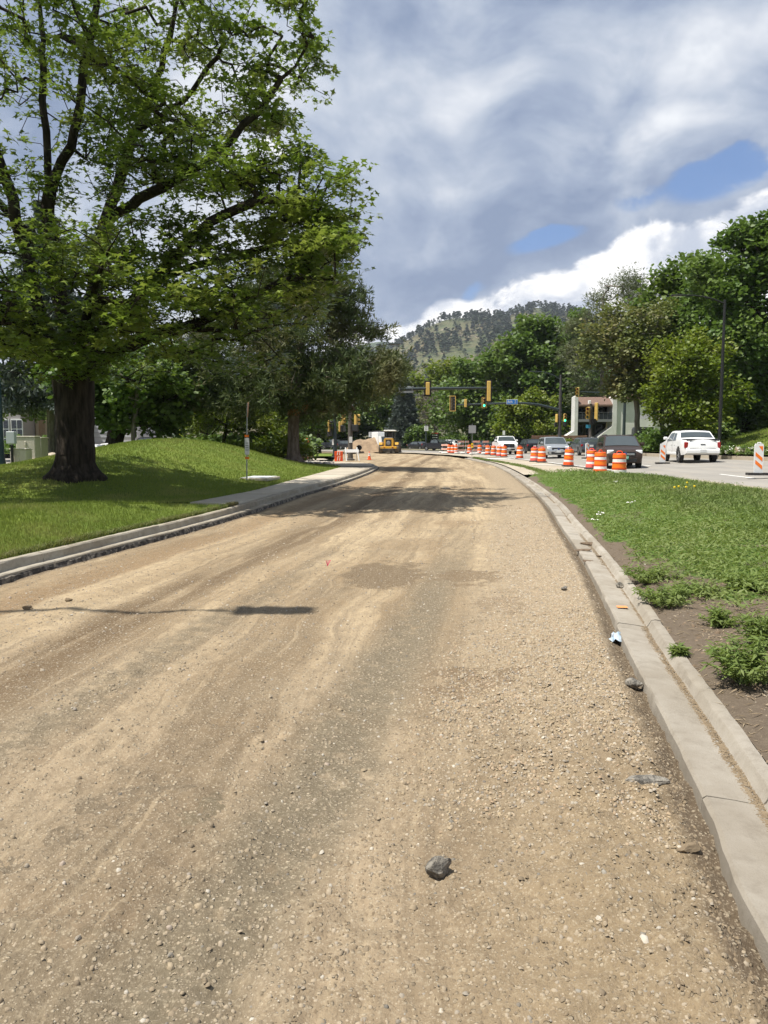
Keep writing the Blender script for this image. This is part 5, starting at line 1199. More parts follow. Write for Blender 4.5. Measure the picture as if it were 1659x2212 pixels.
# ragged longer grass hanging over the left curb
n = 6500; yy = 7+9*rg.random(n); bx = np.interp(yy, [p[1] for p in LB[:80]], [p[0] for p in LB[:80]])-.02-.10*rg.random(n)**1.5+.05*(fbm(yy*3, yy*0, 3, 5)-.4)
V, f = blades(bx, yy, np.full(n, .20), rg.uniform(.03, .10, n)*(.5+fbm(yy*2, yy*0+3, 3, 15)), .010, rg, 1.0, 2)
DRYG = leafmat('dry_edge_grass', (.10, .15, .03), (.20, .20, .075), (.22, .18, .09), .3, .7, 1.2)
tag(link('curb_grass', fast_mesh('curb_grass', V, f, False, DRYG)), 'ragged grass fringe hanging over the left curb', 'grass', kind='stuff')
# reservation: rough grass at the back, weeds at the front
x, y = poly_pts(150000, medp, 5.2, 31.5, 1.5, 10.3, 1.6); g = green_at(x, y); d = dist_poly(x, y, RB)
wgrass = sstep(1.2, 3.2, d+(fbm(x*.7, y*.5, 3, 14)-.5)*2.5)
k = rg.random(len(x)) < g*wgrass; gx, gy = x[k], y[k]
V, f = blades(gx, gy, med_h(gx, gy)-.01, rg.uniform(.07, .19, len(gx))*(.6+.7*fbm(gx*1.2, gy*1.2, 3, 19)), .009+.0006*gy, rg, .8, 2)
tag(link('rough_grass', fast_mesh('rough_grass', V, f, False, GRASSM)), 'unmown rough grass on the right reservation', 'grass', kind='stuff')
k = rg.random(len(x)) < g*(1-wgrass*.75); gx, gy = x[k], y[k]; hz = rg.random(len(gx))*.15*(.35+fbm(gx*1.6, gy*1.6, 3, 29))
P = np.column_stack([gx, gy, med_h(gx, gy)+hz]); V, f = scatter(NARROW, P, frames(len(P), rg, .4), rg.uniform(.035, .075, len(P))*(1+.02*gy))
tag(link('ground_weeds', fast_mesh('ground_weeds', V, [f], False, WEED)), 'low feathery weeds creeping along the reservation edge', 'weeds', kind='stuff')
# weeds in the crack behind the nose curb
n = 5000; y = 31+34*rg.random(n); bx = np.interp(y, [p[1] for p in RB], [p[0] for p in RB])+.10+.85*sstep(60, 34, y)+rg.normal(0, .10, n); k = fbm(y*.8, bx*0, 3, 3) > .42; 
V, f = blades(bx[k], y[k], np.full(k.sum(), .17), rg.uniform(.05, .16, k.sum()), .03, rg, .9, 1)
tag(link('crack_weeds', fast_mesh('crack_weeds', V, f, False, WEED)), 'thin line of weeds in the paving crack beyond the reservation', 'weeds', kind='stuff')
# right verge grass
x = 19.8+16*rg.random(40000); y = 38+24*rg.random(40000); k = (np.abs(x) < y*.53+1) & (dist_poly(x, y, EDGE) > .5); x, y = x[k], y[k]
V, f = blades(x, y, verge_h(x, y)-.01, rg.uniform(.08, .16, len(x)), .05, rg, .6)
tag(link('hill_grass', fast_mesh('hill_grass', V, f, False, GRASS)), 'grass on the sloping verge right of the road', 'grass', kind='stuff')
# pebbles, twigs and dry litter on the bare soil
x, y = poly_pts(26000, medp, 2.5, 12, 1.4, 6.5, 1.6); k = rg.random(len(x)) > green_at(x, y); x, y = x[k], y[k]
stones('soil_grit', x, y, med_h(x, y), .004+.010*rg.random(len(x))**3, GRAV, rg, median, simple=True)
x, y = poly_pts(5200, medp, 2.5, 11, 1.4, 6.5, 1.6); k = rg.random(len(x)) > green_at(x, y); x, y = x[k], y[k]
stones('soil_clods', x, y, med_h(x, y)-.002, .008+.022*rg.random(len(x))**3, mat('reservation_soil', (.135, .098, .066), .95, color2=(.22, .165, .115), nscale=9, spec=.1), rg, median, .8)
x, y = poly_pts(12000, medp, 2.5, 12, 1.4, 6.5, 1.6); P = np.column_stack([x, y, med_h(x, y)+.008]); V, f = scatter(NARROW*np.array([1, .35, .4]), P, frames(len(P), rg, .85), rg.uniform(.03, .10, len(P)))
LITTER = leafmat('dry_litter', (.22, .16, .10), (.34, .27, .18), None, .1, .9)
tag(link('dry_litter', fast_mesh('dry_litter', V, [f], False, LITTER), median), kind='stuff')

# --- single weed plants standing in the bare soil
def weed_plant(label, u, v, z, r, h, seed, n=26):
    rg = np.random.default_rng(seed); b = atz(u, v, z); b.z = float(med_h(b.x, b.y)); t = thing('weed_plant', label, 'weed', b)
    mb = MB(); LP = []; LD = []
    for k in range(n):
        a = rg.random()*6.28; rr = r*rg.random()**.6; tx, ty, tz = math.cos(a)*rr, math.sin(a)*rr, h*(1-.45*(rr/r)**2)*rg.uniform(.7, 1.05)
        mb.tube([(tx*.25, ty*.25, -.01), (tx*.6, ty*.6, tz*.5), (tx, ty, tz)], [.004, .003, .0015], 4, False)
        for j in range(30):
            q = .2+.8*j/29; LP.append((tx*(.25+.75*q), ty*(.25+.75*q), tz*q)); aa = j*2.4+rg.random(); LD.append((math.cos(aa), math.sin(aa), .25+.5*(q > .9)))
    mb.build('stems', mat('weed_stem', (.12, .17, .05), .7), t, smooth=None)
    LP = np.array(LP); LD = np.array(LD); fr = frames(len(LP), rg, .5, LD*3)
    V, f = scatter(NARROW, LP, fr, rg.uniform(.032, .070, len(LP))); link('leaves', fast_mesh('leaves', V, [f], False, WEED), t)
    return t
weed_plant('largest leafy weed clump at the right picture edge beside the curb', 1622, 1440, .25, .27, .27, 1, 44)
weed_plant('feathery weed clump directly above the largest one', 1652, 1375, .25, .24, .22, 5, 34)
weed_plant('small separate weed tuft in bare soil left of the largest clump', 1556, 1330, .25, .16, .13, 2, 22)
weed_plant('broad weed patch nearest the curb where the soil begins', 1440, 1285, .22, .34, .16, 3, 40)
weed_plant('weed patch between curb and bare patch, furthest left of these', 1400, 1240, .22, .34, .16, 4, 40)
weed_plant('light green weed on the right edge above the bare patch', 1650, 1262, .28, .24, .15, 6, 28)
weed_plant('low weed in the middle of the bare patch', 1500, 1262, .26, .30, .11, 7, 28)
weed_plant('tiny weed sprout close to the curb', 1470, 1385, .22, .06, .07, 8, 8)
weed_plant('weed tuft at the right edge in the middle of the soil', 1605, 1255, .28, .22, .16, 9, 26)
# dandelions on the reservation
YELL = mat('dandelion_yellow', (.85, .60, .03), .7); WHT = mat('clover_white', (.8, .78, .74), .7)
STEM = mat('weed_stem', (.12, .17, .05), .7)
for k, (u, v) in enumerate(((1484, 1050), (1466, 1057), (1482, 1059), (1500, 1058), (1457, 1060))):
    p = atz(u, v, .48); t = thing('dandelion', 'yellow dandelion flower in the rough grass of the reservation', 'flower', (p.x, p.y, float(med_h(p.x, p.y))), 0, 'dandelions on the reservation')
    MB().tube([(0,0,0),(.01,0,.2)], .004, 5).build('stem', STEM, t); MB().lathe([(.01,.19),(.024,.205),(.026,.215),(.02,.235)], 10).build('flower_head', YELL, t)
for k, (u, v) in enumerate(((1293, 1106), (1286, 1112), (1300, 1104), (1361, 1088), (1368, 1087), (1330, 1050))):
    p = atz(u, v, .36); t = thing('white_flower', 'small white bloom among the low weeds of the reservation', 'flower', (p.x, p.y, float(med_h(p.x, p.y))), 0, 'white blooms on the reservation')
    MB().tube([(0,0,0),(.01,0,.13)], .003, 5).build('stem', STEM, t)
    mb = MB(); rr = random.Random(k)
    for j in range(5): mb.lathe([(.004,0),(.014,.006),(.006,.013)], 7, (rr.uniform(-.05,.05), rr.uniform(-.05,.05), .12+rr.uniform(0,.03)))
    mb.build('flower_head', WHT, t)
# ------------------------------------------------------------------ street furniture and works equipment
ORG = mat('safety_orange', (.86, .105, .012), .45, color2=(.76, .085, .012), nscale=5, dirt=((.42, .12, .05), 9, .35))
ORGS = mat('orange_sheeting', (.90, .20, .015), .35, dirt=((.55, .16, .04), 12, .35))
WSH = mat('white_sheeting', (.78, .77, .74), .4, dirt=((.50, .46, .40), 10, .45))
RUB = mat('black_rubber', (.022, .022, .022), .8, dirt=((.16, .13, .10), 14, .6))
PNK = mat('faded_pink_plastic', (.85, .13, .10), .45, dirt=((.6, .16, .13), 9, .3))
STEEL = mat('galvanised_steel', (.34, .35, .35), .45, metal=.7, color2=(.26, .265, .27), nscale=20)
DKPOLE = mat('dark_green_paint', (.022, .034, .036), .45, color2=(.03, .042, .044), nscale=4)
SYEL = mat('signal_yellow', (.64, .43, .11), .45, color2=(.56, .37, .10), nscale=6)
SBLK = mat('signal_black', (.012, .012, .012), .55)
LWHT = mat('white_paint_metal', (.74, .74, .72), .5)
def drum(label, u, Y, z, lean=0.0, rz=0.0, body=ORG, top=None, writing=None, sheet=ORGS):
    x = (u-CX)/F*Y
    t = thing('traffic_drum', label, 'traffic drum', (x, Y, z), rz, 'orange drums along the works'); t.rotation_euler = (0, lean, rz)
    MB().lathe([(.36,0),(.37,.02),(.36,.06),(.30,.085),(.27,.09)], 28).build('base_ring', RUB, t)
    def rr(zz): return .292-.058*(zz-.06)/.9
    MB().lathe([(rr(.06),.06),(rr(.10),.10),(rr(.2),.22),(rr(.22)-.012,.225),(rr(.4)-.012,.405),(rr(.4),.41),(rr(.43),.43),(rr(.43)-.012,.435),(rr(.6)-.012,.60),(rr(.6),.605),(rr(.63),.63),(rr(.63)-.012,.635),(rr(.8)-.012,.79),(rr(.8),.795),(rr(.95),.93),(.20,.965),(.19,.955),(.02,.95)], 28).build('body', body, t)
    for za, zb_, m in ((.255,.365,WSH),(.445,.59,sheet),(.645,.755,WSH),(.81,.915,sheet)):
        MB().lathe([(rr(za)-.009,za),(rr(zb_)-.009,zb_)] if zb_ < .8 else [(rr(za)+.003,za),(rr(zb_)+.003,zb_)], 28, cap=False).build('reflective_band', m, t)
    MB().tube([(-.10,0,.955),(-.095,0,1.02),(-.05,0,1.05),(.05,0,1.05),(.095,0,1.02),(.10,0,.955)], .018, 8).build('handle', top or body, t)
    if writing: text('writing', writing, .13, SBLK, t, (.05, -rr(.15)-.004, .155), (R(90), 0, 0), .003)
    return t
Zr = lambda u, Y: float(road_z((u-CX)/F*Y, Y))
drum('nearest orange drum, rightmost, standing before the brown car', 1337, 28.4, .12)
drum('orange drum second nearest, between pink drum and nearest drum', 1296, 32.4, .12, body=ORG, rz=.6)
drum('faded pink drum with black writing near its foot', 1277, 39.6, .13, body=PNK, writing='NCI')
drum('dented orange drum standing alone in front of the silver car', 1227, 43.2, .14, lean=.05)
drum('right drum of the pair left of the silver car', 1169.6, 51.7, .14)
drum('left drum of the pair left of the silver car', 1153.5, 53.8, .14, body=PNK)
drum('single orange drum between the pair and the white work truck', 1122, 63.0, .14)
drum('rightmost drum of the four before the white work truck', 1088.5, 70.3, .14)
drum('second from right of four drums before the white work truck', 1078, 73.5, .14, body=PNK)
drum('third from right of four drums before the white work truck', 1065.5, 78, .14)
drum('leftmost of four drums before the white work truck', 1053, 82, .14)
drum('orange drum between the two barricades right of the sign post', 1035.6, 88.5, .15)
drum('orange drum close left of the sign post', 1013.6, 90, .15)
drum('rightmost drum of the trio by the black pickup', 984.8, 92, .15)
drum('middle drum of the trio by the black pickup', 977.5, 93.4, .15)
drum('leftmost drum of the trio by the black pickup', 970, 94.6, .15)
def vpanel(label, u, Y, z, rz=0.0):
    t = thing('vertical_panel', label, 'vertical panel', ((u-CX)/F*Y, Y, z), rz, 'striped vertical panels')
    MB().prism([(-.36,-.17),(.36,-.17),(.36,.17),(-.36,.17)], .0, .085, 'Z').build('base', RUB, t, smooth=None)
    MB().prism([(-.14,.07),(.14,.07),(.15,.55),(.148,1.02),(.12,1.09),(-.12,1.09),(-.148,1.02),(-.15,.55)], -.03, .03).build('panel', LWHT, t, smooth=None)
    for k in range(3):
        z0 = .30+k*.27
        p = [(-.115, z0+.10), (.115, z0-.10), (.115, z0+.03), (-.115, z0+.23)] if k < 2 else [(-.115+.10, z0+.16), (.115, z0-.02), (.115, z0+.16)]
        MB().prism(p, -.036, -.031).build('stripe', ORGS, t, smooth=None)
    MB().tube([(-.06,0,1.05),(-.05,0,1.12),(.05,0,1.12),(.06,0,1.05)], .02, 8).build('handle', LWHT, t)
    return t
vpanel('nearest striped vertical panel at the right picture edge', 1637, 26.6, .36, R(-8))
vpanel('striped vertical panel left of the white pickup', 1430, 41.8, Zr(1430, 41.8), R(-6))
vpanel('farthest striped vertical panel, beside the dark wagon', 1267, 56, Zr(1267, 56), R(25))
def barricade(label, u, Y, z, rz, w_=1.2, h=1.52):
    t = thing('barricade', label, 'barricade', ((u-CX)/F*Y, Y, z), rz, 'striped three-rail barricades')
    for s in (-1, 1):
        MB().box((s*w_*.38, 0, h/2), (.05, .05, h)).build('post', STEEL, t, smooth=None); MB().box((s*w_*.38, 0, .03), (.06, 1.1, .06)).build('foot', STEEL, t, smooth=None)
    for k in range(3):
        zc = h-.12-k*.5
        rl = MB().box((0, -.04, zc), (w_, .03, .22)).build('rail', WSH, t, smooth=None)
        for j in range(6):
            x0 = -w_/2+.02+j*w_/6; MB().prism([(x0, zc-.105), (x0+w_/12, zc-.105), (x0+w_/12+.07, zc+.105), (x0+.07, zc+.105)], -.058, -.056).build('stripe', ORGS, rl, smooth=None)
    return t
barricade('striped barricade right of the drum trio', 995, 92, .15, R(25), .95)
barricade('narrow striped barricade turned edge-on left of the sign post', 1008, 94, .15, R(55), .85)
barricade('striped barricade just right of the sign post', 1028, 91, .15, R(10), .85)
barricade('striped barricade left of the white work truck', 1048, 89, .15, R(15), .75)
barricade('low leaning barricade at the nose of the black pickup', 961, 97, .15, R(-30), 1.0, 1.1)
BAG = mat('white_sandbag', (.66, .64, .60), .9, color2=(.52, .49, .44), nscale=8, bump=.5)
def sandbag(label, u, Y, z, s, seed):
    rg = random.Random(seed); t = thing('sandbag', label, 'sandbag', ((u-CX)/F*Y, Y, z), rg.uniform(-.6, .6), 'white sandbags at the barricade feet')
    V = []; n, m = 12, 7
    for i in range(m):
        a = -math.pi/2+math.pi*i/(m-1)
        for k in range(n):
            b = 2*math.pi*k/n; q = 1+rg.uniform(-.08, .08); V.append((s*math.cos(a)**.6*math.cos(b)*q if abs(math.cos(a)) > 1e-6 else 0, s*.62*max(0, math.cos(a))**.6*math.sin(b)*q, s*.34*(math.sin(a)+.9)*q))
    MB().add(V, [(i*n+k, i*n+(k+1) % n, (i+1)*n+(k+1) % n, (i+1)*n+k) for i in range(m-1) for k in range(n)]).build('bag', BAG, t, smooth=80)
    MB().lathe([(.02*s,0),(.10*s,.05*s),(.05*s,.14*s)], 8, (s*.95, 0, s*.25)).build('tied_end', BAG, t)
for k, (u, Y, s, lab) in enumerate(((952, 96, .32, 'sandbag farthest left'), (960, 88, .42, 'large sandbag below the leaning barricade'), (986, 88, .34, 'sandbag between drum trio and barricade'), (999, 89, .34, 'sandbag at the foot of the first barricade'), (1019, 84, .36, 'sandbag beside the sign post foot'), (1030, 87, .30, 'sandbag right of the sign post'), (1045, 85, .40, 'large sandbag farthest right'))):
    sandbag('white '+lab if 'large' not in lab else lab.replace('large', 'large white'), u, Y, .14, s, k)
def post_sign(name, label, cat, u, Y, z, h, plate, pm, zc, pole=STEEL, r=.03, words=(), rz=0.0, edge=None, wm=None, side=-1):
    t = thing(name, label, cat, ((u-CX)/F*Y, Y, z), rz)
    MB().tube([(0,0,-.1),(0,0,h)], r, 8).build('post', pole, t)
    w_, hh = plate
    MB().box((0, side*(r+.012), zc), (w_, .012, hh)).build('plate', pm, t, smooth=None)
    for (s, size, dx, dz) in words: text('lettering', s, size, wm or SBLK, t, (dx, side*(r+.020), zc+dz), (R(90), 0, 0), .002)
    return t
post_sign('sign_post', 'tall grey sign seen from behind at the end of the median', 'road sign', 1019, 72, .14, 3.05, (.68, .72), mat('sign_back', (.33, .34, .345), .5, metal=.5), 2.55)
o = [c for c in bpy.data.objects if c.get('label') == 'tall grey sign seen from behind at the end of the median'][0]
m_ = MB().box((.0, -.05, 1.05), (.20, .02, .42)).build('object_marker', mat('marker_yellow', (.85, .55, .02), .4), o, smooth=None)
MB().prism([(-.05,1.0),(.03,1.0),(.05,1.08),(0,1.14),(-.05,1.1)], -.066, -.062).build('marker_symbol', SBLK, m_, smooth=None)
W35 = (('SPEED', .16, 0, .27), ('LIMIT', .16, 0, .10), ('35', .42, 0, -.19))
post_sign('speed_sign', 'white 35 speed limit sign left of the wheel loader', 'road sign', 801, 128, .2, 2.9, (.66, .82), LWHT, 2.55, words=W35)
post_sign('speed_sign', 'white 35 speed limit sign on a dark pole right of the grey spruce', 'road sign', 920, 128, .2, 4.2, (.66, .82), LWHT, 3.55, pole=DKPOLE, r=.13, words=W35)
post_sign('small_sign', 'small white sign on a post behind the white work truck', 'road sign', 1087, 108, .2, 2.9, (.34, .6), LWHT, 2.6)
post_sign('crossing_sign', 'yellow-green pedestrian crossing sign behind the mound', 'road sign', 395, 62, 1.0, 2.0, (.02, .02), SYEL, 1.0)
o = [c for c in bpy.data.objects if c.get('label') == 'yellow-green pedestrian crossing sign behind the mound'][0]
FLU = mat('fluorescent_yellow', (.72, .76, .03), .4)
d_ = MB().prism([(0,.72),(.30,1.22),(0,1.74),(-.30,1.22)], -.06, -.045).build('diamond_plate', FLU, o, smooth=None)
MB().tube([(0,-.065,1.05),(.02,-.065,1.3),(-.08,-.065,1.5)], .03, 6).tube([(.02,-.065,1.28),(.09,-.065,1.0)], .025, 6).build('walker_symbol', SBLK, d_)
MB().box((0, -.05, .52), (.36, .015, .36)).build('lower_plate', FLU, o, smooth=None)
post_sign('round_sign', 'round grey sign back beside the second tree', 'road sign', 281, 40, float(lawn_h(-13.2, 40))-.5, 1.1, (.02, .02), STEEL, .6)
o = [c for c in bpy.data.objects if c.get('label') == 'round grey sign back beside the second tree'][0]
MB().lathe([(.24,-.05),(.26,-.045),(.26,-.03),(.24,-.025)], 24, (0, 0, .85), 'Y').build('disc', mat('sign_grey', (.30, .31, .32), .5), o)
# marker post on the lawn
lp = atz(533, 1036, .33); lz = float(lawn_h(lp.x, lp.y))
mp = thing('marker_post', 'slim metal post with small orange and white plate on the lawn', 'sign post', (lp.x, lp.y, lz))
k_ = lp.y/F
MB().tube([(0,0,-.1),(.03,0,1.6),(.06,0,(1036-870)*k_)], [.022,.02,.016], 8).build('post', STEEL, mp)
MB().box((.03, -.03, (1036-962)*k_), (.14, .015, .52)).build('plate', WSH, mp, smooth=None)
for zz in (985, 940): MB().box((.03, -.041, (1036-zz+(-2 if zz > 960 else 0))*k_), (.13, .006, .07)).build('orange_strip', ORGS, mp, smooth=None)
for j in range(4): MB().box((.03, -.041, (1036-955-j*5)*k_), (.09, .004, .018)).build('text_line', mat('print_grey', (.25, .25, .25), .6), mp, smooth=None)
MB().tube([(.05,0,(1036-900)*k_),(.09,0,(1036-868)*k_)], .022, 6).build('reflector_whip', mat('faded_orange', (.45, .25, .16), .6), mp)
sp = atz(560, 1031, .35); cv = thing('utility_cover', 'pale concrete utility cover flush in the lawn by the marker post', 'utility cover', (sp.x, sp.y, float(lawn_h(sp.x, sp.y))+.0), R(-8))
MB().box((0, 0, .03), (1.0, 1.5, .1), ch=.02).build('frame', CONC_W, cv, smooth=None); MB().box((0, 0, .085), (.84, 1.32, .02), ch=.005).build('lid', mat('pale_cover', (.62, .63, .62), .7, color2=(.54, .55, .54), nscale=4), cv, smooth=None)

# --- traffic signals
LENS = {'r': mat('red_lens_off', (.10, .012, .01), .25), 'y': mat('amber_lens_off', (.11, .06, .01), .25), 'g': mat('green_lens_off', (.01, .06, .045), .25), 'G': mat('green_lens_lit', (.02, .5, .35), .3, emit=(.05, 1.0, .62), estr=1.6)}
def signal_head(parent, loc, face, lenses='ryg', plate=True, yellow_edge=True, size=1.0, body=SYEL, name='signal_head'):
    """face = heading (radians) the lenses look to; local -Y is the front"""
    n = len(lenses); h = .36*n*size; o = MB().box((0, .02, 0), (.34*size, .20*size, h), ch=.03).build(name, body, parent, loc=loc, rz=face)
    if plate:
        MB().prism([(-.30*size,-h/2-.13*size),(.30*size,-h/2-.13*size),(.30*size,h/2+.13*size),(-.30*size,h/2+.13*size)], -.03, .0).build('backplate', SBLK, o, smooth=None)
        if yellow_edge:
            for s in (-1, 1):
                MB().box((s*.285*size, -.034, 0), (.05*size, .006, h+.24*size)).build('backplate_border', SYEL, o, smooth=None); MB().box((0, -.034, s*(h/2+.105*size)), (.52*size, .006, .05*size)).build('backplate_border', SYEL, o, smooth=None)
    for k, c in enumerate(lenses):
        z = h/2-.18*size-k*.36*size
        MB().lathe([(.135*size,-.10),(.13*size,-.115),(.06*size,-.13)], 18, (0, 0, z), 'Y').build('lens', LENS[c], o)
        V = []; m = 13
        for q in range(m):
            a = math.pi*(-.15+1.3*q/(m-1)); V += [(.165*size*math.cos(a), -.09, z+.165*size*math.sin(a)), (.165*size*math.cos(a), -.34*size, z+.165*size*math.sin(a)+.01)]
        MB().add(V, [(2*q, 2*q+1, 2*q+3, 2*q+2) for q in range(m-1)]).build('visor', SBLK if not body is SYEL or plate else SYEL, o, smooth=60)
    return o
def ped_head(parent, loc, face, lit=False):
    o = MB().box((0, 0, 0), (.46, .22, .46), ch=.02).build('pedestrian_head', SBLK, parent, loc=loc, rz=face)
    MB().box((0, -.115, 0), (.38, .01, .38)).build('face', mat('ped_face', (.05, .05, .052), .3), o, smooth=None)
    return o
# near mast arm, pole under the pine
Y1 = 54.0; x1 = (757-CX)/F*Y1
ms = thing('signal_mast', 'dark signal mast under the pine with long arm reaching right', 'traffic signal', (x1, Y1, .22))
def l1(u, v): return ((u-CX)/F*Y1-x1, 1.5+(HZ-v)/F*Y1-.22)
BRNP = mat('brown_grey_pole', (.085, .075, .065), .6, color2=(.12, .105, .09), nscale=5)
MB().lathe([(.30,0),(.30,.10),(.20,.14),(.17,.5),(.15,3.2),(.125,8.0),(.11,8.1)], 16).build('pole', BRNP, ms)
arm = [l1(757, 882), l1(790, 862), l1(825, 848), l1(860, 843), l1(905, 841.5), l1(980, 840.5), l1(1062, 839.5)]
MB().tube([(x, 0, z) for x, z in arm], [.15, .145, .135, .125, .115, .10, .075], 12).build('mast_arm', DKPOLE, ms)
lum = [l1(757, 800), l1(785, 768), l1(815, 752), l1(846, 747)]
MB().tube([(x, 0, z) for x, z in lum], [.06, .05, .045, .04], 8).build('lamp_arm', DKPOLE, ms)
x, z = l1(852, 747); MB().box((x, 0, z), (.75, .28, .09), ch=.03).build('lamp_head', DKPOLE, ms)
x, z = l1(876, 843); pl = MB().box((x, -.02, z), (1.06, .03, .46)).build('street_sign', mat('sign_back_grey', (.42, .44, .45), .45, metal=.4), ms, smooth=None)
for s in (-1, 1): MB().box((x+s*.44, -.04, z), (.03, .26, .36)).build('sign_clamp', STEEL, pl, smooth=None)
signal_head(ms, (*[l1(923, 841)[0], -.02], l1(0, 841)[1]), math.pi, 'ryg', True, False, .80)
signal_head(ms, (l1(1053.5, 0)[0], -.02, l1(0, 846.5)[1]), math.pi, 'ryggy', True, False, .77)
x, z = l1(752, 906); signal_head(ms, (x-.35, .15, z), R(60), 'ryg', False, False, .62)
x, z = l1(768, 908); signal_head(ms, (x+.05, -.1, z), R(120), 'ryg', False, False, .78)
x, z = l1(766, 925); ped_head(ms, (x+.05, -.2, z), R(-10)); x, z = l1(741, 926); ped_head(ms, (x, .1, z), R(70))
x, z = l1(758, 950); MB().box((x, -.17, z), (.22, .02, .42)).build('pole_notice', LWHT, ms, smooth=None)
# second dark pole with pedestrian signals
Y2 = 66.0; x2 = (724-CX)/F*Y2
pp = thing('signal_pole', 'dark signal pole with walk signals left of the mast pole', 'traffic signal', (x2, Y2, .18))
MB().lathe([(.30,0),(.30,.08),(.19,.12),(.17,2.4),(.14,2.5),(.12,6.0)], 16).build('pole', DKPOLE, pp)
def l2(u, v): return ((u-CX)/F*Y2-x2, 1.5+(HZ-v)/F*Y2-.18)
x, z = l2(712, 921); signal_head(pp, (x, -.1, z), R(90), 'ryg', True, False, .9); x, z = l2(713, 937); ped_head(pp, (x, -.1, z), 0)
x, z = l2(733, 922); signal_head(pp, (x+.1, 0, z), R(200), 'ryg', False, False, .8); x, z = l2(720, 955); MB().box((x, -.19, z), (.16, .02, .5)).build('pole_notice', LWHT, pp, smooth=None)
# far mast arm with the street name
Y3 = 82.0; x3 = (1207-CX)/F*Y3; z3 = float(verge_h(x3, Y3))
m3 = thing('signal_mast', 'far signal mast with curved arm carrying the blue street name sign', 'traffic signal', (x3, Y3, z3))
def l3(u, v): return ((u-CX)/F*Y3-x3, 1.5+(HZ-v)/F*Y3-z3)
MB().lathe([(.28,-.3),(.28,.1),(.2,.14),(.19,3.5),(.16,5.2),(.10,l3(0,812)[1])], 16).build('pole', mat('bronze_pole', (.055, .05, .05), .5), m3)
arm = [l3(1205, 886), l3(1185, 881), l3(1160, 875), l3(1130, 872), l3(1090, 872), l3(1040, 873.5), l3(972, 876)]
MB().tube([(x, 0, z) for x, z in arm], [.15, .14, .13, .12, .105, .09, .065], 12).build('mast_arm', DKPOLE, m3)
lum = [l3(1206, 822), l3(1190, 812), l3(1170, 806), l3(1150, 805)]
MB().tube([(x, 0, z) for x, z in lum], [.055, .05, .045, .04], 8).build('lamp_arm', DKPOLE, m3)
x, z = l3(1148, 805); MB().box((x, 0, z), (.75, .28, .09), ch=.03).build('lamp_head', DKPOLE, m3)
signal_head(m3, (l3(976, 0)[0], -.10, l3(0, 873)[1]), R(62), 'rygg', True, True, .85)
o_ = MB().prism([(-.31,-.80),(.31,-.80),(.31,.80),(-.31,.80)], -.30, -.27).build('louvered_plate', SBLK, m3, smooth=None, loc=(l3(976, 0)[0], 0, l3(0, 873)[1]))
for s in (-1, 1):
    MB().box((s*.29, -.31, 0), (.07, .02, 1.6)).build('plate_border', SYEL, o_, smooth=None); MB().box((0, -.31, s*.78), (.5, .02, .07)).build('plate_border', SYEL, o_, smooth=None)
for k in range(7): MB().box((-.10, -.31, -.5+k*.16), (.14, .02, .05)).build('louver', mat('louver_grey', (.18, .18, .18), .4), o_, smooth=None)
signal_head(m3, (l3(1004, 0)[0], -.1, l3(0, 872)[1]), math.pi, 'ryg', False, False, .78)
signal_head(m3, (l3(1043.5, 0)[0], -.16, l3(0, 871)[1]), 0, 'ryG', True, True, .85)
x, z = l3(1103.5, 869.5); sg = MB().box((x, -.14, z), (1.17, .03, .50), ch=.01).build('street_sign', LWHT, m3, smooth=None)
MB().box((x, -.158, z), (1.11, .01, .44)).build('sign_field', mat('sign_blue', (.02, .16, .50), .4), sg, smooth=None)
text('street_name', '6th', .40, LWHT, sg, (x-.22, -.166, z), (R(90), 0, 0), .002); text('street_suffix', 'St', .20, LWHT, sg, (x+.33, -.166, z+.09), (R(90), 0, 0), .002); text('block_number', '500', .13, LWHT, sg, (x+.33, -.166, z-.10), (R(90), 0, 0), .002)
x, z = l3(1200, 904); signal_head(m3, (x, -.05, z), R(140), 'ryg', False, False, .8); x, z = l3(1217, 903); signal_head(m3, (x, -.1, z), 0, 'ryG', False, False, .8)
x, z = l3(1217, 916); ped_head(m3, (x, -.1, z), 0); x, z = l3(1198, 918); ped_head(m3, (x, 0, z), R(-90))
# signal pole near the building
Y4 = 70.0; x4 = (1273-CX)/F*Y4; z4 = float(verge_h(x4, Y4))
p4 = thing('signal_pole', 'signal pole with two big yellow heads in front of the white building', 'traffic signal', (x4, Y4, z4))
def l4(u, v): return ((u-CX)/F*Y4-x4, 1.5+(HZ-v)/F*Y4-z4)
MB().lathe([(.22,-.3),(.22,.1),(.16,.14),(.14,3.5),(.12,l4(0,874)[1]),(.02,l4(0,873)[1])], 14).build('pole', BRNP, p4)
x, z = l4(1269, 893); signal_head(p4, (x-.12, -.15, z), R(-35), 'ryg', False, False, 1.0); x, z = l4(1283, 890); signal_head(p4, (x+.05, -.1, z), R(150), 'ryggy', False, False, .88)
x, z = l4(1280, 911); ped_head(p4, (x, -.15, z), R(20)); x, z = l4(1267, 921.5); MB().box((x, -.16, z), (.42, .02, .30)).build('route_plate', mat('route_blue', (.05, .30, .45), .4), p4, smooth=None)
x, z = l4(1272, 870); MB().box((x-.1, 0, z), (.22, .3, .32), ch=.03).build('camera_box', LWHT, p4, smooth=None)
x, z = l4(1276, 948); MB().box((x, -.2, z), (.22, .1, .34)).build('push_button_box', LWHT, p4, smooth=None)
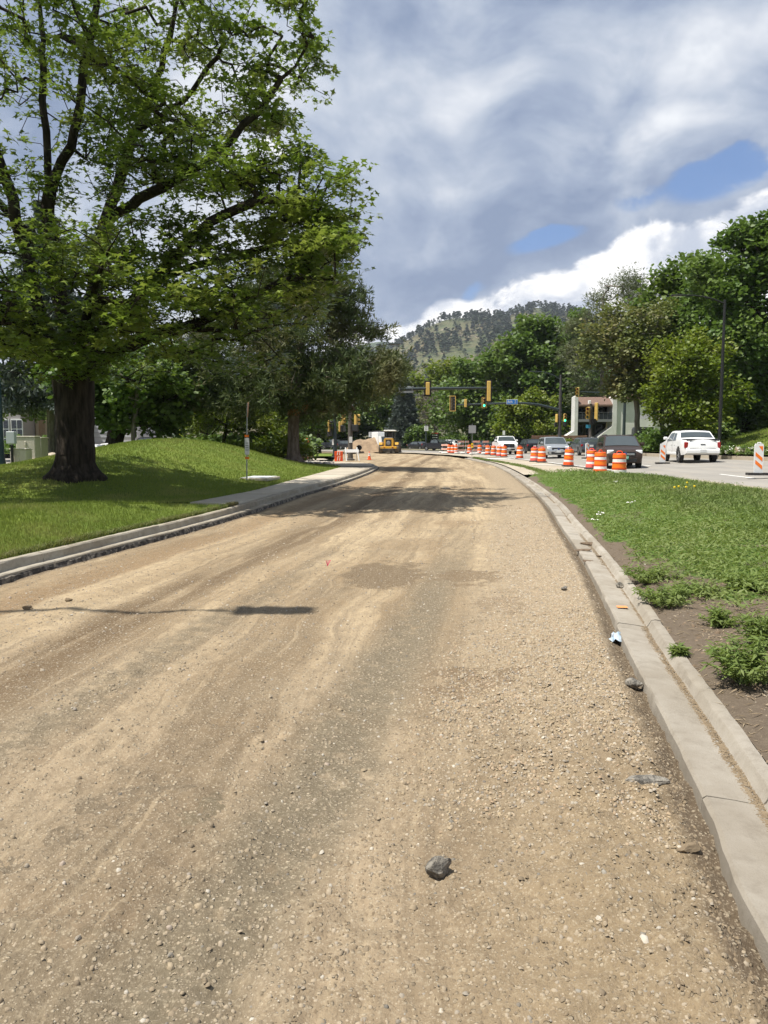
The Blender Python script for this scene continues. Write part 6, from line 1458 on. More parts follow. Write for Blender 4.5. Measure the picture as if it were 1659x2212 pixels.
# arm with one head reaching over from behind the blossoming tree
Y5 = 88.0; x5 = (1345-CX)/F*Y5; z5 = float(verge_h(x5, Y5))
m5 = thing('signal_mast', 'signal mast half hidden by trees with one yellow head above the roof', 'traffic signal', (x5, Y5, z5))
def l5(u, v): return ((u-CX)/F*Y5-x5, 1.5+(HZ-v)/F*Y5-z5)
MB().lathe([(.24,-.3),(.2,.1),(.14,l5(0,846)[1])], 14).build('pole', DKPOLE, m5)
MB().tube([(*[l5(1345, 0)[0], 0], l5(0, 852)[1]), (l5(1243, 0)[0]+.2, -.0, l5(0, 848)[1])], [.12, .07], 10).build('mast_arm', DKPOLE, m5)
signal_head(m5, (l5(1243, 0)[0], -.15, l5(0, 849)[1]), R(-35), 'ryg', False, False, 1.0)

# --- street lamps
def lamp(name, label, x, y, z, h, arm, r=.11, az=math.pi):
    t = thing(name, label, 'street lamp', (x, y, z))
    MB().lathe([(.24,-.4),(.24,.25),(.20,.3),(r,.36),(r*.95,h*.4),(r*.7,h)], 16).build('pole', SBLK, t)
    c, s = math.cos(az), math.sin(az); pts = [(0, 0, h-.25), (.28*arm, 0, h+.06), (.55*arm, 0, h+.22), (.8*arm, 0, h+.28), (arm, 0, h+.28)]
    MB().tube([(p[0]*c, p[0]*s, p[2]) for p in pts], [.055, .05, .045, .04, .035], 8).build('arm', SBLK, t)
    hd = MB().box(((arm+.3)*c, (arm+.3)*s, h+.27), (.72, .30, .10), rz=az, ch=.03).build('lamp_head', SBLK, t)
    MB().box(((arm+.3)*c, (arm+.3)*s, h+.215), (.5, .2, .02), rz=az).build('lens', mat('lamp_lens', (.6, .6, .58), .3), hd, smooth=None)
    return t
YL = 50.0; lx = (1551-CX)/F*YL; lzz = float(verge_h(lx, YL)); hL = 1.5+(HZ-655)/F*YL-lzz
lamp('street_lamp', 'tall black street lamp with long arm over the right road', lx, YL, lzz, hL, (1551-1459)/F*YL)
# its twin beside the camera, out of the picture on the left: only the shadow of its arm and head falls in view
lamp('street_lamp', 'street lamp left of the viewpoint whose arm shadow crosses the dirt', -9.05, 5.1, float(strip_h(np.array([-9.05]), np.array([5.1]))[0]), 8.9, 3.6, az=0.0)
# ------------------------------------------------------------------ cabinets, loader, heap, small works things
CABM = mat('beige_cabinet', (.52, .48, .40), .6, color2=(.46, .42, .35), nscale=3, dirt=((.34, .29, .23), 5, .35))
def cabinet(label, u0, u1, v0, Y, z, d=.7):
    xa, xb = (u0-CX)/F*Y, (u1-CX)/F*Y; h = 1.5+(HZ-v0)/F*Y-z; t = thing('utility_cabinet', label, 'utility cabinet', ((xa+xb)/2, Y, z), R(4)); W_ = xb-xa
    MB().box((0, d/2, h/2), (W_, d, h), ch=.03).build('body', CABM, t, smooth=None)
    MB().box((0, d/2, h+.02), (W_+.05, d+.05, .05), ch=.015).build('lid', CABM, t, smooth=None)
    for s in (-1, 1): MB().box((s*(W_/2-.14), -.02, .16), (.07, .05, .16), ch=.012).build('hinge', CABM, t, smooth=None)
    MB().box((0, -.02, h*.78), (.08, .05, .20), ch=.015).build('latch', CABM, t, smooth=None); MB().box((.02, -.02, h*.42), (.08, .05, .22), ch=.015).build('latch', CABM, t, smooth=None)
cz = float(lawn_h(-16, 33))
cabinet('front beige utility cabinet with latches at the left edge', 24, 58, 971, 33, 1.5-(1014-HZ)/F*33)
cabinet('beige utility cabinet standing behind the front one', 38, 78, 944, 36, 1.5-(1008-HZ)/F*36)
cabinet('narrow tall cabinet at the right end of the cabinet row', 79, 92, 947, 37.5, 1.5-(1000-HZ)/F*37.5, .9)
Yg = 33.0; xg = (3-CX)/F*Yg; zg = 1.5-(1012-HZ)/F*Yg
gp = thing('signal_pole', 'dark teal signal pole cut by the left picture edge', 'traffic signal', (xg, Yg, zg))
MB().lathe([(.32,0),(.32,.06),(.22,.10),(.16,.7),(.14,4.0),(.11,7.5)], 18).build('pole', mat('dark_teal', (.012, .035, .045), .4), gp)
MB().box((.0, 0, -.03), (1.5, 1.2, .1), ch=.02).build('footing', CONC_W, gp, smooth=None)
MB().tube([(.55,-.1,0),(.55,-.1,1.0)], .06, 8).build('conduit', SBLK, gp); b_ = MB().box((.55, -.1, 1.32), (.36, .22, .52), ch=.02).build('meter_box', mat('grey_box', (.36, .39, .41), .5), gp, smooth=None)
MB().tube([(.55,-.1,.9),(.55,-.1,1.1)], .035, 8).build('conduit', STEEL, gp)
ROCK = mat('pale_boulder', (.50, .43, .34), .9, color2=(.38, .32, .25), nscale=3, bump=.6, bscale=12)
ASPR = mat('asphalt_lump', (.10, .092, .08), .9, color2=(.33, .30, .25), nscale=26, contrast=(.36, .6), bump=1.0, bscale=90)
def rock(name, label, loc, s, m, seed, flat=.7, cat='rock', rz=0.0, group=None, rough=.35, sub=3):
    bm = bmesh.new(); bmesh.ops.create_icosphere(bm, subdivisions=sub, radius=1.0); rg = np.random.default_rng(seed); off = rg.random(3)*50
    pl = [(Vector(rg.normal(size=3)).normalized(), rg.uniform(.45, .8)) for _ in range(10)]
    for v in bm.verts:
        for n_, d_ in pl:
            k = v.co.dot(n_)
            if k > d_: v.co -= n_*(k-d_)
        q = float(fbm(v.co.x*2.2+off[0]+v.co.z, v.co.y*2.2+off[1]-v.co.z, 4, seed)); v.co *= 1+rough*(q-.5)
        v.co.z *= flat
    zmin = min(v.co.z for v in bm.verts)
    for v in bm.verts: v.co = Vector((v.co.x*s[0], v.co.y*s[1], (v.co.z-zmin*.72)*s[2]))
    me = bpy.data.meshes.new(name); bm.to_mesh(me); bm.free(); me.materials.append(m)
    o = link(name, me, None, loc, (0, 0, rz)); return tag(o, label, cat, group)
for k, (u, v, Y, s, lab) in enumerate(((63, 1001, 36, .42, 'pale boulder nearest the cabinets'), (77, 997, 38, .40, 'pale boulder second from the cabinets'), (90, 993, 40, .45, 'flat pale boulder in the middle of the row'), (105, 990, 41, .38, 'pale boulder nearest the oak trunk'), (70, 1004, 34.5, .25, 'small pale stone in front of the boulder row'), (55, 1006, 34.5, .28, 'low pale stone touching the cabinet foot'), (112, 985, 43, .30, 'pale stone half hidden by the oak trunk'))):
    p = at(u, v, Y); rock('boulder', lab, (p.x, Y, min(p.z, 9)-.05), (s, s*.8, s*.8), ROCK, k+5, .7, 'boulder', group='boulders by the cabinets')
# lumps lying on the dirt
rock('asphalt_lump', 'grey-topped asphalt lump alone on the dirt in the foreground', (.19, 2.53, float(dirt_h(.19, 2.5))), (.047, .040, .052), ASPR, 41, .95, rough=.55)
rock('asphalt_lump', 'black asphalt lump lying against the right gutter', (1.50, 4.5, float(dirt_h(1.5, 4.5))), (.055, .05, .05), ASPR, 42, .9, rough=.5)
rock('asphalt_lump', 'flat broken asphalt slab near the gutter in the gravel', (1.13, 3.17, float(dirt_h(1.13, 3.17))-.012), (.10, .05, .035), ASPR, 43, .6, rough=.5, rz=.1)
rock('asphalt_lump', 'small dark lump resting in the right gutter', (2.31, 7.45, .085), (.04, .04, .035), ASPR, 44, .9)
rock('asphalt_lump', 'brown broken slab beside the gutter at lower right', (1.08, 2.62, float(dirt_h(1.08, 2.62))-.014), (.06, .035, .025), CRUMB, 45, .7, rough=.5)
rock('asphalt_lump', 'dark lump in the gravel left of the gutter', (1.75, 7.35, float(dirt_h(1.75, 7.35))), (.035, .035, .03), ASPR, 46, .9)
rock('asphalt_lump', 'flat black scrap far out on the shaded dirt', (1.95, 24.8, float(dirt_h(1.95, 24.8))), (.20, .09, .06), ASPR, 47, .5)
rock('asphalt_lump', 'brown clod between the left curb and the middle of the road', (-3.2, 6.8, float(dirt_h(-3.2, 6.8))), (.045, .04, .035), CRUMB, 48, .8)
rock('asphalt_lump', 'crumbly dark clod lower of the two near left edge', (-2.95, 7.1, float(dirt_h(-2.95, 7.1))), (.04, .035, .03), CRUMB, 49, .8)
for k, (x, y, s) in enumerate(((2.42, 9.1, .06), (2.62, 10.0, .09), (2.85, 10.6, .10), (2.72, 9.5, .05))):
    rock('soil_clod', ['dark soil clod in the gutter, nearest', 'soil clod in the gutter, widest', 'soil clod in the gutter against the curb', 'soil clod in the gutter, smallest'][k], (x, y, .08), (s*1.6, s, s*.35), mat('dark_soil', (.10, .07, .045), .95, color2=(.16, .115, .075), nscale=30), 60+k, .6, 'soil clod', rough=.7)
# crumpled wrapper
rg_ = random.Random(4); V = []; nx, ny = 9, 6
for i in range(nx):
    for j in range(ny): V.append(((i/(nx-1)-.5)*.16+rg_.uniform(-.012, .012), (j/(ny-1)-.5)*.08+rg_.uniform(-.01, .01), .02+.05*math.exp(-((i-4)**2+(j-2)**2)/9)+rg_.uniform(-.014, .018)))
wr = MB().add(V, [(i*ny+j, (i+1)*ny+j, (i+1)*ny+j+1, i*ny+j+1) for i in range(nx-1) for j in range(ny-1)]).build('plastic_wrapper', mat('clear_blue_plastic', (.32, .42, .52), .15, color2=(.55, .58, .60), nscale=18, spec=.7), None, smooth=20, loc=(1.72, 5.6, float(dirt_h(1.72, 5.6))), rz=1.2)
tag(wr, 'crumpled bluish plastic wrapper beside the right gutter', 'litter')
# pink survey whisker
pk = thing('survey_whisker', 'pink survey whiskers sticking out of the dirt', 'survey marker', (-.69, 9.28, float(dirt_h(-.69, 9.28))))
PK = mat('neon_pink', (.95, .09, .22), .5)
for k in range(5):
    a = -1.2+k*.6; MB().add([(-.002, 0, 0), (.002, 0, 0), (.010+math.sin(a)*.03, .006*k-.02, .075), (.016+math.sin(a)*.03, .006*k-.02, .075)], [(0, 1, 3, 2)]).build('whisker', PK, pk, smooth=None)
# spray marks on the right gutter and left curb
def decal(name, label, pts, m):
    return tag(MB().add(pts, [tuple(range(len(pts)))]).build(name, m, None, smooth=None), label, 'paint mark')
decal('paint_mark', 'small orange spray mark on the lip of the right gutter', [(1.98,6.42,.103),(2.07,6.42,.101),(2.08,6.50,.101),(1.99,6.50,.103)], mat('orange_spray', (.72, .28, .10), .8))
# --- heap of excavated soil
hx, hy = (795-CX)/F*106, 106.0
gx = np.linspace(-1, 1, 60); X, Y = np.meshgrid(gx, gx); X2 = X*5.4; Y2_ = Y*4.0
h1 = 2.25*np.exp(-((X2-1.2)**2/3.6+(Y2_)**2/3.4)) + 1.5*np.exp(-((X2+1.6)**2/2.2+(Y2_-.3)**2/2.6)); H = (h1+.5*(fbm(X2*.9, Y2_*.9, 5, 3)-.5)*np.clip(h1, 0, 1))*sstep(1.0, .75, np.hypot(X, Y))-.12
idx = np.arange(3600).reshape(60, 60); q = np.stack([idx[:-1, :-1], idx[:-1, 1:], idx[1:, 1:], idx[1:, :-1]], -1).reshape(-1, 4)
hp = link('soil_heap', fast_mesh('soil_heap', np.column_stack([X2.ravel(), Y2_.ravel(), H.ravel()]), [q], True, mat('heaped_soil', (.30, .215, .135), .95, color2=(.22, .155, .098), nscale=1.5, bump=1, bscale=6)), None, (hx, hy, .05)); tag(hp, 'heap of brown excavated soil beside the wheel loader', 'soil heap')
cp = thing('culvert_pipe', 'black pipe end sticking out of the soil heap', 'pipe', ((775.5-CX)/F*102.2, 102.2, .75), R(0)); MB().lathe([(.30,0),(.36,0),(.36,1.6),(.30,1.6)], 18, (0,0,0), 'Y', cap=False).build('pipe_wall', SBLK, cp); MB().lathe([(.30,.3),(.01,.3)], 18, (0,0,0), 'Y', cap=False).build('pipe_inside', SBLK, cp)
for k, (u, Y, s, lab) in enumerate(((758, 98, 1.0, 'tilted slab of broken asphalt left of the heap'), (766, 104, 1.1, 'upper grey slab of broken asphalt left of the heap'), (752, 106, .8, 'grey rubble at the left foot of the heap'))):
    rock('rubble_slab', lab, ((u-CX)/F*Y, Y, .05), (s, s*.6, s*.55), mat('grey_rubble', (.20, .175, .145), .9, color2=(.13, .11, .09), nscale=3), 30+k, .5, 'rubble', rough=.4)
# --- cone
def cone(label, u, Y, z, h):
    t = thing('traffic_cone', label, 'traffic cone', ((u-CX)/F*Y, Y, z))
    MB().box((0,0,.03), (.36, .36, .05), ch=.015).build('base', ORG, t, smooth=None); MB().lathe([(.14,.05),(.125,.12),(.03,h),(.01,h+.01)], 18).build('cone_body', ORG, t)
    for a, b in ((.50, .66), (.74, .86)): MB().lathe([(.127-.095*(a-.13/h)+.003, h*a), (.127-.095*(b-.13/h)+.003, h*b)], 18, cap=False).build('collar', WSH, t)
cone('orange traffic cone with white collars on the junction dirt', 798, 64, .03, .68)
# --- orange plastic barricade, A-frame and diamond sign near the corner
ob_ = thing('plastic_barricade', 'orange plastic barricade panel with white stripes by the mast pole', 'barricade', ((732-CX)/F*50.5, 50.5, .25), R(6))
MB().box((0, 0, .16), (.54, .10, .30), ch=.02).box((0, 0, .50), (.54, .10, .30), ch=.02).box((-.20, 0, .33), (.10, .06, .1)).box((.20, 0, .33), (.10, .06, .1)).build('panel', ORG, ob_, smooth=None)
for zc in (.16, .52):
    for dx in (-.07, .07): MB().prism([(dx-.05, zc-.11), (dx+.0, zc-.11), (dx+.03, zc+.11), (dx-.02, zc+.11)], -.062, -.052).build('stripe', WSH, ob_, smooth=None)
for s in (-1, 1): MB().box((s*.2, 0, .03), (.07, .5, .05)).build('foot', ORG, ob_, smooth=None)
af = thing('a_frame_barricade', 'white folding A-frame barricade leaning behind the mast pole', 'barricade', ((759-CX)/F*52.5, 52.5, .22), R(20))
for s in (-1, 1):
    for e in (-1, 1): MB().tube([(s*.45+e*.0, e*.36, 0), (s*.40, 0, .92)], .035, 6).build('leg', LWHT, af)
    MB().box((0, s*.10, .68), (1.0, .03, .22), rx=s*.38).build('rail', WSH, af, smooth=None)
dsn = thing('diamond_sign', 'orange diamond roll-up warning sign far left of the poles', 'road sign', ((664-CX)/F*118, 118, .16))
MB().prism([(0,.35),(.82,1.17),(0,2.0),(-.82,1.17)], -.03, .0).build('fabric', ORG, dsn, smooth=None)
for s in (-1, 1): MB().tube([(0,.05,.5),(s*.6,.2,0)], .03, 6).build('leg', STEEL, dsn)
MB().box((0, .02, 1.17), (.04, .02, 1.6)).build('spar', STEEL, dsn, smooth=None)
drum('small orange drum far away left of the diamond sign', 651, 122, .16, body=ORG)
drum('small orange drum farthest left beyond the diamond sign', 642, 124, .16, body=PNK)
# --- planted bed at the corner: cobbles, dry shrub, pink flowers, mulch
bed = region('planting_bed', [(-3.45,45.15),(-5.2,46.3),(-6.4,48),(-9,50.6),(-14,53.3),(-12,57.5),(-7,53.4),(-5.2,50.5),(-4.2,47.5),(-3.4,46)], lambda x, y: .262+.03*fbm(x*2, y*2, 3, 4), mat('mulch', (.16, .105, .085), .95, color2=(.25, .17, .14), nscale=7, bump=.8, bscale=20), .5)
rg = np.random.default_rng(8); n = 900; x = -2.6-5.5*rg.random(n); y = 44.6+4.5*rg.random(n)+(-2.6-x)*.35; y = y-.3; k = inpoly(x, y, [(-3.4,44.9),(-5.2,46.1),(-6.4,47.8),(-9,50.4),(-6.5,51.5),(-4,48.2),(-3.0,46.5)]); x, y = x[k], y[k]
COB = gravel_material('river_cobble', [(0, (.50, .46, .40)), (1, (.66, .62, .56)), (.5, (.42, .38, .33))])
stones('river_cobbles', x, y, np.full(len(x), .28), .06+.09*rg.random(len(x)), COB, rg, bed, .8)
bush('bush', 'brownish dry shrub in the corner bed', (-5.3, 48.6, .28), .9, .6, .62, leafmat('dry_shrub_leaf', (.12, .10, .055), (.21, .17, .10), None, .2, .8), 91, n=90, per=9, size=.13, spread=.08)
bush('flower_clump', 'pink flowering clump in the corner bed', (-6.3, 50.2, .28), .6, .4, .35, leafmat('pink_petal', (.55, .10, .20), (.75, .22, .32), None, .3, .7), 92, n=50, per=8, size=.12, spread=.06, cat='flowers')
bush('flower_clump', 'red flowering clump behind the dry shrub in the bed', (-5.5, 50.6, .28), .5, .4, .3, leafmat('red_petal', (.40, .05, .07), (.6, .10, .10), None, .3, .7), 93, n=40, per=8, size=.12, spread=.06, cat='flowers')
# white flowering plants along the right curb
WPET = leafmat('white_petal', (.70, .69, .64), (.82, .80, .76), None, .2, .7)
for k, (u, lab) in enumerate(((1548, 'white flowering clump right behind the pickup bumper'), (1563, 'white flowering clump second from the pickup'), (1580, 'white flowering clump left of the sandstone'), (1607, 'white flowering clump right of the sandstone'), (1625, 'white flowering clump left of the nearest vertical panel'), (1652, 'white flowering clump at the right picture edge'), (1572, 'taller white flowering clump behind the curb row'))):
    Yf = 45.4-(u-1548)*.030+(1.6 if k == 6 else 0); xf = (u-CX)/F*Yf; zf = float(verge_h(xf, Yf))
    t = bush('flowering_plant', lab, (xf, Yf, zf-.05), .42, .36, .48 if k < 6 else .62, GMID, 100+k, n=44, per=8, size=.09, spread=.06, cat='flowers', group='white flowers along the right curb')
    r2 = np.random.default_rng(k); pp_ = blob_points([(0, 0, .26, .44, .38, .26, 46)], r2, .8); V, f = scatter(BLOBQ, pp_, frames(len(pp_), r2, .3), r2.uniform(.06, .10, len(pp_))); link('blossoms', fast_mesh('blossoms', V, [f], False, WPET), t)
rock('sandstone', 'tan sandstone block among the white flowers', ((1597-CX)/F*45, 45, float(verge_h((1597-CX)/F*45, 45))-.05), (.38, .3, .42), mat('sandstone', (.48, .36, .25), .9, color2=(.40, .29, .2), nscale=3), 70, .8, 'rock')
# long strap leaves at the edge of the mound
rg = np.random.default_rng(9); n = 5200; yy = 36+13*rg.random(n); x = -5.3-.35*(49-yy)*.2-2.2*rg.random(n)-(yy-36)*.10; k = dist_poly(x, yy, [(-6.3,36),(-7.6,49)]) < 1.3; x, yy = x[k]-.6, yy[k]+4
V, f = blades(x, yy, lawn_h(x, yy)-.02, rg.uniform(.35, .75, len(x)), .05, rg, .9, 2)
tag(link('daylily_bed', fast_mesh('daylily_bed', V, f, False, GYEL)), 'strap-leaved bed running along the right foot of the mound', 'plants', kind='stuff')
# directory sign
ds = thing('directory_sign', 'black business directory sign with red header beyond the pickup', 'sign', ((939-CX)/F*136, 136, .2))
for s in (-1, 1): MB().box((s*.62, 0, 1.5), (.10, .10, 3.0)).build('post', SBLK, ds, smooth=None)
MB().box((0, 0, 2.1), (1.16, .12, 1.7)).build('cabinet', SBLK, ds, smooth=None); MB().box((0, -.07, 2.85), (1.12, .02, .18)).build('header', mat('sign_red', (.45, .06, .05), .5), ds, smooth=None)
for zc, w_ in ((2.5, .9), (2.1, .9), (1.75, .5), (1.45, 1.0)): MB().box((-.05, -.07, zc), (w_, .02, .14)).build('name_strip', LWHT, ds, smooth=None)
# ------------------------------------------------------------------ vehicles
def paint(name, c, metal=.25, rough=.28): return mat(name, c, rough, metal=metal, spec=.45, coat=.3, dirt=((c[0]*.9+.01, c[1]*.9+.009, c[2]*.9+.007), 2.5, .3))
CARGL = mat('car_glass', (.050, .062, .064), .05, spec=1.0)
TYRE = mat('tyre_rubber', (.020, .020, .020), .85, dirt=((.10, .085, .065), 12, .4))
RIM = mat('alloy_rim', (.48, .49, .50), .3, metal=.8); RIMD = mat('dark_rim', (.05, .05, .055), .35, metal=.6)
TRIM = mat('black_trim', (.016, .016, .017), .5); CHROME = mat('chrome_trim', (.72, .73, .74), .12, metal=1.0)
HEADL = mat('headlight_lens', (.80, .81, .82), .12, spec=.9); TAILL = mat('taillight_lens', (.30, .012, .015), .15, spec=.7)
PLATE = mat('plate_white', (.62, .63, .62), .4); PLATEG = mat('plate_green', (.05, .34, .22), .4); AMB = mat('amber_lens', (.75, .28, .03), .2)
SIL = {
 'suv': dict(L=4.72, W=1.82, H=1.67, belt=1.03, wx=(.98, 3.72), wr=.345, arch=.42, bot=.26,
   top=[(.02,.40),(-.02,.55),(.0,.82),(.06,1.02),(.16,1.12),(.42,1.50),(.60,1.585),(1.2,1.62),(2.2,1.635),(2.75,1.60),(2.95,1.545),(3.62,1.07),(3.75,1.035),(4.3,.965),(4.58,.86),(4.70,.70),(4.72,.50),(4.66,.30)],
   win=[[(.42,1.10),(1.16,1.08),(1.16,1.50),(.66,1.50)],[(1.24,1.08),(2.06,1.06),(2.06,1.54),(1.24,1.53)],[(2.14,1.06),(3.34,1.06),(2.86,1.47),(2.66,1.53),(2.14,1.545)]], ws=((3.60,1.088),(2.93,1.555)), rw=((.19,1.14),(.43,1.49))),
 'wagon': dict(L=4.70, W=1.77, H=1.50, belt=.95, wx=(.95, 3.65), wr=.325, arch=.385, bot=.22,
   top=[(.02,.38),(-.01,.52),(.02,.80),(.08,.96),(.16,1.02),(.48,1.36),(.70,1.43),(1.3,1.46),(2.2,1.47),(2.7,1.43),(2.92,1.37),(3.62,.965),(3.75,.935),(4.35,.86),(4.60,.74),(4.69,.60),(4.70,.45),(4.64,.26)],
   win=[[(.40,1.0),(1.12,.98),(1.12,1.34),(.66,1.33)],[(1.2,.98),(2.02,.965),(2.02,1.375),(1.2,1.37)],[(2.1,.965),(3.36,.96),(2.84,1.31),(2.66,1.36),(2.1,1.38)]], ws=((3.58,.985),(2.90,1.385)), rw=((.19,1.05),(.47,1.33))),
 'sedan': dict(L=4.80, W=1.82, H=1.45, belt=.95, wx=(.98, 3.78), wr=.325, arch=.385, bot=.20,
   top=[(.02,.36),(-.01,.52),(.02,.84),(.12,.98),(.55,1.02),(.72,1.05),(1.38,1.36),(1.75,1.425),(2.4,1.44),(2.8,1.40),(3.0,1.345),(3.72,.96),(3.85,.925),(4.4,.84),(4.68,.73),(4.79,.58),(4.80,.42),(4.74,.24)],
   win=[[(1.02,1.04),(1.98,.99),(1.98,1.36),(1.58,1.32)],[(2.06,.985),(3.42,.96),(2.92,1.29),(2.7,1.345),(2.06,1.365)]], ws=((3.69,.978),(2.98,1.355)), rw=((.78,1.085),(1.36,1.345))),
 'pickup': dict(L=5.85, W=2.02, H=1.94, belt=1.30, wx=(1.18, 4.86), wr=.405, arch=.49, bot=.40,
   top=[(.0,.60),(-.02,.75),(.0,1.28),(.05,1.36),(1.98,1.37),(2.0,1.38),(2.12,1.84),(2.30,1.90),(3.0,1.925),(3.5,1.91),(3.72,1.85),(4.36,1.37),(4.5,1.33),(5.4,1.27),(5.70,1.18),(5.84,1.0),(5.85,.65),(5.78,.42)],
   win=[[(2.22,1.38),(2.92,1.36),(2.92,1.80),(2.34,1.80)],[(3.02,1.36),(4.10,1.34),(3.66,1.74),(3.5,1.80),(3.02,1.82)]], ws=((4.33,1.39),(3.72,1.85)), rw=((2.03,1.44),(2.13,1.82))),
 'trunk_pickup': dict(L=5.22, W=1.96, H=1.76, belt=1.13, wx=(1.12, 4.22), wr=.40, arch=.485, bot=.42,
   top=[(.02,.52),(-.04,.60),(-.04,.74),(.02,.78),(.05,1.16),(.10,1.22),(.85,1.25),(1.15,1.30),(1.62,1.66),(1.82,1.72),(2.6,1.745),(3.1,1.73),(3.32,1.68),(4.02,1.22),(4.15,1.185),(4.85,1.09),(5.08,.98),(5.20,.80),(5.22,.55),(5.14,.38)],
   win=[[(1.78,1.22),(2.38,1.20),(2.38,1.62),(1.92,1.60)],[(2.46,1.20),(3.72,1.18),(3.24,1.58),(3.06,1.63),(2.46,1.645)]], ws=((3.96,1.235),(3.36,1.65)), rw=((1.20,1.36),(1.60,1.63))),
}
def car(name, label, cat, kind, loc, heading, paintm, rim=RIM, plate=PLATE, plate_text=None, grille='bars', rails=True, scale=1.0, slope=0.0, group=None, bumper=None, lamp=HEADL, rear_plate=PLATE, extras=()):
    """local +X is forward; origin under the middle of the car"""
    D = SIL[kind]; L, W_, H = D['L'], D['W'], D['H']; belt = D['belt']
    t = thing(name, label, cat, loc, heading, group); t.rotation_euler = (0, slope, heading); t.scale = (scale,)*3
    def hw(x, z):
        w = W_/2*(1-.05*max(0, (.55-z))/.3)
        if z > belt: w *= 1-.20*((z-belt)/(H-belt))**1.1
        else: w *= 1-.012*((z-.75)/.3)**2
        e = max(0, abs(x-L/2)/(L/2)-.72)/.28; return w*(1-.13*min(1, e)**2)
    out = list(D['top'])
    bz_ = D['bot']; pts = out+[]
    pts.append((L-.12, bz_))
    for wx in reversed(D['wx']):
        ar = D['arch']; zc = D['wr']+.02; a0 = math.asin(max(-1, min(1, (bz_-zc)/ar)))
        for k in range(11):
            a = a0+(math.pi-2*a0)*k/10; pts.append((wx+ar*math.cos(a), zc+ar*math.sin(a)))
    pts.append((.12, bz_+.04))
    n = len(pts); ptv = [Vector(p) for p in pts]
    xs = np.arange(.1, L, .22); zs = np.arange(.3, H, .16); gx, gz_ = np.meshgrid(xs, zs); gx, gz_ = gx.ravel(), gz_.ravel()
    k = inpoly(gx, gz_, pts) & (dist_poly(gx, gz_, pts, True) > .06)
    cd = delaunay_2d_cdt(ptv+[Vector((a, b)) for a, b in zip(gx[k], gz_[k])], [(i, (i+1) % n) for i in range(n)], [list(range(n))], 1, 1e-5)
    P2 = [(p.x, p.y) for p in cd[0]]; V = []; Fc = []
    for s in (1, -1):
        b = len(V); V += [(x-L/2, s*hw(x, z), z) for x, z in P2]; Fc += [tuple(b+i for i in (f if s < 0 else f[::-1])) for f in cd[2]]
    # skin across, slightly crowned
    m = 7; b = len(V); cxm = L/2
    for (x, z) in pts:
        w = hw(x, z)
        for j in range(m):
            q = -1+2*j/(m-1); up = .035*(1-q*q) if z > belt-.05 else 0; fr = (.09*(1-q*q))*(1 if x > L-.35 else (-.7 if x < .12 else 0)) if z > D['bot']+.02 else 0
            V.append((x-L/2+fr, w*q, z+up))
    for i in range(n):
        i1 = (i+1) % n
        for j in range(m-1): Fc.append((b+i*m+j, b+i1*m+j, b+i1*m+j+1, b+i*m+j+1))
    me = MB(); me.v = V; me.f = Fc
    mesh = bpy.data.meshes.new('body'); mesh.from_pydata(V, [], Fc); bm = bmesh.new(); bm.from_mesh(mesh); bmesh.ops.remove_doubles(bm, verts=bm.verts, dist=.002); bmesh.ops.recalc_face_normals(bm, faces=bm.faces); bm.to_mesh(mesh); bm.free()
    mesh.materials.append(paintm); mesh.polygons.foreach_set('use_smooth', np.ones(len(mesh.polygons), dtype=bool)); mesh.set_sharp_from_angle(angle=R(38)); link('body', mesh, t)
    # glass
    for poly in D['win']:
        for s in (1, -1):
            MB().add([(x-L/2, s*(hw(x, z)+.008), z) for x, z in poly], [tuple(range(len(poly)))]).build('side_window', CARGL, t, smooth=None)
    def across(nm, seg, mtl, inset=.07, off=.014, front=True):
        (xa, za), (xb, zb_) = seg; V = []; Fc = []; d = Vector((xb-xa, zb_-za)).normalized(); nx, nz = (-d.y, d.x) if not front else (d.y, -d.x)
        if nz < 0: nx, nz = -nx, -nz
        for r in range(5):
            x, z = xa+(xb-xa)*r/4, za+(zb_-za)*r/4
            for j in range(m):
                q = -1+2*j/(m-1); w = hw(x, z)-inset; V.append((x-L/2+nx*off, w*q, z+nz*off+.035*(1-(q*w/hw(x, z))**2)))
        for r in range(4):
            for j in range(m-1): Fc.append((r*m+j, r*m+j+1, (r+1)*m+j+1, (r+1)*m+j))
        MB().add(V, Fc).build(nm, mtl, t, smooth=60)
    across('windshield', D['ws'], CARGL); across('rear_window', D['rw'], CARGL, front=False)
    # wheels
    for wx in D['wx']:
        for s in (1, -1):
            r = D['wr']; yw = s*(W_/2-.12)
            wl = thing('wheel', None, None, (wx-L/2, yw, r)); wl.parent = t; del wl  # empty joint of the wheel
            wl = [c for c in t.children if c.name.startswith('wheel')][-1]
            MB().lathe([(r*.64,-.11),(r*.93,-.115),(r,-.08),(r,.08),(r*.93,.115),(r*.64,.11)], 26, (0,0,0), 'Y', cap=False).build('tyre', TYRE, wl)
            mb = MB().lathe([(r*.66,s*.085),(r*.62,s*.06),(r*.12,s*.05),(.001,s*.055)], 26, (0,0,0), 'Y', cap=False)
            mb.build('rim', RIMD, wl)
            sp = MB()
            for q in range(5):
                a = 2*math.pi*q/5; sp.box((math.cos(a)*r*.34, s*.085, math.sin(a)*r*.34), (r*.62, .03, r*.15), ry=-a)
            sp.lathe([(r*.66,s*.10),(r*.58,s*.10)], 26, (0,0,0), 'Y', cap=False); sp.lathe([(r*.16,s*.09),(.001,s*.11)], 12, (0,0,0), 'Y', cap=False)
            sp.build('spokes', rim, wl)
    # lower cladding, bumpers, lights
    zf = D['top'][-2][1]; xf = L/2; wf = W_/2
    def fx(z):   # x of the front skin on the centre line
        tp = D['top'][-7:]; return np.interp(z, [p[1] for p in tp][::-1], [p[0] for p in tp][::-1])-L/2
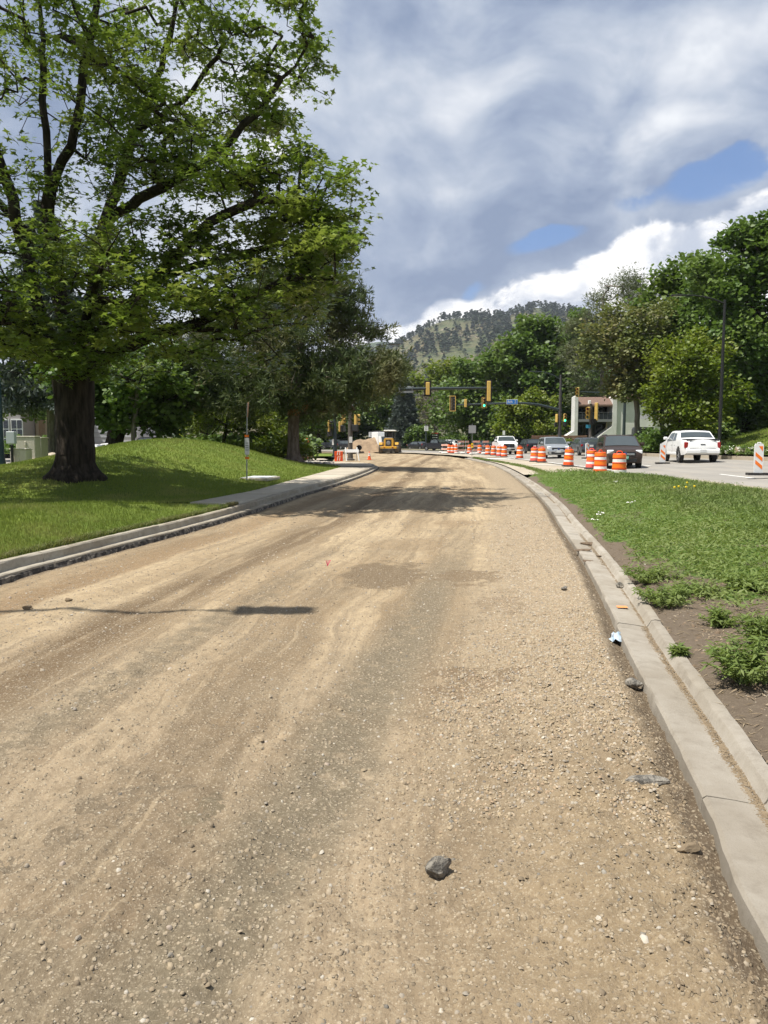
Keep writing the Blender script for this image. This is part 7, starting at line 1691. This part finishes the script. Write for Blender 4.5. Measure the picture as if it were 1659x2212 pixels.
    def rx(z):
        tp = D['top'][:6]; return np.interp(z, [p[1] for p in tp], [p[0] for p in tp])-L/2
    def patch(nm, y0, y1, z0, z1, mtl, front=True, off=.012, thick=.05, ch=.012, parent=t):
        yc, zc = (y0+y1)/2, (z0+z1)/2; q = yc/(W_/2*.93); bul = .09*(1-min(1, q*q)); x = (fx(zc)+bul+off) if front else (rx(zc)-.063*(1-min(1, q*q))-off)
        ang = (-.20 if front else .14)*q*(1 if front else 1)
        return MB().box((x-(thick/2 if front else -thick/2), yc, zc), (thick, abs(y1-y0), abs(z1-z0)), rz=(ang if not front else ang), ch=ch).build(nm, mtl, parent, smooth=None)
    hb = belt
    if kind in ('pickup',):
        zl0, zl1, gz0, gz1 = .98, 1.16, .74, 1.14
    elif kind == 'trunk_pickup': zl0, zl1, gz0, gz1 = .80, .98, .62, .96
    elif kind == 'suv': zl0, zl1, gz0, gz1 = .69, .91, .64, .82
    else: zl0, zl1, gz0, gz1 = .60, .74, .52, .70
    for s in (1, -1): patch('headlight', s*W_*.28, s*W_*.46, zl0, zl1, lamp, True, -.005, .18, .04)
    g = patch('grille', -W_*.27, W_*.27, gz0, gz1, TRIM, True, .004, .06)
    if grille == 'bars':
        for q in range(3): patch('grille_bar', -W_*.24, W_*.24, gz0+.03+q*(gz1-gz0-.06)/2.4, gz0+.06+q*(gz1-gz0-.06)/2.4, CHROME, True, .02, .03, .006, g)
    elif grille == 'bow':
        patch('grille_bar', -W_*.36, W_*.36, gz1-.02, gz1+.015, CHROME, True, .02, .03, .006, g)
    MB().lathe([(.07,0),(.075,.01),(.01,.02)], 16, (fx((gz0+gz1)/2)+.125, 0, (gz0+gz1)/2), 'X').build('front_badge', mat('badge_blue', (.03, .05, .16), .25, spec=.7), t)
    patch('lower_grille', -W_*.30, W_*.30, D['bot']+.08, D['bot']+.24, TRIM, True, .0, .06)
    for s in (1, -1): patch('fog_lamp', s*W_*.34, s*W_*.44, D['bot']+.12, D['bot']+.24, bumper or TRIM, True, -.02, .10, .02)
    pz = gz0-.10
    pl = patch('front_plate', -.155, .155, pz-.08, pz+.08, plate, True, .03, .02, .003)
    if plate_text: text('plate_number', plate_text, .12, LWHT if plate is PLATEG else SBLK, pl, (fx(pz)+.142, 0, pz), (R(90), 0, R(90)), .002)
    zt0, zt1 = (.92, 1.24) if kind == 'pickup' else ((.80, 1.12) if kind == 'trunk_pickup' else ((.80, 1.02) if kind == 'suv' else (.74, .92)))
    for s in (1, -1): patch('taillight', s*W_*.37, s*W_*.47, zt0, zt1, TAILL, False, .015, .16, .03)
    zp = .86 if kind == 'suv' else (.80 if kind in ('wagon', 'sedan') else .66)
    patch('rear_plate', -.155, .155, zp-.08, zp+.08, rear_plate, False, .03, .02, .003)
    patch('rear_bumper', -W_*.44, W_*.44, D['bot']+.10, D['bot']+.30, bumper or TRIM, False, .01, .10, .03)
    # side: sills, handles, mirrors
    for s in (1, -1):
        x0, x1 = D['wx'][0]+D['arch']+.02, D['wx'][1]-D['arch']-.02
        MB().box(((x0+x1)/2-L/2, s*(hw((x0+x1)/2, bz_+.08)+.0), bz_+.07), (x1-x0, .06, .14), ch=.02).build('sill', bumper or TRIM, t, smooth=None)
        mx = D['ws'][0][0]-.30; mz = D['ws'][0][1]+.06
        mb = MB().box((mx-L/2, s*(hw(mx, mz)+.14), mz+.04), (.14, .22, .17), ch=.04); mb.build('mirror', paintm, t, smooth=None)
        for wn in D['win'][-2:]:
            hx_ = wn[0][0]+.12; MB().box((hx_-L/2, s*(hw(hx_, belt-.14)+.012), belt-.14), (.20, .03, .035), ch=.008).build('door_handle', paintm, t, smooth=None)
        xd = D['win'][-1][0][0]-.04
        MB().box((xd-L/2, s*(hw(xd, .75)+.0015), (belt+bz_)/2+.03), (.008, .004, belt-bz_-.06)).build('door_gap', TRIM, t, smooth=None)
        if rails: MB().tube([(x-L/2, s*(hw(x, H-.05)-.12), H-.045+dz) for x, dz in ((D['ws'][1][0]-.1, -.03), (D['ws'][1][0]-.35, .035), ((D['rw'][1][0]+D['ws'][1][0])/2, .04), (D['rw'][1][0]+.35, .035), (D['rw'][1][0]+.12, -.03))], .022, 6).build('roof_rail', TRIM, t)
    if 'pickup' in kind:
        xa, xb = .12, D['rw'][0][0]-.10; zt = D['top'][3][1] if kind == 'pickup' else 1.225
        w = hw((xa+xb)/2, zt)-.10
        MB().prism([(xa-L/2, zt+.012), (xb-L/2, zt+(.018 if kind == 'pickup' else .045)), (xb-L/2, zt+(.04 if kind == 'pickup' else .075)), (xa-L/2, zt+.035)], -w, w).build('bed_cover', TRIM, t, smooth=None)
        patch('tailgate_handle', -.12, .12, .98 if kind == 'trunk_pickup' else 1.12, 1.02 if kind == 'trunk_pickup' else 1.16, TRIM, False, .02, .03, .005)
        if kind == 'trunk_pickup': patch('bed_rim', -W_*.42, W_*.42, 1.185, 1.29, TRIM, False, .0, .14, .02)
        for zz in ((.78, 1.19) if kind == 'trunk_pickup' else (.66, 1.30)): patch('tailgate_gap', -W_*.35, W_*.35, zz-.008, zz+.008, TRIM, False, .012, .02, .002)
    return t
def hd(deg): return R(deg)
def cz_(u, Y): return float(road_z((u-CX)/F*Y, Y))
def cx_(u, Y): return (u-CX)/F*Y
P_BRN = mat('brown_car_paint', (.034, .020, .013), .4, spec=.35, coat=.12); P_WHT = paint('white_car_paint', (.80, .80, .785), .0); P_SIL = paint('silver_car_paint', (.46, .48, .49), .6)
P_BLK = paint('black_car_paint', (.012, .012, .014)); P_GRY = paint('grey_blue_car_paint', (.085, .10, .115), .5); P_DKG = paint('dark_grey_car_paint', (.035, .04, .045), .4); P_PEW = paint('pewter_car_paint', (.22, .23, .235), .5)
# lower body of the brown car is two-tone
car('brown_suv', 'dark brown estate car with green plate facing us behind the drums', 'car', 'suv', (cx_(1334, 39.8), 39.8, cz_(1334, 39.8)), hd(-99), P_BRN, plate=PLATEG, plate_text='B 337', bumper=mat('brown_cladding', (.085, .066, .052), .5))
car('white_pickup', 'white pickup with black bed cover driving away on the right road', 'pickup truck', 'trunk_pickup', (cx_(1487, 43.5), 43.5, cz_(1487, 43.5)-.02), hd(83), P_WHT, bumper=P_WHT)
car('silver_suv', 'silver car with wide black grille facing us behind the single drum', 'car', 'suv', (cx_(1193, 61), 61, cz_(1193, 61)), hd(-92), P_SIL, grille='bow', rails=False)
car('white_work_truck', 'white pickup facing us behind the row of drums', 'pickup truck', 'pickup', (cx_(1089, 82), 82, cz_(1089, 82)), hd(-90), P_WHT, grille='plain', rails=False)
car('black_suv', 'black car seen from behind between the white truck and silver car', 'car', 'suv', (cx_(1143, 88), 88, cz_(1143, 88)), hd(93), P_BLK, rails=False)
car('grey_wagon', 'dark grey wagon seen from behind left of the brown car', 'car', 'wagon', (cx_(1262, 66), 66, cz_(1262, 66)), hd(88), P_GRY)
car('black_pickup', 'black pickup turning left of the drum trio', 'pickup truck', 'pickup', (cx_(945, 118), 118, .17), hd(-48), P_BLK, rails=False, scale=.9)
car('white_suv', 'white car behind the black pickup', 'car', 'suv', (cx_(971, 127), 127, .17), hd(128), P_WHT, rails=True, scale=1.05)
car('black_sedan', 'black low car with bright headlights right of the loader', 'car', 'sedan', (cx_(905, 131), 131, .17), hd(-55), P_BLK, rails=False)
car('silver_wagon', 'silver grey car behind the black low car', 'car', 'suv', (cx_(896, 139), 139, .17), hd(118), P_PEW)
car('dark_suv', 'dark car half hidden behind the soil heap and speed sign', 'car', 'suv', (cx_(791, 139), 139, .17), hd(-55), P_DKG)
car('black_hatchback', 'black car between the two signal poles', 'car', 'suv', (cx_(755, 140), 140, .17), hd(-45), P_BLK)
car('dark_pickup', 'dark pickup left of the black car behind the signal poles', 'pickup truck', 'pickup', (cx_(722, 143), 143, .17), hd(-25), P_DKG, rails=False, scale=.95)
car('silver_pickup', 'silver pickup behind the orange diamond sign', 'pickup truck', 'pickup', (cx_(680, 148), 148, .17), hd(-15), P_PEW, rails=False, scale=.95)
car('blue_car', 'dark blue car behind the barricades left of the work truck', 'car', 'sedan', (cx_(1045, 112), 112, .17), hd(105), paint('dark_blue_paint', (.02, .03, .055)), rails=False)
car('parked_pickup', 'white pickup tail between the cabinets and oak trunk', 'pickup truck', 'pickup', (cx_(132, 74), 74, -.40), hd(-4), P_WHT, rails=False, scale=.95)
car('parked_suv', 'silver car parked facing the tan building', 'car', 'suv', (cx_(94, 92), 92, -.40), hd(-82), P_SIL)
car('parked_sedan', 'white car right behind the oak trunk', 'car', 'sedan', (cx_(205, 66), 66, -.15), hd(-8), P_WHT, rails=False)
car('parked_suv', 'white car beside the second tree trunk', 'car', 'suv', (cx_(262, 80), 80, -.25), hd(-20), P_WHT)
car('parked_car', 'dark car just showing over the mound crest', 'car', 'wagon', (cx_(342, 84), 84, .55), hd(-10), P_BLK)

# --- wheel loader, seen from behind
YLD = 100.0
ld = thing('wheel_loader', 'yellow wheel loader with white cab roof parked on the dirt', 'wheel loader', ((842-CX)/F*YLD, YLD, .02), R(-6))
LYEL = mat('loader_yellow', (.66, .36, .02), .45, color2=(.58, .31, .03), nscale=3, dirt=((.36, .25, .12), 3, .5)); LDK = mat('loader_dark', (.03, .028, .026), .7, dirt=((.14, .11, .08), 5, .5)); LTY = mat('dusty_tyre', (.09, .078, .062), .95, color2=(.16, .135, .105), nscale=4)
# local: -Y towards the viewer (rear of the machine)
for s in (-1, 1):
    for yy in (-.95, 1.75):
        wl = thing('wheel', None, None, (s*1.02, yy, .68)); wl.parent = ld
        r = .70; MB().lathe([(r*.5,-.25),(r*.9,-.27),(r,-.2),(r,.2),(r*.9,.27),(r*.5,.25)], 24, (0,0,0), 'X', cap=False).build('tyre', LTY, wl)
        MB().lathe([(r*.52,s*.2),(r*.45,s*.12),(.001,s*.1)], 20, (0,0,0), 'X', cap=False).build('rim', LYEL, wl)
        tr = MB()
        for q in range(18):
            a = 2*math.pi*q/18; tr.box((.10*(-1)**q, math.cos(a)*r, math.sin(a)*r), (.26, .06, .07), rx=a)
        tr.build('tread', LTY, wl, smooth=None)
MB().prism([(-.62,.85),(.62,.85),(.60,1.75),(.48,1.98),(-.48,1.98),(-.60,1.75)], -1.75, -.25).build('engine_hood', LYEL, ld, smooth=30)
MB().box((0, -1.77, 1.38), (.74, .06, .86), ch=.02).build('radiator_grille', LDK, ld, smooth=None)
MB().lathe([(.10,-.03),(.24,-.02),(.26,0)], 18, (0, -1.80, 1.36), 'Y').build('fan', mat('fan_grey', (.20, .20, .20), .5), ld)
MB().box((0, -1.0, 2.0), (.95, 1.3, .06), ch=.02).build('hood_top', mat('hood_grey', (.42, .42, .40), .5), ld, smooth=None)
MB().box((0, -1.6, .80), (2.1, .45, .30), ch=.03).build('rear_frame', LYEL, ld, smooth=None); MB().box((0, -1.72, .50), (1.5, .30, .34), ch=.03).build('counterweight', LDK, ld, smooth=None)
MB().box((-.30, -1.80, .45), (.62, .06, .2)).build('hitch_plate', mat('dusty_beige', (.45, .40, .31), .8), ld, smooth=None)
for s in (-1, 1): MB().prism([(-1.6,1.15),(-1.45,1.45),(-.4,1.45),(-.2,1.2)], s*1.02-.22, s*1.02+.22, 'X').build('fender', LYEL, ld, smooth=None)
for s in (-1, 1): MB().box((s*.55, -1.84, .82), (.14, .03, .10)).build('rear_lamp', TAILL, ld, smooth=None)
cab = MB().box((0, .45, 1.55), (1.36, 1.5, .5), ch=.03).build('cab', LDK, ld, smooth=None)
for s in (-1, 1):
    for yy in (-.25, 1.15): MB().box((s*.63, yy, 2.32), (.09, .09, 1.15)).build('cab_pillar', LDK, cab, smooth=None)
MB().box((0, .45, 2.95), (1.55, 1.75, .16), ch=.05).build('cab_roof', mat('roof_white', (.74, .72, .66), .5), cab, smooth=None)
for s in (-1, 1): MB().box((s*.64, .45, 2.33), (.02, 1.25, 1.05)).build('cab_glass', mat('cab_glass', (.10, .14, .14), .08, spec=.8), cab, smooth=None)
MB().box((0, 1.16, 2.33), (1.15, .02, 1.05)).build('cab_glass', MATS['cab_glass'], cab, smooth=None)
MB().box((0, .35, 1.95), (.5, .5, .35), ch=.05).box((0, .12, 2.35), (.5, .12, .7), ch=.05).build('seat', LDK, cab, smooth=None)
for s in (-1, 1): MB().tube([(s*.5, 1.2, 1.3), (s*.5, 2.6, 1.2), (s*.5, 3.3, .6)], .13, 8).build('lift_arm', LYEL, ld)
MB().prism([(3.1,.1),(4.2,.05),(4.25,.15),(3.45,.4),(3.35,.95),(3.2,1.1),(3.0,.6)], -1.2, 1.2, 'X').build('bucket', LDK, ld, smooth=None)
MB().tube([(.42,-.75,2.0),(.42,-.75,2.75)], .05, 8).build('exhaust', LDK, ld)
# white service body standing beside it
tk = thing('service_truck', 'white box body truck standing left behind the loader cab', 'truck', ((822-CX)/F*106, 106, .02), R(-70))
MB().box((0, 0, 1.9), (2.6, 1.7, 1.9), ch=.05).build('box_body', P_WHT, tk, smooth=None); MB().box((0, 0, .82), (3.9, 1.5, .25)).build('chassis', LDK, tk, smooth=None)
MB().prism([(1.4,.7),(2.5,.7),(2.5,1.5),(2.2,2.3),(1.4,2.35)], -.8, .8).build('cab', P_WHT, tk, smooth=None); MB().prism([(2.46,1.55),(2.515,1.52),(2.25,2.25),(2.2,2.2)], -.7, .7).build('windshield', CARGL, tk, smooth=None)
MB().box((-.2, 0, 2.95), (2.0, 1.3, .14)).build('roof_rack', LDK, tk, smooth=None)
for x in (-.9, 1.8):
    for s in (-1, 1):
        wl = thing('wheel', None, None, (x, s*.72, .42)); wl.parent = tk; MB().lathe([(.22,-.12),(.40,-.12),(.42,-.08),(.42,.08),(.40,.12),(.22,.12)], 20, (0,0,0), 'Y', cap=False).build('tyre', TYRE, wl); MB().lathe([(.24,s*.08),(.001,s*.06)], 20, (0,0,0), 'Y', cap=False).build('rim', RIM, wl)
# ------------------------------------------------------------------ the air between here and the mountain
HZM = bpy.data.materials.new('thin_haze'); HZM.use_nodes = True; t = NT(HZM.node_tree); t.n.clear()
pv_ = t.node('ShaderNodeVolumePrincipled'); pv_.inputs['Color'].default_value = (.82, .88, 1.0, 1); pv_.inputs['Density'].default_value = .00010; pv_.inputs['Anisotropy'].default_value = .2
oo = t.node('ShaderNodeOutputMaterial'); t.l.new(pv_.outputs[0], oo.inputs['Volume'])
tag(MB().box((0, 3000, 168), (14400, 12400, 340)).build('haze', HZM, None, smooth=None), 'thin pale haze lying over the whole valley', 'haze', kind='stuff')
